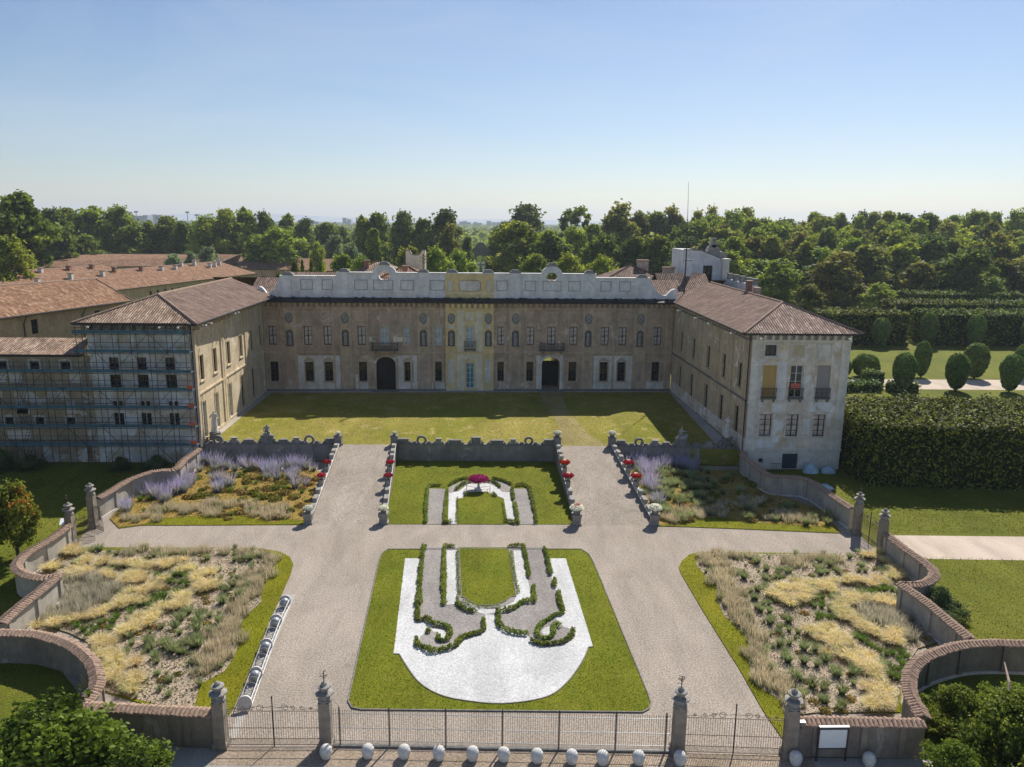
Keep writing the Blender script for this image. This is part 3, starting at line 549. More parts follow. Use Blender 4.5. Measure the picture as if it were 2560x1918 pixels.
M_['haze_city'] = plain('haze_city', (.36, .38, .42), .9, .1, .15, .02)
def glass(name, col, rough=.08, sp=.5):
    m, t, b = newmat(name, rough, sp); v = coords(t)
    t.links.new(ramp(t, noise(t, v, 1.1, 2), [(.35, tuple(c * .6 for c in col)), (.65, tuple(min(1, c * 1.35) for c in col))]), b.inputs['Base Color'])
    return m
M_['glass_dark'] = glass('glass_dark', (.018, .02, .024))
M_['glass_curtain_reflect'] = glass('glass_curtain_reflect', (.55, .48, .46), .15)  # pale curtain tone with the bright courtyard's reflection painted into the pane colour
M_['glass_teal'] = glass('glass_teal', (.10, .26, .30), .15)
M_['glass_pale'] = glass('glass_pale', (.42, .50, .54), .12)
M_['leaf_dark'] = leaf_mat('leaf_dark', (0.0476, 0.0819, 0.0188), (0.238, 0.305, 0.0537))
M_['leaf_mid'] = leaf_mat('leaf_mid', (0.0634, 0.104, 0.0188), (0.342, 0.401, 0.0604))
M_['leaf_light'] = leaf_mat('leaf_light', (0.111, 0.171, 0.0215), (0.476, 0.55, 0.0805))
M_['leaf_olive'] = leaf_mat('leaf_olive', (.07, .085, .018), (.31, .31, .06), .5, (.36, .27, .06), .93)
M_['leaf_grey'] = leaf_mat('leaf_grey', (0.151, 0.215, 0.113), (0.403, 0.504, 0.278))
M_['leaf_hedge'] = leaf_mat('leaf_hedge', (.025, .042, .007), (.30, .35, .04), .3)
M_['leaf_box'] = leaf_mat('leaf_box', (0.077, 0.116, 0.0242), (0.308, 0.374, 0.066), .4, (0.396, 0.319, 0.165), .9)
M_['leaf_topiary'] = leaf_mat('leaf_topiary', (0.062, 0.113, 0.0309), (0.24, 0.338, 0.079), .3)
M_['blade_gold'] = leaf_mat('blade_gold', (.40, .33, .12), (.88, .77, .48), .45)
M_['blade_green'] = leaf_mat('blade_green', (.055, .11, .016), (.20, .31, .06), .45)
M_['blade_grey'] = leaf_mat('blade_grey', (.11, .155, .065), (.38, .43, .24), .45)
M_['blade_dry'] = leaf_mat('blade_dry', (.28, .235, .18), (.74, .64, .53), .4)
M_['blade_silver'] = leaf_mat('blade_silver', (.27, .245, .21), (.64, .59, .54), .4)
M_['flower_violet'] = leaf_mat('flower_violet', (.30, .27, .46), (.52, .48, .80), .4)
M_['flower_red'] = leaf_mat('flower_red', (.36, .008, .02), (.62, .02, .035), .3)
M_['flower_white'] = leaf_mat('flower_white', (.82, .80, .72), (.88, .88, .86), .35)
M_['flower_magenta'] = leaf_mat('flower_magenta', (.28, .01, .13), (.52, .03, .26), .3)
M_['mound'] = leaf_mat('mound', (.22, .15, .035), (.44, .32, .10), .3)
M_['mound_green'] = leaf_mat('mound_green', (.12, .13, .02), (.30, .29, .04), .3)
M_['core'] = plain('core', (.02, .032, .009), .95, .05, .3, 2.0)
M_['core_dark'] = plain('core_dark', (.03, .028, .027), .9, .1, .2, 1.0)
M_['parapet_frame'] = plain('parapet_frame', (.36, .37, .38), .9, .1, .15, 2.0)
M_['tile_mid'] = tile_mat('tile_mid', [(.24, .155, .13), (.42, .30, .25), (.30, .19, .155), (.58, .46, .39), (.21, .135, .11)])
M_['red_cloth'] = plain('red_cloth', (.55, .16, .12), .9, .1, .3, 6.0)
M_['door_blue'] = plain('door_blue', (.035, .05, .07), .6, .3, .2, 4.0)
M_['leaf_fore'] = leaf_mat('leaf_fore', (0.039, 0.078, 0.013), (0.208, 0.305, 0.039), .4)
M_['leaf_fore_light'] = leaf_mat('leaf_fore_light', (0.0775, 0.124, 0.0155), (0.326, 0.388, 0.0543), .4)
M_['leaf_fruit'] = leaf_mat('leaf_fruit', (0.093, 0.132, 0.0186), (0.31, 0.326, 0.0465), .4, (0.465, 0.202, 0.0465), .82)
M_['leaf_shrub'] = leaf_mat('leaf_shrub', (.05, .085, .03), (.20, .27, .11), .35)
M_['stucco_ochre'] = stucco('stucco_ochre', (0.666, 0.545, 0.382), (0.539, 0.424, 0.307), (0.706, 0.636, 0.53), .62, .5)
M_['blade_lawn'] = leaf_mat('blade_lawn', (.16, .19, .012), (.30, .31, .035), .48)
M_['blade_straw'] = leaf_mat('blade_straw', (.26, .25, .04), (.62, .52, .22), .45)
# ---------------------------------------------------------------- setting: ground, paths, lawns, beds
def sheet(name, poly, z, mat, thick=0.0):
    m = MB()
    if thick: m.prism([tuple(p) for p in poly], z - thick, z)
    else: m.face([(p[0], p[1], z) for p in poly])
    o = m.build(name, M_[mat]); struct(o); return o
def ring_poly(r, n=64): return [(r * math.cos(2 * math.pi * k / n), r * math.sin(2 * math.pi * k / n)) for k in range(n)]
g = sheet('ground', ring_poly(14000, 96), -0.03, 'field')
sheet('grass_grounds', [(-160, 33), (160, 33), (260, 330), (-260, 330)], -0.012, 'rough_grass')
sheet('forecourt_gravel', [(-20.6, 34.3), (22, 33.3), (22.4, 37), (24.5, 39.4), (28.6, 41), (28.4, 48.2), (31.6, 51), (31.6, 62), (30.3, 70.4), (27.1, 73), (27.1, 80), (-31.3, 81.5), (-31.0, 73), (-33.5, 71), (-34.3, 64.5), (-33.8, 58.7), (-33.8, 52), (-29.8, 50), (-29.7, 43), (-25, 41.2), (-21, 37)], 0.0, 'gravel')
sheet('street', [(-120, -60), (120, -60), (120, 32.3), (22.6, 32.6), (21.7, 33.1), (15, 33.3), (-14, 34.3), (-20.4, 34.9), (-21.6, 32.8), (-120, 32.4)], 0.004, 'concrete')
sheet('cobble_strip', [(-13.6, 33.1), (16, 32.3), (16, 33.42), (-13.6, 34.34)], 0.012, 'cobble')
sheet('side_path', [(34.0, 61.0), (33.6, 57.4), (34.4, 56.3), (120, 53), (120, 58.5), (45, 60.7)], 0.002, 'dust_path')
sheet('garden_path', [(57, 128.3), (125, 128.4), (125, 119.6), (57, 120.4)], 0.004, 'dust_path')
sheet('garden_lawn', [(45, 158), (135, 157), (135, 128.5), (57, 128.4), (57, 120.3), (135, 119.5), (135, 90), (45, 90)], 0.0, 'rough_grass')
def arc_smooth(P, i0, i1):
    mid = [tuple(q) for q in smooth_line(P[i0:i1 + 1], .4)]
    return P[:i0] + mid + P[i1 + 1:]
T['white_low'] = arc_smooth(T['white_low'], 3, 11)
T['lawn_mid_low'] = arc_smooth(T['lawn_mid_low'], 3, 9)
TZ_ = 1.8
# parterre in front of the palace
sheet('lawn', T['lawn_low_out'], 0.03, 'lawn', .05)
sheet('white_gravel_bed', T['white_low'], 0.035, 'white_gravel')
sheet('grey_gravel_bed', T['grey_mid_low'], 0.04, 'grey_gravel')
sheet('grey_gravel_bed', T['scrollR_lobe'], 0.044, 'grey_gravel')
sheet('grey_gravel_bed', T['scrollL_lobe'], 0.044, 'grey_gravel')
sheet('white_gravel_bed', T['curlL_white'], 0.049, 'white_gravel')
sheet('white_gravel_bed', T['curlR_white'], 0.049, 'white_gravel')
sheet('white_gravel_bed', T['white_legL'], 0.046, 'white_gravel')
sheet('lawn', T['lawn_mid_low'], 0.056, 'lawn')
sheet('lawn', T['lawn_up'], 0.03, 'lawn', .05)
sheet('grey_gravel_bed', T['greyL_up'], 0.036, 'grey_gravel')
sheet('white_gravel_bed', T['white_up'], 0.042, 'white_gravel')
sheet('lawn', T['lawn_up_in'], 0.048, 'lawn')
for k in ('BL', 'BR', 'UL', 'UR'):
    sheet('lawn_border', T['grass' + k], 0.06, 'lawn_edge', .1)
    sheet('flower_bed_soil', T['soil' + k], 0.075, 'ground_cover' if k[0] == 'U' else 'mulch')
sheet('kerb_strip', [(-14.55, 50.5), (-13.75, 50.6), (-12.95, 35.0), (-13.35, 35.0)], 0.012, 'concrete')
def edging(name, pts, w=.07, z=.075):
    m = MB(); P = [Vector((p[0], p[1])) for p in pts]
    for a, b in zip(P[:-1], P[1:]):
        d = (b - a).normalized(); n = Vector((-d.y, d.x)) * w / 2
        m.prism([tuple(a - n), tuple(b - n), tuple(b + n), tuple(a + n)], 0, z)
    return struct(m.build(name, M_['stone_dark']))
L0 = T['lawn_low_out']; edging('lawn_edging', L0 + [L0[0]])
wl = T['white_low']; edging('lawn_edging', wl[2:] , .06, .07)
ml = T['lawn_mid_low']; edging('lawn_edging', ml[1:] + [ml[0]], .05, .09)
def in_poly(P, q):
    P = np.array(P); ins = np.zeros(len(q), bool); j = len(P) - 1
    for i in range(len(P)):
        ins ^= ((P[i, 1] > q[:, 1]) != (P[j, 1] > q[:, 1])) & (q[:, 0] < (P[j, 0] - P[i, 0]) * (q[:, 1] - P[i, 1]) / (P[j, 1] - P[i, 1] + 1e-9) + P[i, 0]); j = i
    return ins
def turf(P, holes, z, dens, seed, mk='blade_lawn', size=.058, grow=.05):
    rs = np.random.RandomState(seed); A = np.array(P); lo, hi = A.min(0), A.max(0); c = A.mean(0)
    q = rs.uniform(lo, hi, (int((hi - lo).prod() * dens), 2)); ins = in_poly(P, q + rs.normal(0, grow, q.shape))
    for h in holes: ins &= ~in_poly(h, q + rs.normal(0, grow * .7, q.shape))
    q = q[ins]; nr = rs.normal(0, 1, (len(q), 3)); nr[:, 2] *= .5
    o = link('grass', npquads('grass', leaf_quads(rs, np.column_stack([q, z + rs.uniform(.0, .025, len(q))]), nr, size, .5, 1.3), M_[mk], np.clip(rs.uniform(0, 1, len(q)) * .7 + .3 * np.sin(q[:, 0] * .9 + np.sin(q[:, 1] * .7)) * np.sin(q[:, 1] * .8), 0, 1)))
    struct(o, 'stuff'); o['label'] = 'short mown grass blades of the lawn'; o['category'] = 'grass'
turf(T['lawn_low_out'], [T['white_low'], T['grey_mid_low']], .03, 75, 1)
turf(T['lawn_mid_low'], [], .056, 75, 2); turf(T['lawn_up_in'], [], .048, 75, 3); turf(T['lawn_up'], [T['greyL_up'], T['white_up'], T['lawn_up_in']], .03, 60, 4)
for k, key in enumerate(('BL', 'BR', 'UL', 'UR')): turf(T['grass' + key], [T['soil' + key]], .06, 75, 5 + k)
turf([(-31, 81.9), (-16.5, 81.9), (-10.7, 81.9), (7.5, 81.6), (13.2, 81.6), (25.4, 80.8), (25.9, 109.3), (-31.2, 108)], [], TZ_, 26, 11, 'blade_straw', .075)
turf([(32.3, 56.8), (32.4, 51), (29.2, 48), (29.2, 41.5), (33, 41), (62, 41), (62, 55)], [], 0, 26, 21, 'blade_lawn', .08); turf([(33.2, 61.6), (62, 60.6), (62, 70.4), (38, 72.5), (34, 74)], [], 0, 26, 22, 'blade_lawn', .08)
turf([(-34.6, 58.4), (-34.6, 53), (-30.6, 49), (-30.3, 43), (-55, 43), (-62, 78), (-33, 78), (-31.6, 73.5), (-34.4, 70.5)], [], 0, 22, 23, 'blade_lawn', .08)
# courtyard terrace, 1.8 m above the garden, and the two ramps
TZ = 1.8
m = MB(); m.prism([(-32.2, 81.75), (-16.55, 81.85), (-10.75, 81.85), (7.5, 81.5), (13.2, 81.5), (27.3, 80.2), (26.6, 110), (-32.4, 109)], 0, TZ)
struct(m.build('courtyard_lawn', M_['lawn_dry']))
sheet('courtyard_path', [(-32.0, 82.5), (-30.9, 82.5), (-31.2, 107.6), (26.0, 109.2), (25.2, 82), (26.9, 81), (26.6, 110), (-32.4, 109)], TZ + .006, 'concrete')
sheet('worn_path', [(7.7, 81.6), (13.0, 81.6), (11.6, 85.3), (10.9, 90), (10.2, 97), (10.1, 104), (10.6, 109.2), (7.0, 109.2), (7.2, 103), (7.9, 95), (8.3, 89), (7.3, 85)], TZ + .004, 'worn')
def ramp_(name, bl, br, tl, tr):
    m = MB(); v = [(bl[0], bl[1], .004), (br[0], br[1], .004), (tr[0], tr[1], TZ + .003), (tl[0], tl[1], TZ + .003), (tl[0], tl[1], 0), (tr[0], tr[1], 0)]
    i = m.add(v)
    for f in ((0, 1, 2, 3), (0, 3, 4), (1, 5, 2), (3, 2, 5, 4)): m.f.append(tuple(i + k for k in f))
    return struct(m.build(name, M_['gravel']))
RAMPS = {'L': ((-15.7, 63.6), (-9.5, 63.6), (-16.55, 81.86), (-10.75, 81.86)), 'R': ((7.75, 63.3), (14.3, 63.3), (7.5, 81.52), (13.2, 81.52))}
for k in RAMPS: ramp_('ramp', *RAMPS[k])
# ---------------------------------------------------------------- garden walls with tiled coping
def garden_wall(name, label, pts, h=2.05, mat='garden_wall', pil=3.0, pil0=1.0, side=1, base=True, z0=0.0):
    """plastered wall following a plan line, tiled coping, flat pilasters on the garden side (side=+1: right of travel)"""
    P = smooth_line(pts, .35); O = (pts[0][0], pts[0][1], 0)
    t = thing(name, label, 'garden wall', O)
    hw = .16; hb = h - .2
    nrm = []
    for i in range(len(P)):
        a = P[max(i - 1, 0)]; b = P[min(i + 1, len(P) - 1)]; d = (b - a).normalized(); nrm.append(Vector((d.y, -d.x)))
    m = MB(); pl = MB()
    for i in range(len(P) - 1):
        a, b = P[i], P[i + 1]; na, nb = nrm[i] * hw, nrm[i + 1] * hw
        q = [a + na, b + nb, b - nb, a - na]; q = [(p.x - O[0], p.y - O[1]) for p in q]
        m.face([(q[0][0], q[0][1], z0), (q[1][0], q[1][1], z0), (q[1][0], q[1][1], hb), (q[0][0], q[0][1], hb)])
        m.face([(q[2][0], q[2][1], z0), (q[3][0], q[3][1], z0), (q[3][0], q[3][1], hb), (q[2][0], q[2][1], hb)])
        m.face([(q[0][0], q[0][1], hb), (q[1][0], q[1][1], hb), (q[2][0], q[2][1], hb), (q[3][0], q[3][1], hb)])
        if i in (0, len(P) - 2):
            k = (0, 3) if i == 0 else (1, 2)
            m.face([(q[k[0]][0], q[k[0]][1], z0), (q[k[1]][0], q[k[1]][1], z0), (q[k[1]][0], q[k[1]][1], hb), (q[k[0]][0], q[k[0]][1], hb)])
        s = side; sa, sb = nrm[i] * s, nrm[i + 1] * s
        q = [a + sa * (hw - .01), b + sb * (hw - .01), b + sb * (hw + .09), a + sa * (hw + .09)]
        if s < 0: q = [q[1], q[0], q[3], q[2]]
        q = [(p.x - O[0], p.y - O[1]) for p in q]
        pl.prism(q[::-1], 0, .16)
    m.build('wall', M_[mat], t)
    if base: pl.build('plinth', M_['stone_pale'], t)
    # pilasters
    acc = 0; nxt = pil0
    for i in range(len(P) - 1):
        acc += (P[i + 1] - P[i]).length
        if acc >= nxt:
            nxt += pil; d = (P[i + 1] - P[i]).normalized(); n = nrm[i] * side; c = P[i]
            q = [c - d * .16 + n * (hw - .02), c + d * .16 + n * (hw - .02), c + d * .16 + n * (hw + .11), c - d * .16 + n * (hw + .11)]
            pm = MB(); pm.prism([(p.x - O[0], p.y - O[1]) for p in (q if side < 0 else q[::-1])], 0.165, hb - .03); pm.build('pilaster', M_[mat], t)
    # coping: barrel tiles laid across the wall, two rows meeting at a raised ridge
    cp = MB(); rnd = random.Random(hash(name) % 1000 + len(pts)); E = even_line(pts, .235)
    for i in range(len(E)):
        a = E[max(i - 1, 0)]; b = E[min(i + 1, len(E) - 1)]; d = (b - a).normalized(); n = Vector((d.y, -d.x)); c = E[i]
        for s in (-1, 1):
            jz = rnd.uniform(-.015, .015); L = .39 + rnd.uniform(-.03, .03); r = .112
            ring0 = []; ring1 = []
            for k in range(6):
                an = math.pi * k / 5; o = d * (math.cos(an) * r); zz = math.sin(an) * r * .9
                o2 = d * (math.cos(an) * r * 1.12)
                p = c + o + n * s * .0; q_ = c + o2 + n * s * L
                ring0.append((p.x - O[0], p.y - O[1], h - .07 + zz + jz + (0.03 if s > 0 else 0))); ring1.append((q_.x - O[0], q_.y - O[1], h - .21 + zz + jz))
            for k in range(5): cp.face([ring0[k], ring0[k + 1], ring1[k + 1], ring1[k]])
            cp.face(ring1)
    # tile bed under the barrels
    for i in range(len(E) - 1):
        a, b = E[i], E[i + 1]; d = (b - a).normalized(); n = Vector((d.y, -d.x))
        for s in (-1, 1):
            p = [a, b, b + n * s * .40, a + n * s * .40]
            cp.face([(p[0].x - O[0], p[0].y - O[1], h - .07), (p[1].x - O[0], p[1].y - O[1], h - .07), (p[2].x - O[0], p[2].y - O[1], h - .2), (p[3].x - O[0], p[3].y - O[1], h - .2)])
    cp.build('coping', M_['tile_coping'], t)
    return t
garden_wall('garden_wall', 'long curving plastered wall with tiled coping from scaffolded wing down to side gate', [(-31.15, 79.6)] + T['wallUL'], 2.05, 'garden_wall', 2.6, 1.2, -1)
garden_wall('garden_wall', 'S-curved plastered wall with tiled coping between open side gate and pointed corner, left garden', T['wallLL'], 2.0, 'garden_wall', 2.9, .6, -1)
garden_wall('garden_wall', 'straight sunlit plastered wall with tiled coping behind the silver plants, left garden', T['wallLL2'], 2.0, 'garden_wall', 2.9, .4, -1)
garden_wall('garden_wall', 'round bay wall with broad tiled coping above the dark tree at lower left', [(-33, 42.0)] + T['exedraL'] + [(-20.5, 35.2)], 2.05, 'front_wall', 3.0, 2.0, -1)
garden_wall('garden_wall', 'shaded curving wall below the right palace wing down to the closed side gate', [(27.25, 78.9)] + T['wallUR'], 2.05, 'garden_wall', 2.6, 1.2, 1)
garden_wall('garden_wall', 'curved wall with tiled coping from closed side gate to pointed corner, right garden', T['wallLR'], 2.0, 'garden_wall', 2.4, .5, 1)
garden_wall('garden_wall', 'straight shaded wall with tiled coping beside the lone round bush, right garden', [[28.25, 48.2]] + [[28.6, 46.0], [28.7, 43.5], [28.75, 41.0]], 2.0, 'garden_wall', 2.9, .4, 1)
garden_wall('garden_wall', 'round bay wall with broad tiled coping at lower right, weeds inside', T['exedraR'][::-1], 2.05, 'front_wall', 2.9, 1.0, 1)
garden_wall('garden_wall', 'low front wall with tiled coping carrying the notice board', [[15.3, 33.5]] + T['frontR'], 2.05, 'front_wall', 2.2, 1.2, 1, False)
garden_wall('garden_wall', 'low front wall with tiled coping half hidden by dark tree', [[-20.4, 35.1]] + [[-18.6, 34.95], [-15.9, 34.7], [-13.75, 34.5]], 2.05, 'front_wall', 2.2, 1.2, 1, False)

# ---------------------------------------------------------------- gate piers, gates and railing
def sprout(m, x, y, z, s, rs):
    m.tube((x, y, z), (x, y, z + .62 * s), .025 * s, 5)
    for k in range(9):
        a = rs.uniform(0, 6.28); h = z + (.18 + .05 * k) * s; r = (.2 - .012 * k) * s
        p = (x, y, h); q = (x + r * math.cos(a), y + r * math.sin(a), h + .1 * s); w = (q[0] + .04 * s * math.cos(a + 1), q[1] + .04 * s * math.sin(a + 1), q[2] - .06 * s)
        m.tube(p, q, .018 * s, 4, .012 * s); m.tube(q, w, .022 * s, 4, .006 * s)
def pier(x, y, h, label, finial=True, rz=0.0, group='stone gate piers'):
    t = thing('gate_pier', label, 'gate pier', (x, y, 0), rz, group); rs = random.Random(int(x * 10))
    MB().lathe([(.36, 0), (.36, .3), (.30, .34), (.285, .4), (.285, h - .1), (.30, h - .06)], sq=4).build('shaft', M_['pier_stone'], t)
    MB().lathe([(.30, h - .06), (.34, h - .02), (.37, h + .05), (.30, h + .1), (.27, h + .22), (.36, h + .3), (.47, h + .36), (.47, h + .42), (.30, h + .47)], n=8).build('capital', M_['stone'], t)
    MB().lathe([(.2, h + .47), (.17, h + .52), (.26, h + .62), (.33, h + .72), (.33, h + .78), (.16, h + .84), (.14, h + .94), (.06, h + 1.0)], n=10).build('vase', M_['stone'], t)
    if finial:
        m = MB(); sprout(m, 0, 0, h + .98, .95, rs); m.build('finial', M_['iron'], t)
    return t
pier(-13.45, 34.5, 2.62, 'stone gate pier with broken vase top at dark foreground tree', False)
pier(-8.2, 34.45, 2.62, 'stone pier with leafy iron finial between left front gate and railing')
pier(9.45, 33.75, 2.68, 'stone pier with leafy iron finial between railing and right front gate')
pier(14.95, 33.4, 2.75, 'stone gate pier touching the front wall with notice board')
pier(-33.9, 62.8, 3.0, 'taller stone pier behind the open side gate, left garden', False)
pier(-33.9, 59.3, 2.6, 'stone pier in front of the open side gate, left garden', True)
pier(31.4, 61.2, 2.85, 'stone pier at the far side of the closed side gate, right garden', True)
pier(31.75, 57.6, 2.75, 'stone pier at the near side of the closed side gate, right garden', True)

def scroll(m, x, z, r, d, y=0.0, turns=1.4, n=14, th=.014):
    pts = []
    for k in range(n + 1):
        a = turns * 2 * math.pi * k / n; rr = r * (1 - .75 * k / n)
        pts.append((x + d * (rr * math.cos(a) - r), y, z + rr * math.sin(a)))
    m.path(pts, th, 4)
def leaf_gate(parent, w, h, flip, ang, loc, crest=True):
    """one gate leaf: hinged at its local origin, extends along +x"""
    e = MB(); d = -1 if flip else 1
    n = int(w / .115)
    for k in range(n + 1):
        x = d * w * k / n; e.tube((x, 0, .06), (x, 0, h + .02 * math.sin(k)), .011, 4)
    for k in range(n):
        x = d * w * (k + .5) / n; e.tube((x, 0, .06), (x, 0, .42), .009, 4)
    for z in (.08, .42, h * .52, h): e.box(min(0, d * w), max(0, d * w), -.014, .014, z - .014, z + .014)
    lf = link('gate_leaf', e.mesh('gate_leaf', M_['iron_rust']), parent, loc, ang)
    if crest:
        c = MB()
        c.path([(d * w * t, 0, h + .05 + .22 * t + .05 * math.sin(t * 12)) for t in np.linspace(0, 1, 12)], .012, 4)
        for t, r in ((.2, .09), (.42, .12), (.62, .14), (.82, .2)):
            scroll(c, d * w * t, h + .12 + .06 * t, r, d)
        for t in (.3, .55, .8): c.tube((d * w * t, 0, h), (d * w * t, 0, h + .4), .011, 4, .002)
        link('crest', c.mesh('gate_crest', M_['iron']), lf)
    return lf
def gate(label, A, B, h, open_a=0.0, open_b=0.0, post=True):
    t = thing('iron_gate', label, 'gate', (A[0], A[1], 0)); A = Vector(A); B = Vector(B); d = B - A; w = d.length / 2 - .03; a = math.atan2(d.y, d.x)
    leaf_gate(t, w, h, False, a + open_a, (0, 0, 0)); leaf_gate(t, w, h, True, a + open_b, (d.x, d.y, 0))
    if post:
        m = MB(); c = d / 2; m.tube((c.x, c.y, .02), (c.x, c.y, h + .75), .032, 6); m.tube((c.x, c.y, h + .75), (c.x, c.y, h + .86), .05, 6, .005); m.build('meeting_post', M_['iron'], t)
    return t
gate('rusty wrought iron double gate with scrolled crest in front of the lying lattice frame', (-13.1, 34.5), (-8.55, 34.45), 1.98)
gate('rusty wrought iron double gate with scrolled crest beside the notice board wall', (9.8, 33.72), (14.6, 33.42), 2.0)
gate('wrought iron side gate standing open beside the information lectern', (-33.75, 59.6), (-33.75, 62.5), 1.9, -1.35, 1.0, False)
gate('closed wrought iron side gate between two piers, right garden', (31.45, 60.9), (31.75, 57.95), 1.9, .12, -.12)

rail = thing('iron_railing', 'long straight iron railing with spear tips across the front of the garden', 'railing', (-7.85, 34.44, 0))
ex, ey = 17.0, -.68
for i in range(6):
    m = MB(); a, b = i / 6, (i + 1) / 6; n = 25
    for k in range(n):
        t = a + (b - a) * (k + .5) / n; x, y = ex * t, ey * t
        m.tube((x, y, .1), (x, y, 2.0), .011, 4); m.tube((x, y, 2.0), (x, y, 2.1), .022, 4, .002)
        t2 = a + (b - a) * k / n; m.tube((ex * t2, ey * t2, .1), (ex * t2, ey * t2, .34), .009, 4)
    m.build('bars', M_['iron_rust'], rail)
    m = MB()
    for z in (.1, .34, 1.05, 1.86): m.tube((ex * a, ey * a, z), (ex * b, ey * b, z), .019, 4)
    m.build('rail', M_['lattice_grey'], rail)
for i in range(7):
    t = min(max(i / 6, .02), .98); m = MB(); m.tube((ex * t, ey * t, 0), (ex * t, ey * t, 2.16), .034, 6); m.tube((ex * t, ey * t, 2.16), (ex * t, ey * t, 2.26), .045, 6, .004); m.build('post', M_['iron'], rail)
m = MB(); m.prism([(-.05, -.1), (ex, ey - .1), (ex, ey + .1), (-.05, .1)], 0, .1); m.build('kerb', M_['stone_dark'], rail)

bl = ['in front of the pier left of the railing', 'second from the left pier', 'third from the left pier', 'fourth from the left pier', 'fifth from the left pier', 'at the middle of the railing, on the palace axis', 'just right of the middle of the railing', 'fourth from the right pier', 'third from the right pier', 'second from the right pier', 'in front of the pier right of the railing', 'in shade at the foot of the corner pier', 'in shade below the front wall, beside the tree']
bme = MB().lathe([(.20, 0), (.24, .05), (.29, .2), (.315, .36), (.30, .5), (.24, .62), (.15, .69), (.05, .72)], n=16).mesh('bollard', M_['bollard_stone'], True)
for (x, y), s in zip(T['bollards'], bl):
    o = link('stone_bollard', bme, None, (x, y, 0), x); tag(o, 'white rounded stone bollard ' + s, 'bollard', 'stone bollards along the railing')

nb = thing('notice_board', 'framed white notice board standing against the front wall', 'notice board', (16.9, 33.02, 0))
MB().box(-.68, .68, -.02, .03, .75, 1.75).build('panel', M_['paper'], nb)
m = MB(); m.box(-.76, -.68, -.04, .04, 0, 1.85); m.box(.68, .76, -.04, .04, 0, 1.85); m.box(-.76, .76, -.06, .06, 1.85, 1.92); m.box(-.68, .68, -.04, .035, .69, .75); m.build('frame', M_['window_wood'], nb)
MB().box(-.74, .74, -.09, .05, 1.92, 1.96).build('roof', M_['white_paint'], nb)
le = thing('information_lectern', 'sloping white information panel on dark post inside the open side gate', 'sign', (-34.9, 61.1, 0), .3)
MB().box(-.06, .06, -.05, .05, 0, 1.2).box(-.4, -.3, -.05, .05, 0, 1.2).build('post', M_['iron'], le)
m = MB(); m.face([(-.75, -.35, 1.15), (.35, -.35, 1.15), (.35, .35, 1.45), (-.75, .35, 1.45)]); m.face([(-.75, .35, 1.42), (.35, .35, 1.42), (.35, -.35, 1.12), (-.75, -.35, 1.12)]); m.build('panel', M_['paper'], le)
sl = MB().box(-.55, .55, -.25, .25, 0, .18).build('stone_slab', M_['stone_pale'], None, (-28.9, 49.2, .07)); sl.rotation_euler = (.05, -.08, .5); tag(sl, 'small tilted pale stone slab at the pointed wall corner, left garden', 'stone')
st = MB().lathe([(.32, 0), (.27, .2), (.26, .9), (.22, 1.15), (.1, 1.2)], n=9).build('tree_stump', M_['bark'], None, (-39.0, 57.2, 0)); tag(st, 'brown tree stump standing beside the fruit tree outside the left wall', 'stump')
fl = thing('floodlight', 'small grey floodlight on the front wall next to the corner pier', 'lamp', (15.4, 33.3, 1.85)); MB().box(-.16, .16, -.12, .08, .02, .2).build('housing', M_['lattice_grey'], fl); MB().box(-.03, .03, -.03, .03, -.2, .02).build('bracket', M_['iron'], fl)

# ---------------------------------------------------------------- lattice frame with discs lying along the left drive
lf = thing('lattice_frame', 'long lattice frame with round white discs lying along the left drive', 'light frame', (-13.6, 43.2, 0))
D = [Vector((a - (-13.6) + .02, b - 43.2)) for a, b in T['disc']]
for k, p in enumerate(D):
    d = (D[min(k + 1, 4)] - D[max(k - 1, 0)]).normalized(); ang = math.atan2(d.y, d.x)
    m = MB(); r = .40
    c0 = []; c1 = []; n = 20
    side = Vector((-d.y, d.x))
    for q in range(n):
        a = 2 * math.pi * q / n; o = side * math.cos(a) * r
        tilt = math.sin(a) * r * .42
        c0.append((p.x + o.x - d.x * .05 - d.x * tilt, p.y + o.y - d.y * .05 - d.y * tilt, .40 + math.sin(a) * r * .93)); c1.append((p.x + o.x + d.x * .05 - d.x * tilt, p.y + o.y + d.y * .05 - d.y * tilt, .40 + math.sin(a) * r * .93))
    i = m.add(c0 + c1); m.f.append(tuple(i + q for q in range(n))); m.f.append(tuple(i + 2 * n - 1 - q for q in range(n)))
    for q in range(n): m.f.append((i + q, i + (q + 1) % n, i + n + (q + 1) % n, i + n + q))
    m.build('disc', M_['stone_pale'], lf)
    if k < 4: MB().ell((p.x + d.x * .12, p.y + d.y * .12, .36), .32, .32, .31, 14, 8).build('dome', M_['lattice_grey'], lf, smooth=True)
for k in range(4):
    a, b = D[k], D[k + 1]; d = (b - a).normalized(); s = Vector((-d.y, d.x))
    for q in range(1, 5):
        c = a + (b - a) * q / 5; pts = [(c.x + s.x * .26 * math.cos(t), c.y + s.y * .26 * math.cos(t), .33 + .26 * math.sin(t)) for t in np.linspace(0, 6.283, 15)]
        m = MB(); m.path(pts, .022, 5); m.build('hoop', M_['lattice_grey'], lf)
    for o, z in ((.29, .1), (.29, .5), (-.29, .1), (-.29, .5)):
        m = MB(); m.tube((a.x + s.x * o, a.y + s.y * o, z), (b.x + s.x * o, b.y + s.y * o, z), .024, 5); m.build('rail', M_['white_paint'] if o > 0 else M_['lattice_grey'], lf)

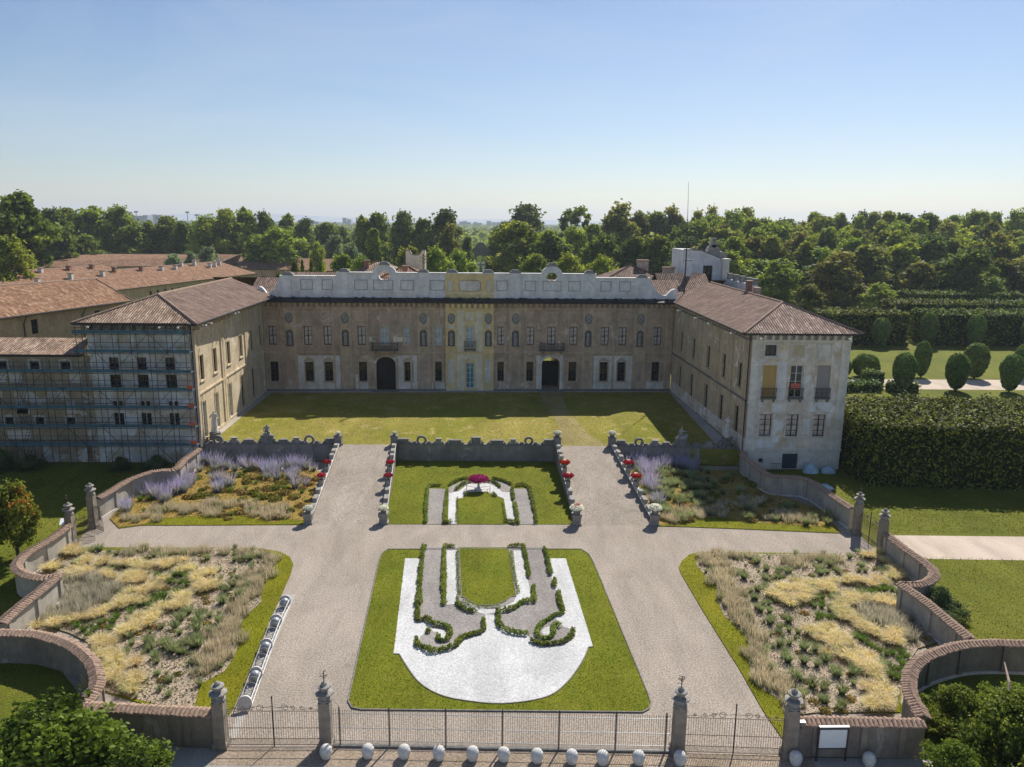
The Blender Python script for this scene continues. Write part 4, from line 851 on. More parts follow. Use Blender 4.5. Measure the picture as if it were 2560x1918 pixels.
# ---------------------------------------------------------------- terrace balustrade in three lengths
def balustrade(label, x0, x1, ya, yb, items, pilx):
    """items: (kind, xa, xb, top z) along x; the wall steps from y=ya at x0 to yb at x1"""
    def yy(x): return ya + (yb - ya) * (x - x0) / (x1 - x0)
    t = thing('terrace_wall', label, 'terrace wall', (x0, ya, 0))
    def bx(m, xa, xb, d0, d1, z0, z1):
        m.prism([(xa - x0, yy(xa) - ya + d0), (xb - x0, yy(xb) - ya + d0), (xb - x0, yy(xb) - ya + d1), (xa - x0, yy(xa) - ya + d1)], z0, z1); return m
    bx(MB(), x0, x1, 0, .45, 0, 1.83).build('wall', M_['terrace_wall'], t)
    bx(MB(), x0, x1, -.08, .5, 1.83, 1.95).build('ledge', M_['stone_dark'], t)
    for x in pilx: bx(MB(), x, x + .55, -.05, .02, .02, 1.8).build('pilaster', M_['terrace_wall'], t)
    for kind, xa, xb, z in items:
        m = MB()
        if kind == 'ring':
            c = (xa + xb) / 2; r = (xb - xa) / 2; n = 18; y = yy(c) - ya
            for k in range(n):
                a0, a1 = 2 * math.pi * k / n, 2 * math.pi * (k + 1) / n
                def P(a, rr, d): return (c - x0 + rr * math.cos(a), y + d, 2.33 + rr * .95 * math.sin(a))
                ro_, ri = r + .06, r - .17
                m.face([P(a0, ri, .05), P(a0, ro_, .05), P(a1, ro_, .05), P(a1, ri, .05)]); m.face([P(a0, ri, .38), P(a1, ri, .38), P(a1, ro_, .38), P(a0, ro_, .38)])
                m.face([P(a0, ro_, .05), P(a0, ro_, .38), P(a1, ro_, .38), P(a1, ro_, .05)]); m.face([P(a0, ri, .05), P(a1, ri, .05), P(a1, ri, .38), P(a0, ri, .38)])
            for s in (-1, 1):
                e = c + s * (r + .1); bx(m, min(e, e + s * .38), max(e, e + s * .38), .05, .38, 1.95, 2.2)
                e2 = e + s * .38; bx(m, min(e2, e2 + s * .25), max(e2, e2 + s * .25), .07, .36, 1.95, 2.05)
            m.build('stone_ring', M_['stone_dark'], t)
        else:
            bx(m, xa + .05, xb - .05, .04, .42, 1.95, z - .08); bx(m, xa, xb, -.02, .47, z - .08, z)
            for s, e in ((-1, xa), (1, xb)):
                for k, (w, hh) in enumerate(((.14, .55), (.28, .3))):
                    p = e + s * (.14 * k); bx(m, min(p, p + s * .14), max(p, p + s * .14), .06, .4, 1.95, 1.95 + (z - 1.95) * hh)
            m.build('merlon' if kind == 'merlon' else 'pedestal', M_['stone' if kind == 'block' else 'stone_dark'], t)
    return t
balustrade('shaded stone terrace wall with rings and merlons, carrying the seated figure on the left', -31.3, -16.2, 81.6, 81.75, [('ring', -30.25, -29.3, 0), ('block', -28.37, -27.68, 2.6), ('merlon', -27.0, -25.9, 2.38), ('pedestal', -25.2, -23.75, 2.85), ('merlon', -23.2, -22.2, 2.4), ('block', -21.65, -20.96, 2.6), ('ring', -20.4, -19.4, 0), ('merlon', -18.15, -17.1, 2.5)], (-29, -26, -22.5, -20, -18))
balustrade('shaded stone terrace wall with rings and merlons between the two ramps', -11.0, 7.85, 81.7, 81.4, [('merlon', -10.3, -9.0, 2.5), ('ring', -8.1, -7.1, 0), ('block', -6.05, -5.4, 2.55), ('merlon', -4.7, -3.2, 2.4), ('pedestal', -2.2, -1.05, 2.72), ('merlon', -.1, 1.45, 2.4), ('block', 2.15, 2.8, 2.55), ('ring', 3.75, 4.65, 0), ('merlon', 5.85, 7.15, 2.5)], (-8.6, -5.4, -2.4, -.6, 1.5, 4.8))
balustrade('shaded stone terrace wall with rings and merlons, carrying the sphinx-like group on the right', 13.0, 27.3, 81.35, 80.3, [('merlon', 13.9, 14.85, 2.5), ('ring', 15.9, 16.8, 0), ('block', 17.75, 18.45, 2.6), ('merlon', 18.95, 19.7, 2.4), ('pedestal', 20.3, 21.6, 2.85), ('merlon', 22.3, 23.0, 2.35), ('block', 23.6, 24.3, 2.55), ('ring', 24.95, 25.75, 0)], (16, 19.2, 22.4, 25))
# ---------------------------------------------------------------- ramp walls
def ramp_wall(label, A, B, outw, group='ramp walls'):
    A = Vector(A); B = Vector(B); L = (B - A).length; d = (B - A) / L; n = Vector((d.y, -d.x)) * outw
    t = thing('ramp_wall', label, 'ramp wall', (A.x, A.y, 0), 0, group)
    def q(s, o, z): p = d * s + n * o; return (p.x, p.y, z)
    def rz(s): return TZ * max(0, min(1, s / L))
    m = MB(); N_ = 12
    for k in range(N_):
        a, b = .5 + (L - .5) * k / N_, .5 + (L - .5) * (k + 1) / N_
        i = m.add([q(a, 0, 0), q(b, 0, 0), q(b, .34, 0), q(a, .34, 0), q(a, 0, rz(a) + .32), q(b, 0, rz(b) + .32), q(b, .34, rz(b) + .32), q(a, .34, rz(a) + .32)])
        for f in ((0, 1, 5, 4), (2, 3, 7, 6), (4, 5, 6, 7), (0, 4, 7, 3), (1, 2, 6, 5)): m.f.append(tuple(i + x for x in f))
    m.build('wall', M_['terrace_wall'], t)
    m = MB()
    for k in range(N_):
        a, b = .5 + (L - .5) * k / N_, .5 + (L - .5) * (k + 1) / N_
        i = m.add([q(a, -.05, rz(a) + .32), q(b, -.05, rz(b) + .32), q(b, .39, rz(b) + .32), q(a, .39, rz(a) + .32), q(a, -.05, rz(a) + .4), q(b, -.05, rz(b) + .4), q(b, .39, rz(b) + .4), q(a, .39, rz(a) + .4)])
        for f in ((0, 1, 5, 4), (2, 3, 7, 6), (4, 5, 6, 7), (0, 4, 7, 3), (1, 2, 6, 5), (3, 2, 1, 0)): m.f.append(tuple(i + x for x in f))
    m.build('ledge', M_['stone_pale'], t)
    for s, w, h in ((2.3, .75, .28), (3.8, 1.1, .36), (5.3, .65, .42), (7.2, .8, .52), (8.4, .4, .3), (10.4, .8, .52), (11.9, .6, .3), (13.6, .7, .42), (15.0, 1.0, .36), (16.6, .7, .3)):
        m = MB(); z0 = rz(s - w / 2) + .39; z1 = rz(s) + .4 + h
        i = m.add([q(s - w / 2, .0, z0), q(s + w / 2, .0, z0), q(s + w / 2, .34, z0), q(s - w / 2, .34, z0), q(s - w / 2, -.03, z1), q(s + w / 2, -.03, z1), q(s + w / 2, .37, z1), q(s - w / 2, .37, z1)])
        for f in ((0, 1, 5, 4), (2, 3, 7, 6), (4, 5, 6, 7), (0, 4, 7, 3), (1, 2, 6, 5)): m.f.append(tuple(i + x for x in f))
        m.build('block', M_['stone'], t)
    c = q(.15, .17, 0); m = MB(); m.lathe([(.42, 0), (.42, .12), (.33, .2), (.34, .5), (.40, .86), (.43, .9), (.43, .98)], (c[0], c[1], 0), sq=4); m.build('end_block', M_['stone'], t)
    c = q(L - .1, .17, 0); m = MB(); m.lathe([(.38, 0), (.38, 2.75), (.44, 2.8), (.44, 2.9)], (c[0], c[1], 0), sq=4); m.build('top_pier', M_['stone_dark'], t)
    return t, q, rz
FLOW = {}
def flower_mesh(key, rx, rz_, n, size, mats):
    rs = np.random.RandomState(len(key) * 7 + n)
    d = rs.normal(0, 1, (n, 3)); d[:, 2] = np.abs(d[:, 2]) * .9; d /= np.linalg.norm(d, axis=1, keepdims=True)
    r = rs.uniform(.82, 1.04, (n, 1)); p = d * r * np.array([rx, rx, rz_])
    return npquads(key, leaf_quads(rs, p, d, size, .6, 1.1), mats, rs.uniform(0, 1, n))
FL = {'red': flower_mesh('red_flowers', .50, .28, 700, .085, M_['flower_red']), 'white': flower_mesh('white_flowers', .46, .3, 700, .08, M_['flower_white']),
      'magenta': flower_mesh('magenta_flowers', 1.0, .38, 2600, .10, M_['flower_magenta']), 'leaf': flower_mesh('planter_leaves', .40, .16, 260, .1, M_['leaf_mid'])}
bowl = MB().lathe([(.16, 0), (.13, .05), (.2, .12), (.34, .24), (.40, .33), (.42, .37), (.36, .37)], n=14).mesh('bowl', M_['stone_dark'], True)
tub = MB().lathe([(.22, 0), (.22, .05), (.27, .3), (.31, .36), (.28, .37)], n=12).mesh('tub', M_['stone_dark'], True)
eye = flower_mesh('pale_flower_centre', .2, .13, 90, .08, M_['flower_white'])
redeye = flower_mesh('red_flower_centre', .2, .13, 90, .08, M_['flower_red'])
def planter(kind, loc, label, group, s=1.0, centre=None):
    t = thing('flower_planter', label, 'planter', loc, random.uniform(0, 6), group, s)
    link('bowl', bowl if kind == 'red' else tub, t)
    link('leaves', FL['leaf'], t, (0, 0, .34)); f = link('flowers', FL[kind], t, (0, 0, .40 if kind == 'red' else .36))
    if centre == 'pale': link('flower_centre', eye, t, (0, 0, .60))
    if centre == 'red': link('flower_centre', redeye, t, (0, 0, .58))
    return t
random.seed(5)
for lab, A, B, o in (('left side of the left ramp', RAMPS['L'][0], RAMPS['L'][2], -1), ('right side of the left ramp', RAMPS['L'][1], RAMPS['L'][3], 1), ('left side of the right ramp', RAMPS['R'][0], RAMPS['R'][2], -1), ('right side of the right ramp', RAMPS['R'][1], RAMPS['R'][3], 1)):
    t, q, rz = ramp_wall('sloping stone wall with stepped blocks along the ' + lab, A, B, o)
    right = 'right ramp' in lab
    for s, w in ((7.2, 'lower'), (10.4, 'upper')):
        p = q(s, .17, rz(s) + .92); planter('red', (A[0] + p[0], A[1] + p[1], p[2]), '%s bowl of %s red flowers, %s' % (w, 'bright' if right else 'dull', lab), 'red flower bowls on the ramp walls', 1.1 if right else .88, 'pale' if right else None)
    p = q(.15, .17, .98); planter('white', (A[0] + p[0], A[1] + p[1], .98), 'white flower tub at the foot, %s' % lab, 'white flower tubs on the ramp walls', 1.35 if right else 1.0, 'red' if lab.startswith('left side of the right') else None)
    L = (Vector(B) - Vector(A)).length; p = q(L - .1, .17, 2.9); planter('white', (A[0] + p[0], A[1] + p[1], 2.9), 'white flower tub on the top pier, %s' % lab, 'white flower tubs on the ramp walls', .1 + .95 if right else .65)
u = thing('flower_urn', 'tall stone urn overflowing with magenta flowers in the middle of the parterre', 'urn', (T['urn'][0][0], T['urn'][0][1], .04))
MB().lathe([(.42, 0), (.42, .1), (.2, .16), (.13, .3), (.11, .62), (.16, .74), (.4, .92), (.66, 1.02), (.72, 1.1), (.6, 1.1)], n=16).build('urn', M_['stone_pale'], u, smooth=True)
link('flowers', FL['magenta'], u, (0, 0, 1.08)); link('leaves', FL['leaf'], u, (0, 0, 1.02), scale=2.3)
m = MB()
for s in (-1, 1): m.box(s * 1.15 - .03, s * 1.15 + .03, -.6, .6, .0, .05); m.tube((s * 1.15, -.6, 0), (s * 1.15, -.6, .62), .025, 5); m.tube((s * 1.15, .6, 0), (s * 1.15, .6, .62), .025, 5); m.tube((s * 1.15, -.6, .6), (s * 1.15, .6, .6), .025, 5)
m.tube((-1.15, .6, .6), (1.15, .6, .6), .02, 5); m.tube((-1.15, -.6, .6), (0, 0, .2), .02, 5); m.tube((1.15, -.6, .6), (0, 0, .2), .02, 5); m.build('support_frame', M_['dead_wood'], u)

# ---------------------------------------------------------------- statues
def skin_mesh(name, joints, edges, root, mat, extra=None, sub=2):
    me = bpy.data.meshes.new(name + '_cage'); me.from_pydata([j[:3] for j in joints], edges, [])
    o = bpy.data.objects.new(name + '_cage', me); C.objects.link(o)
    md = o.modifiers.new('skin', 'SKIN')
    sk = me.skin_vertices[0].data
    for k, j in enumerate(joints): sk[k].radius = (j[3], j[3]); sk[k].use_root = (k == root)
    o.modifiers.new('sub', 'SUBSURF').levels = sub
    o.modifiers['sub'].render_levels = sub
    dg = bpy.context.evaluated_depsgraph_get(); dg.update()
    ev = bpy.data.meshes.new_from_object(o.evaluated_get(dg)); ev.name = name
    bpy.data.objects.remove(o); bpy.data.meshes.remove(me)
    if extra:
        v = [tuple(x.co) for x in ev.vertices]; f = [tuple(p.vertices) for p in ev.polygons]
        k = len(v); v += extra.v; f += [tuple(i + k for i in ff) for ff in extra.f]
        bpy.data.meshes.remove(ev); ev = bpy.data.meshes.new(name); ev.from_pydata(v, [], f)
    ev.materials.clear(); ev.materials.append(mat)
    for p in ev.polygons: p.use_smooth = True
    return ev
def drape(r0, r1, h0, h1, seed, n=22, cy=0.0):
    m = MB(); rs = random.Random(seed); ph = [rs.uniform(0, 6) for _ in range(3)]; i = len(m.v); K = 7
    for a in range(K + 1):
        t = a / K; z = h0 + (h1 - h0) * t; r = r0 + (r1 - r0) * t ** .8
        for k in range(n):
            an = 2 * math.pi * k / n; rr = r * (1 + .14 * math.sin(5 * an + ph[0] + t) + .08 * math.sin(9 * an + ph[1]))
            m.v.append((rr * math.cos(an), cy + rr * .8 * math.sin(an), z))
    for a in range(K):
        for k in range(n): j = (k + 1) % n; m.f.append((a * n + k, a * n + j, (a + 1) * n + j, (a + 1) * n + k))
    return m
ST = [(0, 0, 1.0, .15), (0, 0, 1.25, .13), (0, 0, 1.45, .15), (0, -.01, 1.58, .06), (0, -.03, 1.68, .085), (0, -.02, 1.8, .07),
      (.2, 0, 1.47, .07), (.31, -.04, 1.2, .055), (.2, -.24, 1.08, .04), (-.2, 0, 1.47, .07), (-.34, -.05, 1.24, .055), (-.24, -.26, 1.42, .04),
      (.1, 0, .92, .11), (.12, -.08, .5, .08), (.1, 0, .08, .06), (.11, -.16, .04, .045), (-.1, 0, .92, .11), (-.12, 0, .5, .08), (-.14, .06, .08, .06), (-.15, -.1, .04, .045)]
SE = [(0, 1), (1, 2), (2, 3), (3, 4), (4, 5), (2, 6), (6, 7), (7, 8), (2, 9), (9, 10), (10, 11), (0, 12), (12, 13), (13, 14), (14, 15), (0, 16), (16, 17), (17, 18), (18, 19)]
statue_me = skin_mesh('standing_figure', ST, SE, 0, M_['statue_stone'], drape(.27, .2, .03, 1.05, 4))
pale_me = statue_me.copy(); pale_me.materials.clear(); pale_me.materials.append(M_['stone_pale'])
SS = [(0, 0, .28, .2), (0, -.03, .6, .17), (0, -.06, .85, .17), (0, -.1, 1.0, .07), (0, -.16, 1.1, .09), (0, -.16, 1.22, .075), (.24, -.05, .86, .08), (.34, -.2, .6, .06), (.16, -.42, .5, .05), (-.24, -.05, .86, .08), (-.36, -.1, .55, .065), (-.34, -.3, .34, .05),
      (.14, -.1, .26, .13), (.17, -.5, .36, .1), (.17, -.52, -.02, .07), (.17, -.68, -.06, .05), (-.14, -.1, .26, .13), (-.2, -.46, .3, .1), (-.2, -.44, -.04, .07), (-.2, -.6, -.08, .05)]
seat_me = skin_mesh('seated_figure', SS, SE, 0, M_['statue_stone'], MB().lathe([(.5, -.12), (.48, .0), (.38, .12), (.3, .22)], n=9))
SP = [(0, .1, .25, .22), (.0, -.1, .45, .18), (0, -.18, .78, .15), (0, -.2, .98, .06), (0, -.24, 1.1, .1), (0, -.22, 1.24, .08), (.2, -.18, .8, .07), (.42, -.3, .75, .05), (.6, -.4, .85, .04), (-.2, -.18, .8, .07), (-.3, -.28, .5, .055), (-.26, -.45, .3, .045),
      (.16, .1, .22, .16), (.4, -.2, .28, .1), (.5, -.3, .0, .06), (.55, -.42, -.02, .05), (-.16, .1, .2, .16), (-.25, -.35, .2, .1), (-.25, -.5, .0, .07), (-.25, -.62, -.02, .05)]
sphinx_me = skin_mesh('reclining_figure', SP, SE, 0, M_['statue_stone'], MB().lathe([(.62, -.12), (.6, .0), (.45, .14), (.35, .2)], n=9).ell((.55, .1, .22), .22, .22, .26))
def statue(me, loc, rz, s, label, ped=None):
    t = thing('statue', label, 'statue', loc, rz, None, s)
    link('figure', me, t, (0, 0, ped[1] if ped else .12))
    if ped: MB().lathe([(ped[0], 0), (ped[0], .08), (ped[0] * .85, .12), (ped[0] * .85, ped[1] - .06), (ped[0], ped[1] - .02), (ped[0], ped[1])], sq=4).build('pedestal', M_['stone_dark'], t)
    return t
statue(seat_me, (-24.47, 81.85, 2.84), .5, .95, 'weathered grey statue of a seated draped figure on the left terrace wall')
statue(sphinx_me, (20.95, 81.05, 2.84), -.3, 1.0, 'weathered grey statue group with an outstretched arm on the right terrace wall')
statue(pale_me, (-30.6, 83.2, TZ), .6, 1.35, 'pale draped standing statue at the corner of the scaffolded wing', (.42, .75))
statue(pale_me, (26.2, 81.6, TZ), -.4, 1.35, 'pale draped standing statue against the corner of the right wing', (.42, .75))
# ---------------------------------------------------------------- palace: windows and other repeated parts
def win_frame(w, h, nc=2, nr=4, bar=.05, mid=.1, out=.09, split=None):
    m = MB(); y0, y1 = -.05, .05
    m.box(-w / 2, -w / 2 + out, y0, y1, 0, h); m.box(w / 2 - out, w / 2, y0, y1, 0, h); m.box(-w / 2 + out, w / 2 - out, y0, y1, 0, out); m.box(-w / 2 + out, w / 2 - out, y0, y1, h - out, h)
    m.box(-mid / 2, mid / 2, y0 - .012, y1 - .012, out, h - out)
    for k in range(1, nr): z = h * k / nr; m.box(-w / 2 + out, w / 2 - out, y0 + .02, y1 - .02, z - bar / 2, z + bar / 2)
    if split: m.box(-w / 2 + out, w / 2 - out, y0 - .02, y1 - .02, h * split - .07, h * split + .07)
    return m
def win_pane(w, h): return MB().box(-w / 2 + .04, w / 2 - .04, .02, .035, .04, h - .04)
def surround(w, h, crest=.55, jamb=.16, th=.06, seed=0):
    """moulded plaster frame with a curved crest; local y=0 is the wall face, -y outward"""
    m = MB()
    for s in (-1, 1): m.box(min(s * w / 2, s * (w / 2 + jamb)), max(s * w / 2, s * (w / 2 + jamb)), -th, 0, -.02, h + .1)
    m.box(-w / 2 - jamb - .12, w / 2 + jamb + .12, -th - .1, 0, -.16, -.02)
    N_ = 9; W_ = w / 2 + jamb
    for k in range(N_):
        a0 = -1 + 2 * k / N_; a1 = -1 + 2 * (k + 1) / N_
        def top(a): return h + .12 + crest * max(0, (math.cos(a * math.pi) + 1) / 2) ** .7 * .8 + .12
        i = m.add([(a0 * W_, -th, h + .1), (a1 * W_, -th, h + .1), (a1 * W_, -th, top(a1)), (a0 * W_, -th, top(a0)), (a0 * W_, 0, h + .1), (a1 * W_, 0, h + .1), (a1 * W_, 0, top(a1)), (a0 * W_, 0, top(a0))])
        for f in ((0, 1, 2, 3), (3, 2, 6, 7)): m.f.append(tuple(i + q for q in f))
    return m
WM = {}
def wkind(key, w, h, fmat, pmat, **kw):
    WM[key] = (win_frame(w, h, **kw).mesh('window', M_[fmat]), win_pane(w, h).mesh('pane', M_[pmat]))
wkind('up', 1.14, 2.66, 'window_wood', 'glass_curtain_reflect')
wkind('low', 1.14, 2.85, 'window_wood', 'glass_dark', nr=5)
wkind('pale', 1.14, 2.66, 'window_pale', 'glass_pale')
wkind('teal', 1.16, 3.7, 'window_pale', 'glass_teal', nr=5)
wkind('french', 1.2, 4.0, 'window_pale', 'glass_dark', nr=7, mid=.09)
wkind('dark_door', 1.2, 4.0, 'window_wood', 'glass_dark', nr=6)
wkind('side_up', 1.15, 2.66, 'window_wood', 'glass_dark')
wkind('front_low', 1.25, 2.4, 'window_wood', 'glass_curtain_reflect', nr=4)
wkind('front_mid', 1.4, 3.35, 'window_pale', 'glass_dark', nr=4)
wkind('sq', 1.0, 1.4, 'window_wood', 'glass_dark', nr=2)
wkind('sqs', 1.0, .95, 'window_wood', 'glass_dark', nr=1)
wkind('balc', 1.15, 1.75, 'window_wood', 'glass_dark', nr=2)
wkind('tall_dark', .62, 2.0, 'window_wood', 'glass_dark', nr=2)
SURR = {}
def window(parent, fr, O, ang, s, z, key, wallmat=None, d=-.2, sh=None):
    x, y, zz = fr(s, d, z); f, p = WM[key]
    o = link('window', f, parent, (x, y, zz), ang); link('pane', p, o)
    if wallmat:
        w = max(v.co.x for v in f.vertices) * 2; h = max(v.co.z for v in f.vertices)
        k = (key, wallmat, sh)
        if k not in SURR: SURR[k] = surround(w, h, sh if sh is not None else .55).mesh('window_surround', M_[wallmat])
        x, y, zz = fr(s, .0, z); link('window_surround', SURR[k], parent, (x, y, zz), ang)
    return o
def op(s, w, z, h, *a): return (s - w / 2, s + w / 2, z, z + h) + a
def balcony(parent, fr, ang, s, z, w, dep, h=1.0, name='balcony'):
    x, y, zz = fr(s, 0, z); t = MB(); t.box(-w / 2, w / 2, -dep, .0, -.14, 0)
    for k in (-1, 1): t.box(k * w * .36 - .1, k * w * .36 + .1, -dep * .7, 0, -.45, -.14)
    o = link(name, t.mesh(name, M_['stone_dark']), parent, (x, y, zz), ang)
    r = MB(); n = int(w / .11)
    for k in range(n + 1): xx = -w / 2 + .04 + (w - .08) * k / n; r.tube((xx, -dep + .04, 0), (xx, -dep + .04 - .05 * math.sin(3.1 * .5), h), .016, 4)
    for sx in (-1, 1):
        for k in range(max(1, int(dep / .12))): r.tube((sx * (w / 2 - .04), -dep + .04 + .12 * k, 0), (sx * (w / 2 - .04), -dep + .04 + .12 * k, h), .016, 4)
    for zz2 in (.06, h): r.box(-w / 2, w / 2, -dep, -dep + .05, zz2 - .025, zz2 + .025)
    for sx in (-1, 1):
        for zz2 in (.06, h): r.box(min(sx * w / 2, sx * (w / 2 - .05)), max(sx * w / 2, sx * (w / 2 - .05)), -dep + .05, 0, zz2 - .025, zz2 + .025)
    for k in range(int(w / .5)): scroll(r, -w / 2 + .35 + .5 * k, h * .5, .16, 1, -dep + .02)
    link('railing', r.mesh('railing', M_['iron']), o); return o
def mesh_bust():
    m = MB(); m.lathe([(.26, 0), (.3, .08), (.22, .2), (.1, .27), (.09, .33), (.15, .42), (.155, .52), (.08, .62)], n=9); return m
BUST = mesh_bust().mesh('bust', M_['statue_stone'], True)
def oval_mesh(rx, rz_, rim=.1, th=.08):
    m = MB(); n = 20
    for k in range(n):
        a, b = 2 * math.pi * k / n, 2 * math.pi * (k + 1) / n
        p = lambda t, q, y: (q * rx * math.cos(t) if q <= 1 else (rx + rim) * math.cos(t), y, q * rz_ * math.sin(t) if q <= 1 else (rz_ + rim) * math.sin(t))
        m.face([p(a, 1, -th), p(b, 1, -th), p(b, 2, -th), p(a, 2, -th)]); m.face([p(a, 2, -th), p(b, 2, -th), p(b, 2, 0), p(a, 2, 0)]); m.face([p(a, 1, -th), p(a, 1, -.01), p(b, 1, -.01), p(b, 1, -th)])
    return m
OVAL = oval_mesh(.42, .66).mesh('medallion', M_['stone_dark'])
def disc_mesh(rx, rz_):
    return MB().face([(rx * math.cos(-2 * math.pi * k / 20), -.015, rz_ * math.sin(-2 * math.pi * k / 20)) for k in range(20)])
ODISC = disc_mesh(.42, .66).mesh('medallion_field', M_['statue_stone'])
def medallion(parent, fr, ang, s, z, d):
    x, y, zz = fr(s, d, z); o = link('medallion', OVAL, parent, (x, y, zz), ang); link('medallion_field', ODISC, o); link('bust', BUST, o, (0, -.02, -.38), 0, (1, .55, 1.2))
def eave_lamps(parent, fr, ang, ss, z, d):
    for s in ss:
        x, y, zz = fr(s, d, z); m = MB(); m.tube((0, 0, 0), (0, -.5, -.1), .025, 4); m.box(-.09, .09, -.62, -.48, -.16, .0); link('eave_lamp', m.mesh('eave_lamp', M_['white_paint']), parent, (x, y, zz), ang)

# ---------------------------------------------------------------- palace: central block
FA, FB = (-32.4, 109.0), (26.4, 110.4)
O = (-3.0, 109.7, TZ)
pal = thing('palace', 'long central palace block with yellow middle bay and white parapet with two round gables', 'palace', O)
fr, FLn, fang = frame(FA, FB, O)
ZG, ZS, ZC, ZP = 1.8, 7.45, 14.6, 15.15
upops = [op(s, 1.14, 8.5, 2.66) for s in T['up_win'] + T['up_pale']]
lowops = [op(s, 1.14, 3.2, 2.85) for s in T['low_win']]
doorops = [op(T['doors'][0], 2.75, ZG, 4.95, .75), op(T['doors'][1], 2.6, ZG, 4.95, .75)]
nicheops = [op(s, 1.02, 8.35, 2.35, .9) for s in T['niche']]
yup, ylow = op(T['up_yellow'], 1.16, 8.1, 3.05), op(T['low_yellow'], 1.16, 2.2, 3.7)
allops = upops + lowops + doorops + nicheops + [yup, ylow]
y0, y3 = T['yel'][0], T['yel'][3]
m = MB(); wall(m, fr, 0, y0, ZG, ZC, allops); m.build('wall', M_['stucco_brown'], pal)
m = MB(); wall(m, fr, y3, FLn, ZG, ZC, allops); m.build('wall', M_['stucco_brown'], pal); m = MB()
# back and ends of the block, 12 m deep
for a, b, c, d in ((0, 0, 0, -12), (FLn, FLn, 0, -12)): m.face([fr(a, c, ZG), fr(b, d, ZG), fr(b, d, ZC), fr(a, c, ZC)])
m.build('end_wall', M_['stucco_brown'], pal)
m = MB(); wall(m, fr, -8, FLn + 9, ZG, ZC, [op(T['doors'][1], 2.6, ZG, 4.8, .8)], d0=-12, depth=-.3); m.build('back_wall', M_['stucco_tan'], pal)
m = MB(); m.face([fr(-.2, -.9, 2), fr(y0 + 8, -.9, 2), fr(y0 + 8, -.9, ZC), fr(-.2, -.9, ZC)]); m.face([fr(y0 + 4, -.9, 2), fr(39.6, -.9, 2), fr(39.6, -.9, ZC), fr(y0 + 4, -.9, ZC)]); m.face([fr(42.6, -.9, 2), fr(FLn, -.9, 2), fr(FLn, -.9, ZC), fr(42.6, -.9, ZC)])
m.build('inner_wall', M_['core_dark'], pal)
m = MB(); wall(m, fr, y0, y3, ZG + .01, ZC, allops + [], d0=.12, depth=.42, rim=.14); m.build('yellow_bay', M_['stucco_cream'], pal)
for a, b in ((T['yel'][0], T['yel'][1]), (T['yel'][2], T['yel'][3])):
    m = MB(); wall(m, fr, a - .02, b, ZG + .25, ZC, nicheops, d0=.22, depth=.3, rim=.12); m.build('pilaster', M_['stucco_yellow'], pal)
    m = MB(); fbox(m, fr, a + .4, b - .4, .2, .24, 3.0, 6.4); fbox(m, fr, a + .45, b - .45, .2, .24, 10.95, 11.4); m.build('inset_panel', M_['stucco_white'], pal)
for a, b in T['pil']:
    m = MB(); wall(m, fr, a, b, ZG + .25, ZC, nicheops, d0=.10, depth=.3, rim=.12); m.build('pilaster', M_['stucco_ochre'], pal)
    m = MB(); fbox(m, fr, a + .35, b - .35, .08, .13, 3.2, 6.2); m.build('inset_panel', M_['stucco_brown'], pal)
for s in (9.98, 29.4 - 14.6, 20.9, 24.2, 34.4, 37.4, 43.0, 50.2, 0.35, 57.9):
    m = MB(); fbox(m, fr, s - .14, s + .14, 0, .07, ZG + .25, ZS - .1); fbox(m, fr, s - .12, s + .12, 0, .06, ZS + .1, ZC); m.build('lesene', M_['stucco_ochre'], pal)
for a, b in T['white']:
    m = MB(); wall(m, fr, a, b, ZG + .22, 6.95, lowops, d0=.03, depth=.05, rim=.03); m.build('plaster_panel', M_['stucco_white'], pal)
for a, b, z0, z1 in ((15.4, 16.0, 8.9, 9.7), (18.4, 20.2, 8.95, 9.65), (15.0, 16.0, 9.0, 9.65), (12.9, 13.4, 2.0, 4.2), (13.5, 14.9, 2.0, 3.0), (23.8, 25.7, 2.0, 3.0), (34.9, 36.7, 2.0, 3.7), (39.0, 39.7, 2.0, 7.0), (42.45, 43.0, 2.0, 7.0), (55.2, 58.0, 2.0, 3.2), (53.2, 54.6, 2.0, 4.4)):
    m = MB(); fbox(m, fr, a, b, 0, .022, z0, z1); m.build('plaster_patch', M_['stucco_white' if z0 < 5 else 'stucco_cream'], pal)
# blind frames of the top storey
for s in (1.4, 6.4, 9.1, 13.9, 17.3, 20.5, 24.7, 34.0, 38.0, 41.1, 44.3, 48.9, 51.5, 56.5):
    m = MB()
    for (a, b, c, d) in ((-.85, .85, 13.2, 13.3), (-.85, .85, 11.95, 12.05), (-.85, -.75, 12.05, 13.2), (.75, .85, 12.05, 13.2)): fbox(m, fr, s + a, s + b, 0, .05, c, d)
    m.build('blind_frame', M_['stucco_ochre'], pal)
m = MB(); s = T['up_yellow']
for (a, b, c, d) in ((-.85, .85, 13.3, 13.5), (-.85, .85, 11.9, 12.1), (-.85, -.65, 12.1, 13.3), (.65, .85, 12.1, 13.3)): fbox(m, fr, s + a, s + b, .1, .18, c, d)
m.build('blind_frame', M_['stucco_yellow'], pal)
m = MB(); fbox(m, fr, 0, y0 - .03, 0, .16, ZS - .12, ZS + .12); fbox(m, fr, y3 + .03, FLn, 0, .16, ZS - .12, ZS + .12); m.build('string_course', M_['stucco_ochre'], pal)
m = MB(); fbox(m, fr, y0 - .03, y3 + .03, .1, .3, ZS - .13, ZS + .13); m.build('string_course', M_['stucco_yellow'], pal)
m = MB()
for a, b in ((0, T['doors'][0] - 1.4), (T['doors'][0] + 1.4, y0), (y3, T['doors'][1] - 1.35), (T['doors'][1] + 1.35, FLn)): fbox(m, fr, a, b, 0, .13, ZG, ZG + .24)
m.build('plinth', M_['stone_dark'], pal)
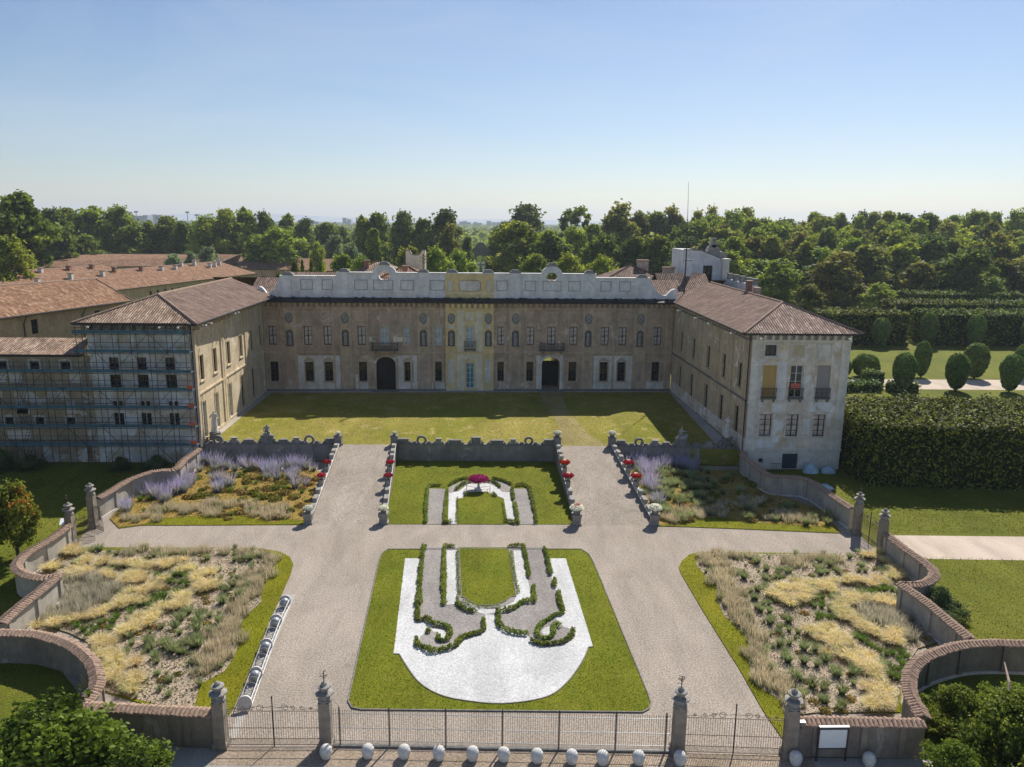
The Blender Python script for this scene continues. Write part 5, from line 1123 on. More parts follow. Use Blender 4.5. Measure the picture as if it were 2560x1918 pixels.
m = MB(); n = 78
for k in range(n):
    s = .4 + (FLn - .8) * k / (n - 1); 
    if not (y0 - .2 < s < y3 + .2): fbox(m, fr, s - .13, s + .13, .0, .55, 14.05, 14.55)
fbox(m, fr, 0, y0 - .2, 0, .25, 13.75, 13.95); fbox(m, fr, y3 + .2, FLn, 0, .25, 13.75, 13.95); m.build('cornice', M_['stucco_ochre'], pal)
m = MB()
for k in range(9): s = y0 + .3 + (y3 - y0 - .6) * k / 8; fbox(m, fr, s - .2, s + .2, .2, .75, 13.95, 14.52)
fbox(m, fr, y0 - .1, y3 + .1, .1, .4, 13.65, 13.92); m.build('cornice', M_['stucco_yellow'], pal)
m = MB(); fbox(m, fr, -.3, FLn + .3, -.3, .95, 14.6, 14.82)
for k in range(60): s = k * FLn / 59; fbox(m, fr, s - .05, s + .05, .95, 1.06, 14.62, 14.85)
m.build('eave', M_['gutter'], pal)
m = MB(); i = m.add([fr(-.3, 1.0, 14.84), fr(FLn + .3, 1.0, 14.84), fr(FLn + .3, .0, 15.25), fr(-.3, .0, 15.25)]); m.f.append((i, i + 1, i + 2, i + 3)); m.build('eave_tiles', M_['gutter'], pal)
rs = random.Random(3); m = MB()
for k in range(46):
    s = rs.uniform(1, FLn - 1); fbox(m, fr, s - .2, s + .2, .2, .55, 15.05, 15.35)
m.build('snow_guard', M_['gutter'], pal)
eave_lamps(pal, fr, fang, (14.0, 34.4 - 12.8, 30.5, 44.5, 38.2, 48.2), 15.5, .3)
# windows
for s in T['up_win']: window(pal, fr, O, fang, s, 8.5, 'up', 'stucco_ochre')
for s in T['up_pale']: window(pal, fr, O, fang, s, 8.5, 'pale', 'stucco_ochre')
for s in T['low_win']:
    inw = any(a < s < b for a, b in T['white']); window(pal, fr, O, fang, s, 3.2, 'low', 'stucco_right' if inw else 'stucco_ochre')
SURR_Y = surround(1.16, 3.05, .8).mesh('window_surround', M_['stucco_yellow']); SURR_Y2 = surround(1.16, 3.7, .8).mesh('window_surround', M_['stucco_yellow'])
o = link('window', win_frame(1.16, 3.05, nr=4).mesh('window', M_['window_pale']), pal, fr(T['up_yellow'], -.1, 8.1), fang); link('pane', win_pane(1.16, 3.05).mesh('pane', M_['glass_pale']), o)
link('window_surround', SURR_Y, pal, fr(T['up_yellow'], .12, 8.1), fang)
window(pal, fr, O, fang, T['low_yellow'], 2.2, 'teal', None, -.1); link('window_surround', SURR_Y2, pal, fr(T['low_yellow'], .12, 2.2), fang)
balcony(pal, fr, fang, T['up_yellow'], 7.9, 1.7, .42, 1.15)
for (a, b) in T['balc']: balcony(pal, fr, fang, (a + b) / 2, 7.85, b - a, 1.0, 1.05)
# doors
for k, s in enumerate(T['doors']):
    m = MB(); r = 2.75 / 2 if k == 0 else 1.3; N_ = 14
    for (ra, rb, d0, d1) in ((r + .02, r + .38, 0, .12),):
        pts = [(-1, 0)] + [(-math.cos(math.pi * q / N_), math.sin(math.pi * q / N_)) for q in range(N_ + 1)] + [(1, 0)]
        cz = ZG + 4.95 - r * .75
        for q in range(N_):
            a, b = math.pi * q / N_, math.pi * (q + 1) / N_
            P = lambda t, rr, d: fr(s - rr * math.cos(t), d, cz + rr * .78 * math.sin(t))
            m.face([P(a, ra, d1), P(a, rb, d1), P(b, rb, d1), P(b, ra, d1)]); m.face([P(a, rb, d1), P(a, rb, 0), P(b, rb, 0), P(b, rb, d1)]); m.face([P(a, ra, 0), P(a, ra, d1), P(b, ra, d1), P(b, ra, 0)])
        for sx in (-1, 1): fbox(m, fr, s + min(sx * ra, sx * rb), s + max(sx * ra, sx * rb), 0, .12, ZG + .01, cz)
    m.build('door_surround', M_['stucco_right' if k == 0 else 'stucco_white'], pal)
    m = MB(); fbox(m, fr, s - r, s + r, -.02, .5, ZG, ZG + .14); fbox(m, fr, s - r - .6, s + r + .6, .0, .9, ZG, ZG + .07); m.build('door_step', M_['stone_dark'], pal)
    if k == 0:
        for sx in (-1, 1):
            m = MB(); a, b = sorted((sx * .02, sx * r)); fbox(m, fr, s + a, s + b, -.45, -.36, ZG + .15, ZG + 5)
            for z in (.6, 2.0, 3.4): fbox(m, fr, s + min(sx * .25, sx * (r - .25)), s + max(sx * .25, sx * (r - .25)), -.37, -.33, ZG + z, ZG + z + 1.1)
            m.build('door', M_['door_wood'], pal)
    else:
        m = MB(); wall(m, fr, s - r - .4, s + r + .4, ZG + .15, ZG + 3.9, [], d0=-3.0, depth=.1); m.build('passage_screen', M_['door_wood'], pal)
        m = MB()
        for sx in (-1, 1): m.face([fr(s + sx * (r + .1), -.35, ZG), fr(s + sx * (r + .1), -12, ZG), fr(s + sx * (r + .1), -12, ZG + 5.2), fr(s + sx * (r + .1), -.35, ZG + 5.2)])
        m.face([fr(s - r - .1, -.35, ZG + 5.2), fr(s + r + .1, -.35, ZG + 5.2), fr(s + r + .1, -12, ZG + 5.2), fr(s - r - .1, -12, ZG + 5.2)]); m.face([fr(s - r - .1, -.35, ZG + .02), fr(s + r + .1, -.35, ZG + .02), fr(s + r + .1, -12, ZG + .02), fr(s - r - .1, -12, ZG + .02)])
        m.build('passage', M_['stucco_right'], pal)
# niches with statues, medallions with busts
nb_me = MB(); nb_me.face([(-.5, 0, 0), (.5, 0, 0), (.5, 0, 2.35), (-.5, 0, 2.35)]); nback = nb_me.mesh('niche', M_['stone_dark'])
for k, s in enumerate(T['niche']):
    yb = y0 < s < y3; d = .22 if yb else .10
    o = link('niche', nback, pal, fr(s, d - .29, 8.35), fang); link('niche_statue', statue_me, o, (0, -.16, .12), rs.uniform(-.3, .3), (.95 * (-1 if k % 2 else 1), .7, 1.12))
    m = MB(); fbox(m, fr, s - .62, s + .62, d, d + .22, 8.2, 8.35); m.build('niche_sill', M_['stucco_yellow' if yb else 'stucco_brown'], pal)
    medallion(pal, fr, fang, s, 12.35, d + .001)
    if not yb:
        m = MB(); fbox(m, fr, s - .5, s + .5, d, d + .12, 10.95, 11.05); fbox(m, fr, s - .25, s + .25, d, d + .1, 11.05, 11.3); m.build('niche_crest', M_['stucco_ochre'], pal)
# parapet
P = T['par']; DP = -.15; TH = .7
ZO, ZM = 18.15, 18.68
def par_half(outer, mids, rd, se):
    par = MB(); fbox(par, fr, outer[0], outer[1], DP - TH, DP, 15.0, ZO)
    for a, b in mids: fbox(par, fr, a, b, DP - TH, DP, 15.0, ZM)
    roundel(par, *rd); scrollend(par, *se); par.build('parapet', M_['parapet_white'], pal)
def roundel(m, a, b):
    c = (a + b) / 2; r = (b - a) / 2; n = 24; hz, hr1, hr2 = 18.3, .78, .62; z0 = 15.0
    fbox(m, fr, a, b, DP - TH, DP, z0, hz - hr2 - .001)
    def top(x): return ZM + 1.15 * math.sqrt(max(0, 1 - ((x - c) / (r * .82)) ** 2)) if abs(x - c) < r * .82 else ZM
    xs = [a + (b - a) * k / n for k in range(n + 1)]
    for x0_, x1_ in zip(xs[:-1], xs[1:]):
        for d in (DP, DP - TH):
            def hole(x): return hr2 * math.sqrt(max(0, 1 - ((x - c) / hr1) ** 2))
            h0, h1 = hole(x0_), hole(x1_)
            m.face([fr(x0_, d, hz + h0), fr(x1_, d, hz + h1), fr(x1_, d, top(x1_)), fr(x0_, d, top(x0_))])
            m.face([fr(x0_, d, hz - hr2), fr(x1_, d, hz - hr2), fr(x1_, d, hz - h1), fr(x0_, d, hz - h0)])
        m.face([fr(x0_, DP, top(x0_)), fr(x1_, DP, top(x1_)), fr(x1_, DP - TH, top(x1_)), fr(x0_, DP - TH, top(x0_))])
        m.face([fr(x0_, DP, hz + h0), fr(x0_, DP - TH, hz + h0), fr(x1_, DP - TH, hz + h1), fr(x1_, DP, hz + h1)]); m.face([fr(x0_, DP, hz - h0), fr(x1_, DP, hz - h1), fr(x1_, DP - TH, hz - h1), fr(x0_, DP - TH, hz - h0)])
def scrollend(m, xa, xb, za, zb):
    """swept end: high at xa, low with a small volute at xb"""
    n = 16; sg = 1 if xb > xa else -1
    tops = []
    for k in range(n + 1):
        t = k / n; z = za - (za - zb) * (1 - (1 - min(t / .62, 1)) ** 2.2) if t < .62 else zb + .95 * math.sin((t - .62) / .38 * math.pi * .62)
        tops.append((xa + (xb - xa) * t, z))
    for (x0_, z0_), (x1_, z1_) in zip(tops[:-1], tops[1:]):
        for d in (DP, DP - TH): m.face([fr(x0_, d, 15.0), fr(x1_, d, 15.0), fr(x1_, d, z1_), fr(x0_, d, z0_)])
        m.face([fr(x0_, DP, z0_), fr(x1_, DP, z1_), fr(x1_, DP - TH, z1_), fr(x0_, DP - TH, z0_)])
    x1_, z1_ = tops[-1]; m.face([fr(x1_, DP, 15), fr(x1_, DP - TH, 15), fr(x1_, DP - TH, z1_), fr(x1_, DP, z1_)])
par_half((P[1], P[2]), ((P[2], P[3]), (P[4], y0)), (P[3], P[4]), (P[1], P[0], ZO, 15.75))
par_half((P[7], P[8]), ((y3, P[5]), (P[6], P[7])), (P[5], P[6]), (P[8], P[9], ZO, 15.75))
m = MB(); fbox(m, fr, y0, y3, DP - TH, DP + .06, 15.0, ZM); m.build('parapet', M_['stucco_yellow'], pal)
m = MB()
for a, b, z in ((P[1], P[2], ZO), (P[7], P[8], ZO), (P[2], P[3] + .4, ZM), (P[4] - .4, P[5] + .4, ZM), (P[6] - .4, P[7], ZM)): fbox(m, fr, a - .05, b + .05, DP - TH - .1, DP + .16, z + .002, z + .13)
fbox(m, fr, P[1], P[8], DP, DP + .1, 15.9, 15.98); m.build('parapet_coping', M_['parapet_white'], pal)
for a, b in T['parpan']:
    yb = y0 - .3 < (a + b) / 2 < y3 + .3; w = b - a
    m = MB(); z0, z1 = (16.3, 17.75) if w < 4 else (16.2, 17.4); bw = .09
    for (xa, xb, za, zb) in ((a, b, z1 - bw, z1), (a, b, z0, z0 + bw), (a, a + bw, z0 + bw, z1 - bw), (b - bw, b, z0 + bw, z1 - bw)): fbox(m, fr, xa, xb, DP - .01, DP + .075, za, zb)
    m.build('parapet_frame', M_['parapet_frame'], pal)
fm = MB(); a, b = y0 + 1.9, y3 - 1.9
for sx in range(16):
    t0, t1 = sx / 16, (sx + 1) / 16
    def E(t): an = 2 * math.pi * t; cx, cz = math.cos(an), math.sin(an); return ((a + b) / 2 + (b - a) / 2 * math.copysign(abs(cx) ** .45, cx), 17.0 + .78 * math.copysign(abs(cz) ** .45, cz))
    p, q = E(t0), E(t1); fm.tube(fr(p[0], DP + .07, p[1]), fr(q[0], DP + .07, q[1]), .07, 5)
fm.build('parapet_frame', M_['stucco_brown'], pal)
m = MB(); fbox(m, fr, a + .12, b - .12, DP + .05, DP + .075, 16.35, 17.65); fbox(m, fr, y0 + .45, y0 + .95, DP + .05, DP + .08, 16.3, 17.7); fbox(m, fr, y3 - .95, y3 - .45, DP + .05, DP + .08, 16.3, 17.7); m.build('parapet_panel', M_['stucco_white'], pal)
for s in T['caps'] + [P[3] * .5 + P[4] * .5, P[5] * .5 + P[6] * .5]:
    arch = s > P[3] and s < P[4] or s > P[5] and s < P[6]
    z = 19.83 if arch else (ZO + .13 if s < P[2] - .2 or s > P[7] + .2 else ZM + .13)
    if 10.7 < s < 12.5: z = ZM + .13
    m = MB()
    i = m.add([fr(s + x * w, DP - .35 + y * w2, z + h) for w, w2, h in ((.8, .5, 0), (.75, .46, .16), (.42, .3, .38), (.42, .3, .46)) for x, y in ((-1, 1), (1, 1), (1, -1), (-1, -1))])
    for k in range(3):
        for q in range(4): m.f.append((i + k * 4 + q, i + k * 4 + (q + 1) % 4, i + k * 4 + 4 + (q + 1) % 4, i + k * 4 + 4 + q))
    m.f.append((i + 12, i + 13, i + 14, i + 15)); m.build('parapet_cap', M_['stone'], pal)
    if abs(s - 22.77) < .1 or abs(s - 54.0) < .1 or abs(s - 3.91) < .1:
        q = MB(); c = fr(s, DP - .35, z + .46); sprout(q, c[0], c[1], c[2], 3.2 if abs(s - 22.77) < .1 else (2.2 if s < 10 else 1.4), random.Random(4)); q.build('finial', M_['iron_rust'], pal)
for a, b in ((P[1], P[1] + 1.5), (P[2] - .1, P[2] + 1.5), (22.0, 23.6), (35.1, 36.6), (45.7, 47.2), (P[8] - 1.6, P[8])):
    m = MB(); fbox(m, fr, a, b, DP - .01, DP + .14, 15.0, (ZO if a < 10 or b > 50 else ZM) - .01); m.build('parapet_pier', M_['parapet_white'], pal)
# roof behind the parapet
m = MB(); E = (fr(1, 0, 0)[0] - fr(0, 0, 0)[0], fr(1, 0, 0)[1] - fr(0, 0, 0)[1], 0)
slope(m, [fr(-2, -1, 15.4), fr(FLn + 2, -1, 15.4), fr(FLn + 2, -6.2, 17.55), fr(-2, -6.2, 17.55)], E); slope(m, [fr(FLn + 9.5, -12.6, 15.0), fr(-8.5, -12.6, 15.0), fr(-8.5, -6.2, 17.55), fr(FLn + 9.5, -6.2, 17.55)], E)
slope(m, [fr(FLn - 1.2, -3.5, 15.6), fr(FLn + 6, -1.0, 16.2), fr(FLn + 6.5, -7.5, 18.5), fr(FLn - 1.2, -7.5, 18.5)], E); slope(m, [fr(FLn + 6.5, -14, 15.4), fr(FLn - 1.2, -14, 15.4), fr(FLn - 1.2, -7.5, 18.5), fr(FLn + 6.5, -7.5, 18.5)], E)
slope(m, [fr(P[1], -3.4, 17.2), fr(P[2], -3.4, 17.2), fr(P[2], -6.5, 18.35), fr(P[1], -6.5, 18.35)], E)
m.build('roof', M_['tile_dark'], pal)
def hip(name, x0, x1, ya, yb, zb, za, mat):
    m = MB(); cx = (x0 + x1) / 2; cy = (ya + yb) / 2; g = lambda x, y, z: (x - O[0], y - O[1], z - O[2]); h = min(x1 - x0, yb - ya) / 2
    l, r_ = (g(x0 + h, cy, za), g(x1 - h, cy, za)) if x1 - x0 >= yb - ya else (g(cx, ya + h, za), g(cx, yb - h, za))
    a, b, c, d = g(x0, ya, zb), g(x1, ya, zb), g(x1, yb, zb), g(x0, yb, zb)
    if x1 - x0 >= yb - ya: slope(m, [a, b, r_, l], (1, 0, 0)); slope(m, [c, d, l, r_], (1, 0, 0)); slope(m, [b, c, r_], (0, 1, 0)); slope(m, [d, a, l], (0, 1, 0))
    else: slope(m, [a, b, l], (1, 0, 0)); slope(m, [c, d, r_], (1, 0, 0)); slope(m, [b, c, r_, l], (0, 1, 0)); slope(m, [d, a, l, r_], (0, 1, 0))
    for p, q in ((a, l), (b, r_ if x1 - x0 >= yb - ya else l), (l, r_)): m.tube(p, q, .13, 6)
    return m.build(name, M_[mat], pal)
hip('roof', 16.4, 28.6, 119, 131, 16.7, 19.25, 'tile_dark')
hip('roof', -24.5, -11.5, 120, 132, 16.6, 19.5, 'tile_pale')
hip('roof', -17.0, -9.8, 118.5, 126, 17.4, 19.2, 'tile_warm')
def pbox(name, x0, x1, ya, yb, z0, z1, mat, cap=None):
    m = MB(); m.box(x0 - O[0], x1 - O[0], ya - O[1], yb - O[1], z0 - O[2], z1 - O[2]); o = m.build(name, M_[mat], pal)
    if cap: k = MB(); k.box(x0 - O[0] - .12, x1 - O[0] + .12, ya - O[1] - .12, yb - O[1] + .12, z1 - O[2], z1 - O[2] + .16); k.build('chimney_cap', M_[cap], o)
    return o
pbox('chimney', 23.5, 25.2, 124.2, 125.4, 17.5, 20.0, 'brick_pale', 'tile_coping'); pbox('chimney', 27.7, 29.5, 124.2, 125.2, 16.5, 18.9, 'brick_pale', 'tile_coping'); pbox('chimney', 29.6, 30.3, 117.4, 118.0, 17, 20.4, 'tower_white', 'stone')
pbox('chimney', -13.5, -12.8, 118.6, 119.2, 17.5, 19.1, 'brick', 'tile_coping'); pbox('chimney', -20.3, -19.5, 124, 124.6, 18, 19.6, 'brick', 'tile_coping')
m = MB(); bw = [(-13.95, 17), (-10.75, 17), (-10.75, 21.2), (-11.35, 21.2), (-11.7, 20.6), (-12.0, 20.45), (-12.7, 20.45), (-13.0, 20.6), (-13.35, 21.2), (-13.95, 21.2)]
i = m.add([(x - O[0], 127 - O[1], z - O[2]) for x, z in bw] + [(x - O[0], 128.2 - O[1], z - O[2]) for x, z in bw]); n = len(bw)
m.f.append(tuple(range(i, i + n))); m.f.append(tuple(range(i + 2 * n - 1, i + n - 1, -1)))
for k in range(n): m.f.append((i + k, i + n + k, i + n + (k + 1) % n, i + (k + 1) % n))
m.build('belfry', M_['stucco_cream'], pal)
cs = MB()
for a, b in zip(bw[2:-1], bw[3:]): cs.tube((a[0] - O[0], 127 - O[1], a[1] - O[2] + .04), (b[0] - O[0], 127 - O[1], b[1] - O[2] + .04), .09, 5)
cs.build('belfry_coping', M_['stone_dark'], pal)

# ---------------------------------------------------------------- palace wings
def wing_roof(t, O, xl, xr, yf, yb, ze, zr, hipy, mat_front, mat_side, cx=None):
    cx = (xl + xr) / 2 if cx is None else cx; g = lambda x, y, z: (x - O[0], y - O[1], z - O[2])
    ap, rb = g(cx, hipy, zr), g(cx, yb, zr)
    m = MB(); slope(m, [g(xl, yf, ze), g(xr, yf, ze), ap], (1, 0, 0)); m.build('roof', M_[mat_front], t)
    m = MB(); slope(m, [g(xr, yf, ze), g(xr, yb, ze), rb, ap], (0, 1, 0)); slope(m, [g(xl, yb, ze), g(xl, yf, ze), ap, rb], (0, 1, 0)); r = m.build('roof', M_[mat_side], t)
    m = MB(); m.tube(g(xl, yf, ze + .04), ap, .15, 6); m.tube(g(xr, yf, ze + .04), ap, .15, 6); m.tube(ap, rb, .15, 6); m.build('ridge_tiles', M_['tile_coping'], r)
    m = MB(); m.box(xl - O[0], xr - O[0], yf - O[1], yf - O[1] + 1.0, ze - O[2] - .2, ze - O[2] - .03); m.box(xr - O[0] - 1.0, xr - O[0], yf - O[1] + 1.0, yb - O[1], ze - O[2] - .2, ze - O[2] - .03); m.box(xl - O[0], xl - O[0] + 1.0, yf - O[1] + 1.0, yb - O[1], ze - O[2] - .2, ze - O[2] - .03); m.build('eave', M_['gutter'], t)
    m = MB(); m.tube(g(xl, yf - .06, ze - .06), g(xr, yf - .06, ze - .06), .09, 6); m.tube(g(xr + .06, yf, ze - .06), g(xr + .06, yb, ze - .06), .09, 6); m.tube(g(xl - .06, yf, ze - .06), g(xl - .06, yb, ze - .06), .09, 6); m.build('gutter', M_['gutter'], t)
# left wing
O = (-36.8, 81.0, 0)
lw = thing('palace_wing', 'left palace wing, sunlit inner wall with white doors, scaffolding on its front', 'palace wing', O)
A, B = (-31.4, 81.0), (-32.3, 109.0)
fL, LL_, aL = frame(A, B, O)     # outward is +x
upS = [2.05, 6.55, 11.65, 16.87, 21.9, 26.4]; dnS = [1.9, 6.25, 11.35, 16.6, 21.7]
m = MB(); wall(m, fL, 0, LL_, TZ, 14.9, [op(s, 1.15, 8.75, 2.66) for s in upS] + [op(s, 1.2, 2.3, 4.0, .8) for s in dnS]); wall(m, fL, 0, LL_, 0, TZ)
m.build('wall', M_['stucco_tan'], lw)
fF, LF, aF = frame((-42.3, 81.0), (-31.4, 81.0), O)
fo = []
for x in (-39.82, -36.92, -33.95): fo += [op(x + 42.3, 1.0, 10.15, 1.4), op(x + 42.3, 1.15, 7.95, 1.75), op(x + 42.3 - .28, .5, 3.95, 1.55), op(x + 42.3 + .28, .5, 3.95, 1.55), op(x + 42.3 - .3, .42, 6.3, .5), op(x + 42.3 + .3, .42, 6.3, .5)]
m = MB(); wall(m, fF, 0, LF, 0, 14.9, fo); m.build('front_wall', M_['stucco_scaff'], lw)
m = MB(); m.face([(-42.3 - O[0], 0, 0), (-43 - O[0], 30, 0), (-43 - O[0], 30, 14.9), (-42.3 - O[0], 0, 14.9)]); m.build('outer_wall', M_['stucco_annex'], lw)
wkind('slit', .5, 1.55, 'window_wood', 'glass_dark', nr=3, mid=.04, out=.05); wkind('slits', .42, .5, 'window_wood', 'glass_dark', nr=1, mid=.04, out=.05)
for x in (-39.82, -36.92, -33.95):
    s = x + 42.3; window(lw, fF, O, aF, s, 10.15, 'sq'); window(lw, fF, O, aF, s, 7.95, 'balc')
    for e in (-.28, .28): window(lw, fF, O, aF, s + e, 3.95, 'slit'); window(lw, fF, O, aF, s + e * 1.07, 6.3, 'slits')
for s in upS: window(lw, fL, O, aL, s, 8.75, 'side_up', 'stucco_tan', sh=.9)
for s in dnS: window(lw, fL, O, aL, s, 2.3, 'french' if s < 14 else 'dark_door', 'stucco_tan', sh=.8)
m = MB(); fbox(m, fL, 0, LL_, 0, .14, 7.35, 7.55); fbox(m, fL, 0, LL_, 0, .22, 14.2, 14.45); fbox(m, fL, 0, LL_, 0, .12, 1.8, 2.25); m.build('string_course', M_['stucco_tan'], lw)
for s in (.35, 9.0, 9.7, 18.9, 19.6, 27.3):
    m = MB(); fbox(m, fL, s - .25, s + .25, 0, .13, 2.26, 7.34); fbox(m, fL, s - .25, s + .25, 0, .13, 7.56, 14.19); m.build('pilaster', M_['stucco_tan'], lw)
m = MB()
for k in range(24): s = .5 + (LL_ - 1) * k / 23; fbox(m, fL, s - .13, s + .13, .0, .65, 14.46, 15.1)
for k in range(10): s = .5 + (LF - 1) * k / 9; fbox(m, fF, s - .13, s + .13, .0, .7, 14.4, 15.1)
m.build('cornice', M_['stucco_annex'], lw)
m = MB()
for s in upS:
    for (a, b, c, d) in ((-.7, .7, 13.9, 14.0), (-.7, .7, 12.7, 12.8), (-.7, -.6, 12.8, 13.9), (.6, .7, 12.8, 13.9)): fbox(m, fL, s + a, s + b, 0, .05, c, d)
m.build('blind_frame', M_['stucco_tan'], lw)
wing_roof(lw, O, -42.9, -30.35, 79.4, 110.2, 15.35, 17.75, 85.7, 'tile_pale', 'tile_dark')
eave_lamps(lw, fL, aL, (-.2, 1.6, 10.3, 11.6, 24), 15.1, 1.0); eave_lamps(lw, fF, aF, (1.2, 8.4, 10.3), 15.1, 1.5)
m = MB(); m.tube((-30.4 - O[0] - 1.1, -.12, 0), (-30.4 - O[0] - 1.1, -.12, 15.0), .06, 6); m.build('downpipe', M_['gutter'], lw)
# right wing
O = (32.5, 79.0, 0)
rw = thing('palace_wing', 'right palace wing with pale three-window end wall and shaded inner wall', 'palace wing', O)
A, B = (26.5, 110.4), (27.35, 79.0)
fL, LL_, aL = frame(A, B, O)     # outward is -x
upS = [4.6, 10.6, 17.0, 22.95, 28.35]; dnS = [4.7, 10.5, 17.0, 22.9, 28.3]
m = MB(); wall(m, fL, 0, LL_, TZ, 14.6, [op(s, 1.1, 8.5, 2.66) for s in upS] + [op(s, 1.2, 2.3, 4.0) for s in dnS]); wall(m, fL, 0, LL_, 0, TZ); m.build('wall', M_['stucco_right'], rw)
for s in upS: window(rw, fL, O, aL, s, 8.5, 'side_up', 'stucco_right', sh=.9)
for s in dnS: window(rw, fL, O, aL, s, 2.3, 'dark_door', 'stucco_right', sh=.9)
m = MB(); fbox(m, fL, 0, LL_, 0, .14, 7.35, 7.55); fbox(m, fL, 0, LL_, 0, .22, 14.0, 14.3); m.build('string_course', M_['stone_dark'], rw)
m = MB(); fbox(m, fL, 0, LL_, 0, .03, 1.81, 3.4); m.build('plaster_panel', M_['stucco_pale'], rw)
for s in (1.5, 7.6, 13.8, 20.2, 20.8, 25.7, 30.8):
    m = MB(); fbox(m, fL, s - .22, s + .22, 0, .12, 3.41, 7.34); fbox(m, fL, s - .22, s + .22, 0, .12, 7.56, 13.99); m.build('pilaster', M_['stucco_right'], rw)
m = MB()
for s in upS:
    for (a, b, c, d) in ((-.6, .6, 13.7, 13.8), (-.6, .6, 12.5, 12.6), (-.6, -.5, 12.6, 13.7), (.5, .6, 12.6, 13.7)): fbox(m, fL, s + a, s + b, 0, .06, c, d)
m.build('blind_frame', M_['stucco_pale'], rw)
fF, LF, aF = frame((27.35, 79.0), (37.75, 79.0), O); X0 = 27.35
col = (29.42, 32.3, 35.2)
fo = [(29.36 - .6 - X0, 29.36 + .6 - X0, 12.45, 13.6)]
for x in col: fo += [op(x - X0, 1.42, 7.95, 3.5), op(x - .02 - X0, 1.3, 3.7, 2.4)]
fo += [(31.5 - X0, 33.2 - X0, .02, 1.75), (28.95 - X0, 29.4 - X0, .75, 1.2)]
m = MB(); wall(m, fF, 0, LF, 0, 14.6, fo); m.build('front_wall', M_['stucco_pale'], rw)
m = MB(); m.face([(37.75 - O[0], 0, 0), (37.6 - O[0], 43, 0), (37.6 - O[0], 43, 14.6), (37.75 - O[0], 0, 14.6)]); m.build('outer_wall', M_['stucco_pale'], rw)
WM['fr_low'] = (win_frame(1.3, 2.4, nr=4).mesh('window', M_['window_wood']), win_pane(1.3, 2.4).mesh('pane', M_['glass_curtain_reflect']))
for x in col: window(rw, fF, O, aF, x - .02 - X0, 3.7, 'fr_low', 'stucco_pale', sh=.25)
WM['fr_top'] = (win_frame(1.2, 1.15, nr=1, mid=.03).mesh('window', M_['window_wood']), win_pane(1.2, 1.15).mesh('pane', M_['glass_dark'])); window(rw, fF, O, aF, 29.36 - X0, 12.45, 'fr_top')
WM['fr_mid'] = (win_frame(1.42, 3.5, nr=4).mesh('window', M_['window_pale']), win_pane(1.42, 3.5).mesh('pane', M_['glass_dark'])); window(rw, fF, O, aF, col[1] - X0, 7.95, 'fr_mid')
for x, mt in ((col[0], 'shutter_tan'), (col[2], 'shutter_grey')):
    m = MB(); m.box(-.71, -.015, -.04, .04, 0, 3.5); m.box(.015, .71, -.04, .04, 0, 3.5)
    for k in range(28): m.box(-.64, .64, -.055, -.03, .1 + k * .12, .16 + k * .12)
    link('shutter', m.mesh('shutter', M_[mt]), rw, fF(x - X0, -.12, 7.95), aF)
m = MB(); m.box(-.5, .5, -.03, .03, .9, 1.55); link('red_cloth', m.mesh('red_cloth', M_['red_cloth']), rw, fF(col[1] - X0, -.08, 7.95), aF)
sm = surround(1.42, 3.5, .5, .22).mesh('window_surround', M_['stucco_pale']); 
for x in col: link('window_surround', sm, rw, fF(x - X0, .002, 7.95), aF); balcony(rw, fF, aF, x - X0, 7.95, 1.62, .32, 1.05)
for k, x in enumerate((29.36, 32.25, 35.1)):
    m = MB()
    for (a, b, c, d) in ((-.8, .8, 13.62, 13.85), (-.8, .8, 12.2, 12.43), (-.8, -.62, 12.43, 13.62), (.62, .8, 12.43, 13.62), (-.95, -.8, 13.5, 13.85), (.8, .95, 13.5, 13.85)): fbox(m, fF, x - X0 + a, x - X0 + b, 0, .07, c, d)
    m.build('window_surround', M_['stone_pale'], rw)
    if k: m = MB(); fbox(m, fF, x - X0 - .6, x - X0 + .6, 0, .02, 12.45, 13.6); m.build('blind_window', M_['stucco_tan' if k == 1 else 'stucco_white'], rw)
for a, b in ((0, .85), (LF - .95, LF)):
    m = MB(); fbox(m, fF, a, b, 0, .16, 2.3, 7.6); fbox(m, fF, a, b, 0, .16, 7.62, 14.0); fbox(m, fF, a - .08, b + .08, 0, .22, 7.3, 7.61); m.build('pilaster', M_['stucco_white'], rw)
m = MB(); fbox(m, fF, -.05, LF + .05, 0, .2, 2.1, 2.29); fbox(m, fF, .86, LF - .96, 0, .1, 7.5, 7.68); fbox(m, fF, -.05, LF + .05, 0, .25, 13.97, 14.2); m.build('string_course', M_['stucco_white'], rw)
m = MB(); fbox(m, fF, 0, LF, 0, .06, 0, 2.09); m2 = MB()
wall(m2, fF, 0, LF, 0, 2.09, [(31.5 - X0, 33.2 - X0, .0, 1.75), (28.95 - X0, 29.4 - X0, .75, 1.2)], d0=.06, depth=.1, rim=.05); m2.build('plinth', M_['stucco_white'], rw)
for a, b, z0, z1 in ((1.0, 3.9, 7.7, 11.8), (3.95, 4.3, 9.9, 11.8), (6.2, 6.9, 3.9, 5.6), (2.6, 3.6, 6.2, 7.3), (8.6, 9.1, 4.8, 6.2), (1.2, 3.2, 2.4, 3.4), (6.6, 8.9, 7.7, 9.4)):
    m = MB(); wall(m, fF, a, b, z0, z1, fo, d0=.012, depth=.02, rim=.012); m.build('plaster_patch', M_['parapet_white'], rw)
m = MB()
for k in range(13): s = .3 + (LF - .6) * k / 12; fbox(m, fF, s - .14, s + .14, .0, .62, 14.21, 14.75)
m.build('cornice', M_['stone_pale'], rw)
m = MB()
for k in range(26): s = .5 + (LL_ - 1) * k / 25; fbox(m, fL, s - .12, s + .12, .0, .5, 14.31, 14.75)
m.build('cornice', M_['stucco_right'], rw)
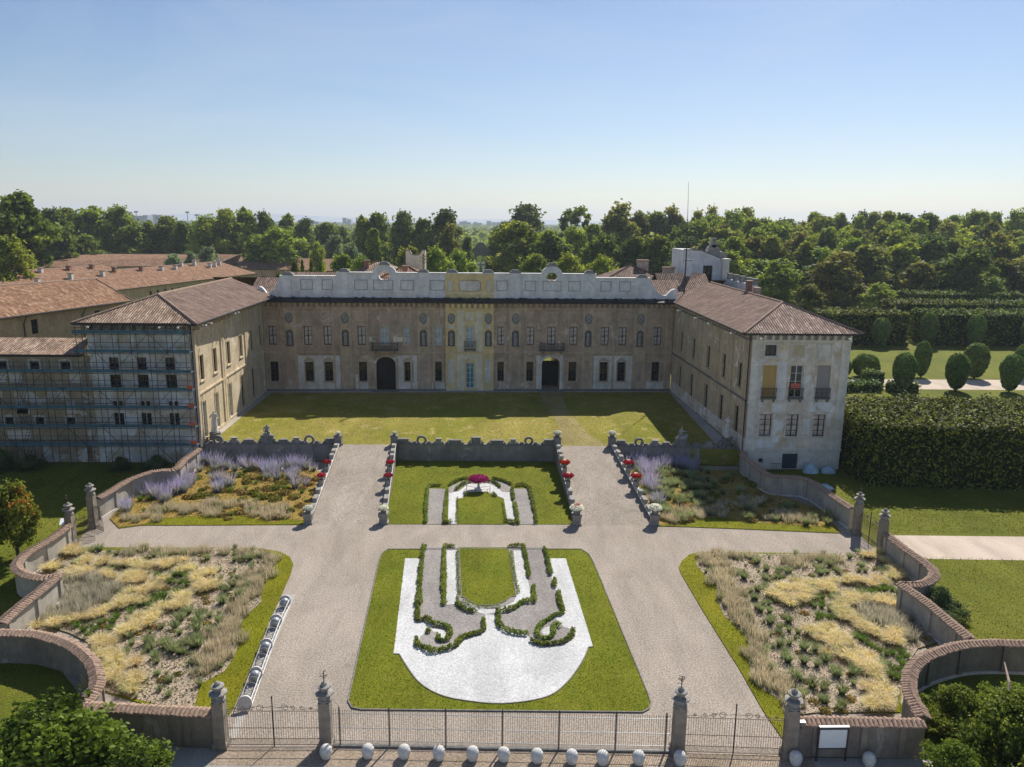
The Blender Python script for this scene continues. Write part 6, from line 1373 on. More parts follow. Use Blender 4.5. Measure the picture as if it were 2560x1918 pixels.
m = MB(); fbox(m, fF, 31.55 - X0, 33.15 - X0, -.2, -.12, .05, 1.72); m.build('door', M_['door_blue'], rw)
m = MB()
for k in range(8): m.tube(fF(30.0 - X0 + k * .19, 1.1, .05), fF(30.0 - X0 + k * .19, 1.1, 1.0), .02, 4)
m.tube(fF(29.9 - X0, 1.1, 1.0), fF(31.4 - X0, 1.1, 1.0), .025, 4); m.tube(fF(29.9 - X0, 1.1, .1), fF(31.4 - X0, 1.1, .1), .025, 4); m.build('stair_railing', M_['iron'], rw)
wing_roof(rw, O, 26.0, 38.5, 77.9, 113, 14.98, 17.55, 84.6, 'tile_mid', 'tile_dark', 32.3)
eave_lamps(rw, fF, aF, (.2, 9.4), 14.6, 1.4); eave_lamps(rw, fL, aL, (8, 16, 21.5, 29.5), 14.6, 1.2)
m = MB(); m.tube(fL(LL_ - .2, .2, 0), fL(LL_ - .2, .2, 14.8), .06, 6); m.build('downpipe', M_['gutter'], rw)
m = MB(); m.box(32.2 - O[0], 33.4 - O[0], 97 - O[1], 98.3 - O[1], 16.3, 17.6); m.box(32.5 - O[0], 33.1 - O[0], 97.3 - O[1], 98 - O[1], 17.6, 18.8); ch = m.build('chimney', M_['brick'], rw); MB().box(32.4 - O[0], 33.2 - O[0], 97.2 - O[1], 98.1 - O[1], 18.8, 18.95).build('chimney_cap', M_['tile_coping'], ch)
MB().box(33.5 - O[0], 34.2 - O[0], 97.2 - O[1], 98.2 - O[1], 16, 18.1).build('chimney', M_['brick_pale'], rw)
# tarpaulin piles at the foot of the right wing
rs = np.random.RandomState(9)
def pile(x, y, sx, sy, h, mat, label, flat=False):
    m = MB(); n = 14; K = 5; i = 0
    for a in range(K + 1):
        t = a / K
        for k in range(n):
            an = 2 * math.pi * k / n; r = (1 - t ** (3 if flat else 1.6) * .85) * (1 + .16 * rs.normal() * .5); m.v.append((sx * r * math.copysign(abs(math.cos(an)) ** .6, math.cos(an)), sy * r * math.copysign(abs(math.sin(an)) ** .6, math.sin(an)), h * t + (.05 * rs.normal() if a else 0)))
    for a in range(K):
        for k in range(n): j = (k + 1) % n; m.f.append((a * n + k, a * n + j, (a + 1) * n + j, (a + 1) * n + k))
    m.f.append(tuple(K * n + k for k in range(n))); o = m.build('tarpaulin_pile', M_[mat], None, (x, y, 0), True); tag(o, label, 'tarpaulin'); return o
pile(34.3, 78.0, .85, .6, .95, 'tarp', 'crumpled pale blue tarpaulin heap beside the dark door of the right wing')
pile(36.2, 77.8, .75, .5, .65, 'tarp', 'flat stack of white sheets under tarpaulin near the right wing corner', True)
pile(33.6, 73.0, .9, .7, .3, 'tarp', 'spread blue-green sheet on the ground behind the shaded right garden wall', True)
pile(34.4, 67.2, .55, .25, .2, 'tarp', 'small pale block heap next to the far pier of the closed side gate', True)

# ---------------------------------------------------------------- scaffolding
sc = thing('scaffolding', 'tube scaffolding with blue decks covering the left wing front and low annex', 'scaffolding', (-45, 79.4, 0))
LV = [.35, 2.35, 4.35, 6.4, 8.35, 10.25, 12.35, 14.35]
xs = [-31.6 - 1.84 * k for k in range(15)]
def up(x, y, h):
    m = MB(); m.tube((x + 45, y - 79.4, 0), (x + 45, y - 79.4, h), .035, 5); return m.build('upright', M_['scaffold_steel'], sc)
for x in xs:
    hi = 15.1 if x > -43.4 else 11.4
    up(x, 79.4, hi); up(x + .15, 80.35, hi)
for li, z in enumerate(LV[1:]):
    x0, x1 = (-57.8 if z < 11 else -43.0), -31.2
    m = MB(); m.box(x0 + 45, x1 + 45, .06, .92, z - .05, z); m.box(x0 + 45, x1 + 45, .0, .045, z, z + .3); m.build('deck', M_['deck_blue'], sc)
    for dz in (.55, 1.05):
        m = MB(); m.tube((x0 + 45, -.05, z + dz), (x1 + 45, -.05, z + dz), .03, 5); m.build('guard_rail', M_['scaffold_steel'], sc)
    m = MB(); m.tube((x0 + 45, -.05, z - .12), (x1 + 45, -.05, z - .12), .035, 5); m.tube((x0 + 45, .95, z - .12), (x1 + 45, .95, z - .12), .035, 5); m.build('ledger', M_['scaffold_steel'], sc)
    rr = random.Random(li)
    for k in range(0, len(xs) - 1):
        if xs[k + 1] < x0 - .2 or rr.random() < .45: continue
        a, b = (xs[k], xs[k + 1]) if (k + li) % 2 else (xs[k + 1], xs[k])
        m = MB(); m.tube((a + 45, -.08, z - 1.95), (b + 45, -.08, z), .026, 4); m.build('brace', M_['scaffold_steel'], sc)
for z in (2.4, 4.4, 6.4, 8.4):
    m = MB(); m.box(13.25, 13.9, -.12, -.06, z + .15, z + .5); m.tube((13.3, -.1, z + .6), (13.85, -.1, z + 1.2), .03, 4); m.build('ladder_guard', M_['scaffold_red'], sc)
for z in LV[1:6]:
    m = MB(); 
    for e in (-.16, .16): m.tube((-4.4 + e, .5, z - 2), (-3.6 + e, .5, z + .2), .025, 4)
    for k in range(7): t = k / 7; m.tube((-4.4 + .8 * t - .16, .5, z - 2 + 2.2 * t), (-4.4 + .8 * t + .16, .5, z - 2 + 2.2 * t), .018, 4)
    m.build('ladder', M_['scaffold_steel'], sc)
# ---------------------------------------------------------------- low annex behind the scaffolding and the tan building behind it
O = (-52, 81, 0)
an = thing('annex', 'low annex with pale tiled lean-to roof beside the scaffolded wing', 'building', O)
fA, LA, aA = frame((-66, 81.0), (-42.35, 81.0), O)
fo = [op(x + 66, .98, 10.1, .95) for x in (-51.4, -48.08, -44.84, -54.7)] + [op(x + 66, .9, 4.05, .9) for x in (-51.4, -48.2, -44.9, -54.7)] + [op(-43.3 + 66, .6, .05, 2.1)]
m = MB(); wall(m, fA, 0, LA, 0, 11.75, fo); m.face([fA(LA, 0, 0), fA(LA, -4, 0), fA(LA, -4, 12.9), fA(LA, 0, 11.75)]); m.build('wall', M_['stucco_annex'], an)
wkind('ann', .98, .95, 'window_wood', 'glass_dark', nr=1, mid=.05); wkind('annl', .9, .9, 'window_wood', 'glass_dark', nr=1, mid=.05)
for x in (-51.4, -48.08, -44.84, -54.7): window(an, fA, O, aA, x + 66, 10.1, 'ann', 'stucco_white', sh=.1)
for x in (-51.4, -48.2, -44.9, -54.7): window(an, fA, O, aA, x + 66, 4.05, 'annl', 'stucco_white', sh=.1)
m = MB(); fbox(m, fA, -43.58 + 66, -43.02 + 66, -.2, -.12, .05, 2.15); m.build('door', M_['brick'], an)
rr = random.Random(8)
for k in range(16):
    a = rr.uniform(9, 22); z = rr.choice((2.6, 5.4, 7.0, 8.8)); m = MB(); wall(m, fA, a, a + rr.uniform(.6, 1.6), z, z + rr.uniform(.5, 1.4), fo, d0=.015, depth=.02, rim=.015); m.build('plaster_patch', M_['stucco_white'], an)
m = MB(); slope(m, [(-66 - O[0], -.9, 11.95), (-42.9 - O[0], -.9, 11.95), (-43.3 - O[0], 3.2, 13.1), (-66 - O[0], 3.2, 13.1)], (1, 0, 0)); m.build('roof', M_['tile_pale'], an)
m = MB(); m.box(-66 - O[0], -42.9 - O[0], -.9, .0, 11.7, 11.88); m.tube((-66 - O[0], -.95, 11.9), (-42.9 - O[0], -.95, 11.9), .08, 6); m.build('eave', M_['gutter'], an)

def gabled(name, label, E0, E1, R0, R1, wall_h, mat, tmat, hip_end=True, wins=(), winw=.9, winh=1.9, winz=2.0, group=None):
    """long range: front eave E0-E1, ridge R0-R1 (with heights); the back slope mirrors the front"""
    O = (E0[0], E0[1], 0); t = thing(name, label, 'building', O, 0, group)
    E0, E1, R0, R1 = map(Vector, (E0, E1, R0, R1)); o = Vector(O); e = (E1 - E0).normalized()
    B0 = 2 * R0 - E0; B1 = 2 * R1 - E1; B0.z = E0.z; B1.z = E1.z
    if hip_end: B1 = 2 * R1 - E1 + (E1 - R1).dot(e) * e * 2; B1.z = E1.z
    m = MB(); slope(m, [E0 - o, E1 - o, R1 - o, R0 - o], e); slope(m, [B1 - o, B0 - o, R0 - o, R1 - o], e); slope(m, [E1 - o, B1 - o, R1 - o], (B1 - E1)); slope(m, [B0 - o, E0 - o, R0 - o], (B0 - E0))
    rf = m.build('roof', M_[tmat], t); k = MB(); k.tube(R0 - o, R1 - o, .16, 6); k.tube(R1 - o, E1 - o, .14, 6); k.build('ridge_tiles', M_['tile_coping'], rf)
    inn = Vector((R0.x - E0.x, R0.y - E0.y, 0)).normalized() * .7
    a, b = E0 + inn, E1 + inn - e * .7; c, d = B1 - inn - e * .7, B0 - inn
    f, L, ang = frame((a.x, a.y), (b.x, b.y), O)
    if f(0, 1, 0)[0] * inn.x + f(0, 1, 0)[1] * inn.y > f(0, 0, 0)[0] * inn.x + f(0, 0, 0)[1] * inn.y:
        f, L, ang = frame((b.x, b.y), (a.x, a.y), O)
    ws = [L * s for s in wins]
    m = MB(); wall(m, f, 0, L, 0, E0.z - .05, [op(s, winw, winz, winh) for s in ws])
    for p, q in ((b, c), (c, d), (d, a)): m.face([(p.x - o.x, p.y - o.y, 0), (q.x - o.x, q.y - o.y, 0), (q.x - o.x, q.y - o.y, E0.z), (p.x - o.x, p.y - o.y, E0.z)])
    m.build('wall', M_[mat], t)
    key = 'g%.2f_%.2f' % (winw, winh)
    if key not in WM: wkind(key, winw, winh, 'window_wood', 'glass_dark', nr=2)
    for s in ws: window(t, f, O, ang, s, winz, key)
    k = MB(); k.tube(E0 - o, E1 - o, .12, 6); k.build('gutter', M_['gutter'], t)
    return t, rf, o
tb, rf, o = gabled('tan_building', 'tall tan building with broad warm tiled roof behind the annex', (-69, 81, 13), (-57, 124, 13), (-80.5, 84, 16.4), (-64, 127, 16.2), 13, 'farm_wall', 'tile_warm', True, (.28, .42, .60, .86), 1.1, 2.0, 10.2)
m = MB(); E0, E1 = Vector((-69, 81, 13)), Vector((-57, 124, 13)); iv = Vector((-11.5, 3, 0)).normalized() * .6
for s in (.36, .55, .78):
    p = E0 + (E1 - E0) * s - o + iv; m.tube((p.x, p.y, 0), (p.x, p.y, 11.8), .07, 6); m.tube((p.x, p.y, 11.8), (p.x - iv.x, p.y - iv.y, 12.9), .07, 6)
m.build('downpipe', M_['gutter'], tb)
def chimneys(rf, R0, R1, down, ss, hh=1.3, w=.8, mats=('brick_pale', 'brick')):
    R0, R1 = Vector(R0), Vector(R1); rr = random.Random(len(ss))
    for k, s in enumerate(ss):
        p = R0 + (R1 - R0) * s + Vector(down) * (rr.uniform(.15, .75)); h = hh * rr.uniform(.8, 1.25)
        m = MB(); m.box(p.x - w / 2, p.x + w / 2, p.y - w / 2, p.y + w / 2, p.z - .8, p.z + h); c = m.build('chimney', M_[mats[0] if rr.random() < .8 else mats[1]], rf)
        MB().box(p.x - w / 2 - .15, p.x + w / 2 + .15, p.y - w / 2 - .15, p.y + w / 2 + .15, p.z + h, p.z + h + .2).build('chimney_cap', M_['tile_coping'], c)
t1, rf, o = gabled('row_of_houses', 'nearer long row of low houses with many chimneys along its warm tiled roof', (-123, 138, 6.1), (-87, 291, 6.1), (-136.5, 141, 10.4), (-101, 291, 10.4), 6, 'farm_wall', 'tile_warm', True, [.62 + .022 * k for k in range(17)], 1.1, 2.2, 2.4)
ro_ = Vector((-136.5, 141, 10.4)) - o; rl_ = Vector((-101, 291, 10.4)) - o
chimneys(rf, ro_, rl_, (6, -1.3, -2), (.34, .42, .5, .58, .63, .70, .755, .80, .84, .885, .915, .94, .97, .985), 1.5, 1.05, ('stone_pale', 'brick'))
t2, rf, o = gabled('row_of_houses', 'farther row of low houses, its tiled ridge ending in the middle of the roofs', (-153, 150, 6.3), (-119.5, 265, 6.3), (-166, 154, 10.1), (-131.5, 268, 10.1), 6, 'farm_wall', 'tile_warm', True, (), 1, 2, 2)
ro_ = Vector((-166, 154, 10.1)) - o; rl_ = Vector((-131.5, 268, 10.1)) - o
chimneys(rf, ro_, rl_, (4, -1, -1.3), (.5, .6, .68, .76, .85, .93), 1.4, 1.2, ('brick', 'stone_pale'))
t3, rf, o = gabled('farm_building', 'very long low farm building under the tree line, brown tiled roof', (-225, 300, 6), (-120, 338, 6), (-232, 340, 10.2), (-113, 352, 10.2), 6, 'farm_wall', 'tile_warm', False)
MB().box(-3, 3, -1, 1, 0, .4).build('ridge_ladder', M_['stone_pale'], rf, ((-196 + 225), 320 - 300, 8.3)).rotation_euler = (.2, -.35, 1.0)
t4, rf, o = gabled('farm_building', 'brown tiled farm building with shadowed roof, left of the palace parapet', (-104, 318, 6), (-62, 308, 6), (-108, 338, 10), (-65, 326, 10), 6, 'farm_wall', 'tile_warm', True, (.3,), 3.0, 3.0, .2)
t5, rf, o = gabled('outbuilding', 'low tiled outbuilding directly behind the left wing', (-49, 150, 8.0), (-41, 131, 8.0), (-44, 152, 9.6), (-37, 134, 9.6), 8, 'farm_wall', 'tile_dark', True)
mast = thing('roof_mast', 'thin tall antenna mast rising beside the white roof tower', 'mast', (28.3, 112.6, 15.5))
m = MB(); m.tube((0, 0, 0), (0, 0, 7), .11, 6, .08); m.tube((0, 0, 7), (-.25, 0, 16.3), .055, 6, .02); m.build('pole', M_['iron'], mast)
# white roof tower
O = (33, 122, 15)
tw = thing('roof_tower', 'white roof tower with sloping top and dark scrolled gable behind the right wing', 'tower', O)
g = lambda x, y, z: (x - O[0], y - O[1], z - O[2])
m = MB(); pr = [(30.25, 14.5), (36.5, 14.5), (36.5, 20.45), (32.9, 21.85), (30.25, 21.9)]
i = m.add([g(x, 122, z) for x, z in pr] + [g(x, 130, z) for x, z in pr]); n = 5
for k in range(n): m.f.append((i + k, i + n + k, i + n + (k + 1) % n, i + (k + 1) % n))
m.f.append(tuple(i + n + k for k in range(n)))
f, L, a = frame((30.25, 122), (36.5, 122), O)
wall(m, f, 0, 6.25, 14.5, 20.45, [op(3.95, 1.5, 17.1, 2.4)]); m.face([f(0, 0, 20.45), f(6.25, 0, 20.45), f(2.65, 0, 21.85), f(0, 0, 21.9)]); m.build('wall', M_['tower_white'], tw)
wkind('tow', 1.5, 2.4, 'window_wood', 'glass_dark', nr=2); window(tw, f, O, a, 3.95, 17.1, 'tow')
m = MB(); m.tube(g(30.2, 121.95, 21.95), g(32.9, 121.95, 21.9), .1, 5); m.tube(g(32.9, 121.95, 21.9), g(36.6, 121.95, 20.5), .1, 5); m.build('coping', M_['stone_dark'], tw)
m = MB()
for x, z, r in ((35.35, 21.7, 1.0), (36.75, 21.05, .62), (35.35, 22.75, .5)): m.tube(g(x, 123.2, z), g(x, 124.6, z), r, 18)
m.box(34.4 - O[0], 37.2 - O[0], 1.25, 2.55, 5.0, 6.2); m.box(35.05 - O[0], 35.7 - O[0], 1.3, 2.5, 7.9, 8.6)
m.box(34.9 - O[0], 35.75 - O[0], 1.1, 2.7, 23.6 - 15, 23.75 - 15); m.build('scrolled_gable', M_['stone'], tw)
m = MB(); m.box(36.3 - O[0], 37.3 - O[0], -1, 3.5, 0, 5.3); m.box(36.2 - O[0], 37.5 - O[0], -1.2, 3.6, 5.3, 5.6); m.build('side_pier', M_['stone_pale'], tw)
m = MB(); m.box(36.6 - O[0], 37.2 - O[0], -15, -1.01, 0, 2.6); m.build('parapet', M_['tower_white'], tw)
for y in (-3, -6, -9, -12, -14.4): MB().lathe([(.4, 2.6), (.36, 2.9), (.3, 3.3), (.42, 3.35), (.42, 3.5)], (36.9 - O[0], y, 0), sq=4).build('parapet_cap', M_['stone'], tw)
MB().ell(g(37.3, 121.2, 17.3), .45, .45, .55).build('urn', M_['brick'], tw)
# stone aedicule in the park
ad = thing('garden_exedra', 'dark stone niche monument with curved top in the park clearing', 'monument', (-4.6, 330, 0))
f, L, a = frame((-9.4, 330), (-.2, 330), (-4.6, 330, 0))
m = MB(); wall(m, f, 0, 9.2, 0, 13.2, [op(4.6, 4.2, 3.5, 8.2, 1.0)], depth=1.2, rim=2.5); m.build('front', M_['stone_dark'], ad)
m = MB(); pts = [(-4.8, 13.2), (4.8, 13.2), (4.6, 13.9), (3.4, 14.6), (2.4, 15.2), (1.6, 16.6), (.8, 17.2), (-.8, 17.2), (-1.6, 16.6), (-2.4, 15.2), (-3.4, 14.6), (-4.6, 13.9)]
i = m.add([(x, -.2, z) for x, z in pts] + [(x, 1.2, z) for x, z in pts]); n = len(pts); m.f.append(tuple(i + k for k in range(n))); m.f.append(tuple(i + 2 * n - 1 - k for k in range(n)))
for k in range(n): m.f.append((i + k, i + n + k, i + n + (k + 1) % n, i + (k + 1) % n))
m.build('pediment', M_['stone_dark'], ad); MB().box(4.7, 9, .3, 2.5, 0, 9.5).build('side_wall', M_['stone_dark'], ad); link('figure', statue_me, ad, (0, -.2, 4.3), 0, 2.6)
# ---------------------------------------------------------------- low hedges of the parterre
def hedge_line(pts, w, h, seed, dens=1.0, leaf=.1):
    rs = np.random.RandomState(seed); P = even_line(pts, .09); O = P[0]; pos = []; rn = []
    nz = rs.uniform(.6, 1.15, len(P) // 7 + 2)
    for i, p in enumerate(P):
        k = nz[i // 7] * (1 - (i % 7) / 7) + nz[i // 7 + 1] * (i % 7) / 7
        n = int(26 * dens * (h / .4)); a = rs.uniform(0, 2 * np.pi, n); el = np.arccos(rs.uniform(0, 1, n)); r = rs.uniform(.7, 1.08, n)
        wob = rs.normal(0, .03, 2)
        q = np.stack([p.x - O.x + wob[0] + np.cos(a) * np.sin(el) * w * k * r, p.y - O.y + wob[1] + np.sin(a) * np.sin(el) * w * k * r, .03 + np.cos(el) * h * k * r + rs.uniform(0, .05, n)], 1)
        pos.append(q); rn.append(np.clip(.25 * k + .75 * rs.uniform(0, 1, n) * (.55 + .45 * k), 0, 1))
    pos = np.concatenate(pos); rn = np.concatenate(rn)
    nrm = rs.normal(0, .5, pos.shape); nrm[:, 2] += .8
    return O, npquads('low_hedge', leaf_quads(rs, pos, nrm, leaf, .6, 1.3), M_['leaf_box'], rn)
place = lambda x, y: ('left' if x < -.9 else 'right') + (' front' if y < 48 else (' middle' if y < 60 else ' upper'))
for k, (pts, dot) in enumerate(zip(T['hedges'], T['hedge_dot'])):
    if len(pts) < 2: continue
    O, me = hedge_line(pts, .13 if dot else .2, .16 if dot else .3, 100 + k, .7 if dot else 1.25, .07 if dot else .09)
    L = sum((Vector(b) - Vector(a)).length for a, b in zip(pts[:-1], pts[1:])); x = sum(p[0] for p in pts) / len(pts); y = sum(p[1] for p in pts) / len(pts)
    o = link('low_hedge', me, None, (O.x, O.y, .04))
    kind = 'thin brownish dotted hedge' if dot else ('long clipped box hedge' if L > 6 else ('curling box hedge piece' if y < 47 and L > 1.2 else 'short box hedge piece'))
    tag(o, '%s %.0f paces long in the %s part of the parterre' % (kind, max(1, L / .8), place(x, y)), 'hedge', 'low hedges of the parterre')

# ---------------------------------------------------------------- bedding plants
prs = np.random.RandomState(77)
def tuft(name, parts):
    """parts: (part name, blades args, material key, tint offset)"""
    out = []
    for pn, kw, mk, lo, hi in parts:
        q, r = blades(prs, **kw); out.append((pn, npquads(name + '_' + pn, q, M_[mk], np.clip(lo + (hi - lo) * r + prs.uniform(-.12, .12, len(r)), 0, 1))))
    return out
KIND = {
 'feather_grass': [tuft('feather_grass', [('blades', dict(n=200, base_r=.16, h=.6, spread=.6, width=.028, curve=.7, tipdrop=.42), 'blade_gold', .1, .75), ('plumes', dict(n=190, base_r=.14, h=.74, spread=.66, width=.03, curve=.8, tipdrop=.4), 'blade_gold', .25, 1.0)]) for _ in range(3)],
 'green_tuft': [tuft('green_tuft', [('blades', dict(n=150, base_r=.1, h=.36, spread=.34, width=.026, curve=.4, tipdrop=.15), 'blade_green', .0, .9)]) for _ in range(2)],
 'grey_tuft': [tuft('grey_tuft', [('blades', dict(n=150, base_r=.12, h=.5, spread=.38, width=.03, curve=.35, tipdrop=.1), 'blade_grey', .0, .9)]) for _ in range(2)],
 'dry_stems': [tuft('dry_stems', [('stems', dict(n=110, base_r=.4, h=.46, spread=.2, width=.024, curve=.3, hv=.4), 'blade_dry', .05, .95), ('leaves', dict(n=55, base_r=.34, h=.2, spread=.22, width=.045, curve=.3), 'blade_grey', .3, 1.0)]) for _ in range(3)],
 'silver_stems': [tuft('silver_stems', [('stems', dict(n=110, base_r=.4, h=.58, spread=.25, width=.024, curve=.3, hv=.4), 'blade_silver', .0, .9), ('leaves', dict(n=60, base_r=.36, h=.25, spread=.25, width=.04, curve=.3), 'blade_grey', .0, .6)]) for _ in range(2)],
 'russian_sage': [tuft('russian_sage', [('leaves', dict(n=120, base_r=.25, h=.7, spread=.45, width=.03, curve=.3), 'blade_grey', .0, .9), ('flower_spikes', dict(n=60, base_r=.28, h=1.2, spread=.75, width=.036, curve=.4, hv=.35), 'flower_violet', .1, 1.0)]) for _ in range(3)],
}
def mound(mk, seed):
    rs = np.random.RandomState(seed); n = 170; d = rs.normal(0, 1, (n, 3)); d[:, 2] = np.abs(d[:, 2]); d /= np.linalg.norm(d, axis=1, keepdims=True)
    return npquads('mound_leaves', leaf_quads(rs, d * np.array([.42, .42, .24]) * rs.uniform(.7, 1.05, (n, 1)), d, .12, .6, 1.2), M_[mk], rs.uniform(0, 1, n))
KIND['low_mound'] = [[('leaves', mound('mound', 1))], [('leaves', mound('mound_green', 2))], [('leaves', mound('mound', 3))]]
PL = random.Random(12)
def plants(key, kind, label, cat, group, dens=1, jit=.25, s=(.85, 1.2), z=.075):
    for (x, y) in T[key]:
        for d in range(dens):
            px, py = (x, y) if d == 0 else (x + PL.uniform(-1, 1) * jit * 2.4, y + PL.uniform(-1, 1) * jit * 2.4)
            px += PL.uniform(-jit, jit) * .5; py += PL.uniform(-jit, jit) * .5
            t = thing(kind + ('_clump' if 'clump' not in kind else ''), label, cat, (px, py, z), PL.uniform(0, 6.28), group, PL.uniform(*s))
            for pn, me in PL.choice(KIND[kind]): link(pn, me, t)
F_, GL, GR = 'feather_grass', 'left front bed', 'right front bed'
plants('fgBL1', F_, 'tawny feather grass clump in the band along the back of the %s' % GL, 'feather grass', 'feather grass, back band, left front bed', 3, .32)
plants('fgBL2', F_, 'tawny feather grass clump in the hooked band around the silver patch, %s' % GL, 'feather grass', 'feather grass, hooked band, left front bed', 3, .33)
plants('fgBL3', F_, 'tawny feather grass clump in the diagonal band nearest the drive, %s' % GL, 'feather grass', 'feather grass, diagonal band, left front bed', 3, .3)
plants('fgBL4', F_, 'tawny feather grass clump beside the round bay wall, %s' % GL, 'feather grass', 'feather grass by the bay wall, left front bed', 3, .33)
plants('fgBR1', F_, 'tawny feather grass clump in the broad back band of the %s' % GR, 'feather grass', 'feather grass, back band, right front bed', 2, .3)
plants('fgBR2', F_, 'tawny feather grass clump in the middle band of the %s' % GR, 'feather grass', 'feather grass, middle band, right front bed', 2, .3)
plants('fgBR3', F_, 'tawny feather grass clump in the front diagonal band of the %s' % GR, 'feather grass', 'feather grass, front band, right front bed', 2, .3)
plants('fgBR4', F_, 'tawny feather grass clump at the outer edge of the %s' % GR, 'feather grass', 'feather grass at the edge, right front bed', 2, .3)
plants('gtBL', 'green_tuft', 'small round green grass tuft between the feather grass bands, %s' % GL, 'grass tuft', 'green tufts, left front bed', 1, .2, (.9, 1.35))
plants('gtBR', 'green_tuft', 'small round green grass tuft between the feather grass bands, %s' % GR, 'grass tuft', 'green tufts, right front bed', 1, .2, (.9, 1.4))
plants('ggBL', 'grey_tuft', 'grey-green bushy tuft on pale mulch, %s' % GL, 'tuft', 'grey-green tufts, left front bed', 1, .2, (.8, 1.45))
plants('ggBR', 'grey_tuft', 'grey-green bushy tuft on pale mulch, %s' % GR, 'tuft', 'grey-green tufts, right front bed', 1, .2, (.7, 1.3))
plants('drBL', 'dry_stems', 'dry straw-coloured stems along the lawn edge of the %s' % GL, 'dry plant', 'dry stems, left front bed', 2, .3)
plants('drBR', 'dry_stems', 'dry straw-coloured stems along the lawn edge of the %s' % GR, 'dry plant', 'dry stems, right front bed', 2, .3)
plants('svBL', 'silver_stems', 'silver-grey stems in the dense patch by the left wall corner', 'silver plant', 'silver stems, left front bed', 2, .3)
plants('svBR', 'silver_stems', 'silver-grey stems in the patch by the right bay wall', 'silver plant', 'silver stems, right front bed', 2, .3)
plants('sgUL', 'russian_sage', 'violet flowering sage clump in the upper left bed below the terrace', 'sage', 'violet sage, upper left bed', 2, .4, (.75, 1.15))
plants('sgUR', 'russian_sage', 'violet flowering sage clump beside the right ramp wall', 'sage', 'violet sage, upper right bed', 2, .4, (.7, 1.1))
plants('drUL', 'dry_stems', 'pale dry stems along the front edge of the upper left bed', 'dry plant', 'dry stems, upper left bed', 2, .35, (.9, 1.25))
plants('drUR', 'dry_stems', 'pale dry stems along the front edge of the upper right bed', 'dry plant', 'dry stems, upper right bed', 2, .35, (.9, 1.25))
plants('mdUL', 'low_mound', 'low rusty ground-cover mound in the upper left bed', 'ground cover plant', 'mounds, upper left bed', 2, .8, (.8, 1.6))
plants('ggUR', 'grey_tuft', 'tall grey-green tuft in the upper right bed', 'tuft', 'grey-green tufts, upper right bed', 2, .4, (1.0, 1.7))
def scatter(key, n, seed, name):
    rs = random.Random(seed); P = T[key]; xs = [p[0] for p in P]; ys = [p[1] for p in P]; out = []
    while len(out) < n:
        x, y = rs.uniform(min(xs), max(xs)), rs.uniform(min(ys), max(ys)); c = False; j = len(P) - 1
        for i in range(len(P)):
            if (P[i][1] > y) != (P[j][1] > y) and x < (P[j][0] - P[i][0]) * (y - P[i][1]) / (P[j][1] - P[i][1] + 1e-9) + P[i][0]: c = not c
            j = i
        if c: out.append([x, y])
    T[name] = out
for k, n in (('BL', 130), ('BR', 120), ('UL', 40), ('UR', 60)): scatter('soil' + k, n, n + ord(k[0]) + ord(k[1]), 'x' + k); scatter('soil' + k, n // 2 + 20, n + 5 + ord(k[1]), 'y' + k)
KIND['small_grey_tuft'] = KIND['grey_tuft']  # added scatter: the grey tuft meshes again, only placed smaller
plants('xBL', 'small_grey_tuft', 'small scattered grey-green tuft between the larger plants, %s' % GL, 'tuft', 'scattered tufts, left front bed', 1, .1, (.4, .9))
plants('xBR', 'small_grey_tuft', 'small scattered grey-green tuft between the larger plants, %s' % GR, 'tuft', 'scattered tufts, right front bed', 1, .1, (.4, .9))
plants('yBL', 'low_mound', 'small scattered tan seedling mound on the mulch, %s' % GL, 'ground cover plant', 'scattered mounds, left front bed', 1, .1, (.4, .8))
plants('yBR', 'low_mound', 'small scattered tan seedling mound on the mulch, %s' % GR, 'ground cover plant', 'scattered mounds, right front bed', 1, .1, (.4, .8))
plants('xUL', 'green_tuft', 'small scattered green tuft among the rusty ground cover, upper left bed', 'grass tuft', 'scattered tufts, upper left bed', 1, .1, (.8, 1.4))
plants('xUR', 'grey_tuft', 'grey-green tuft scattered through the upper right bed, mostly in shade', 'tuft', 'scattered tufts, upper right bed', 1, .1, (.9, 1.7))
plants('yUR', 'low_mound', 'low ground-cover mound in the upper right bed', 'ground cover plant', 'mounds, upper right bed', 1, .1, (1.0, 1.8))
# mulch litter and seedlings between the tufts: nobody could count them
def litter(key, n, seed, mk, name):
    rs = np.random.RandomState(seed); P = np.array(T[key]); lo, hi = P.min(0), P.max(0)
    q = rs.uniform(lo, hi, (n * 3, 2)); ins = np.zeros(len(q), bool); j = len(P) - 1
    for i in range(len(P)):
        c = ((P[i, 1] > q[:, 1]) != (P[j, 1] > q[:, 1])) & (q[:, 0] < (P[j, 0] - P[i, 0]) * (q[:, 1] - P[i, 1]) / (P[j, 1] - P[i, 1] + 1e-9) + P[i, 0]); ins ^= c; j = i
    q = q[ins][:n]; z = rs.uniform(.08, .2, len(q)); nr = rs.normal(0, .5, (len(q), 3)); nr[:, 2] += 1
    o = link(name, npquads(name, leaf_quads(rs, np.column_stack([q, z]), nr, .085, .5, 1.7), M_[mk], rs.uniform(0, 1, len(q)))); o['kind'] = 'stuff'
    o['label'] = 'low seedlings and dry litter between the bedding plants'; o['category'] = 'ground cover'
for key, n, mk in (('soilBL', 9000, 'blade_dry'), ('soilBR', 8500, 'blade_dry'), ('soilUL', 3500, 'mound'), ('soilUR', 3000, 'blade_grey'), ('soilBL', 3500, 'blade_grey'), ('soilBR', 2500, 'blade_grey'), ('soilBL', 1800, 'blade_green'), ('soilBR', 1000, 'blade_green'), ('soilUL', 1800, 'mound_green')):
    litter(key, n, n, mk, 'ground_cover')

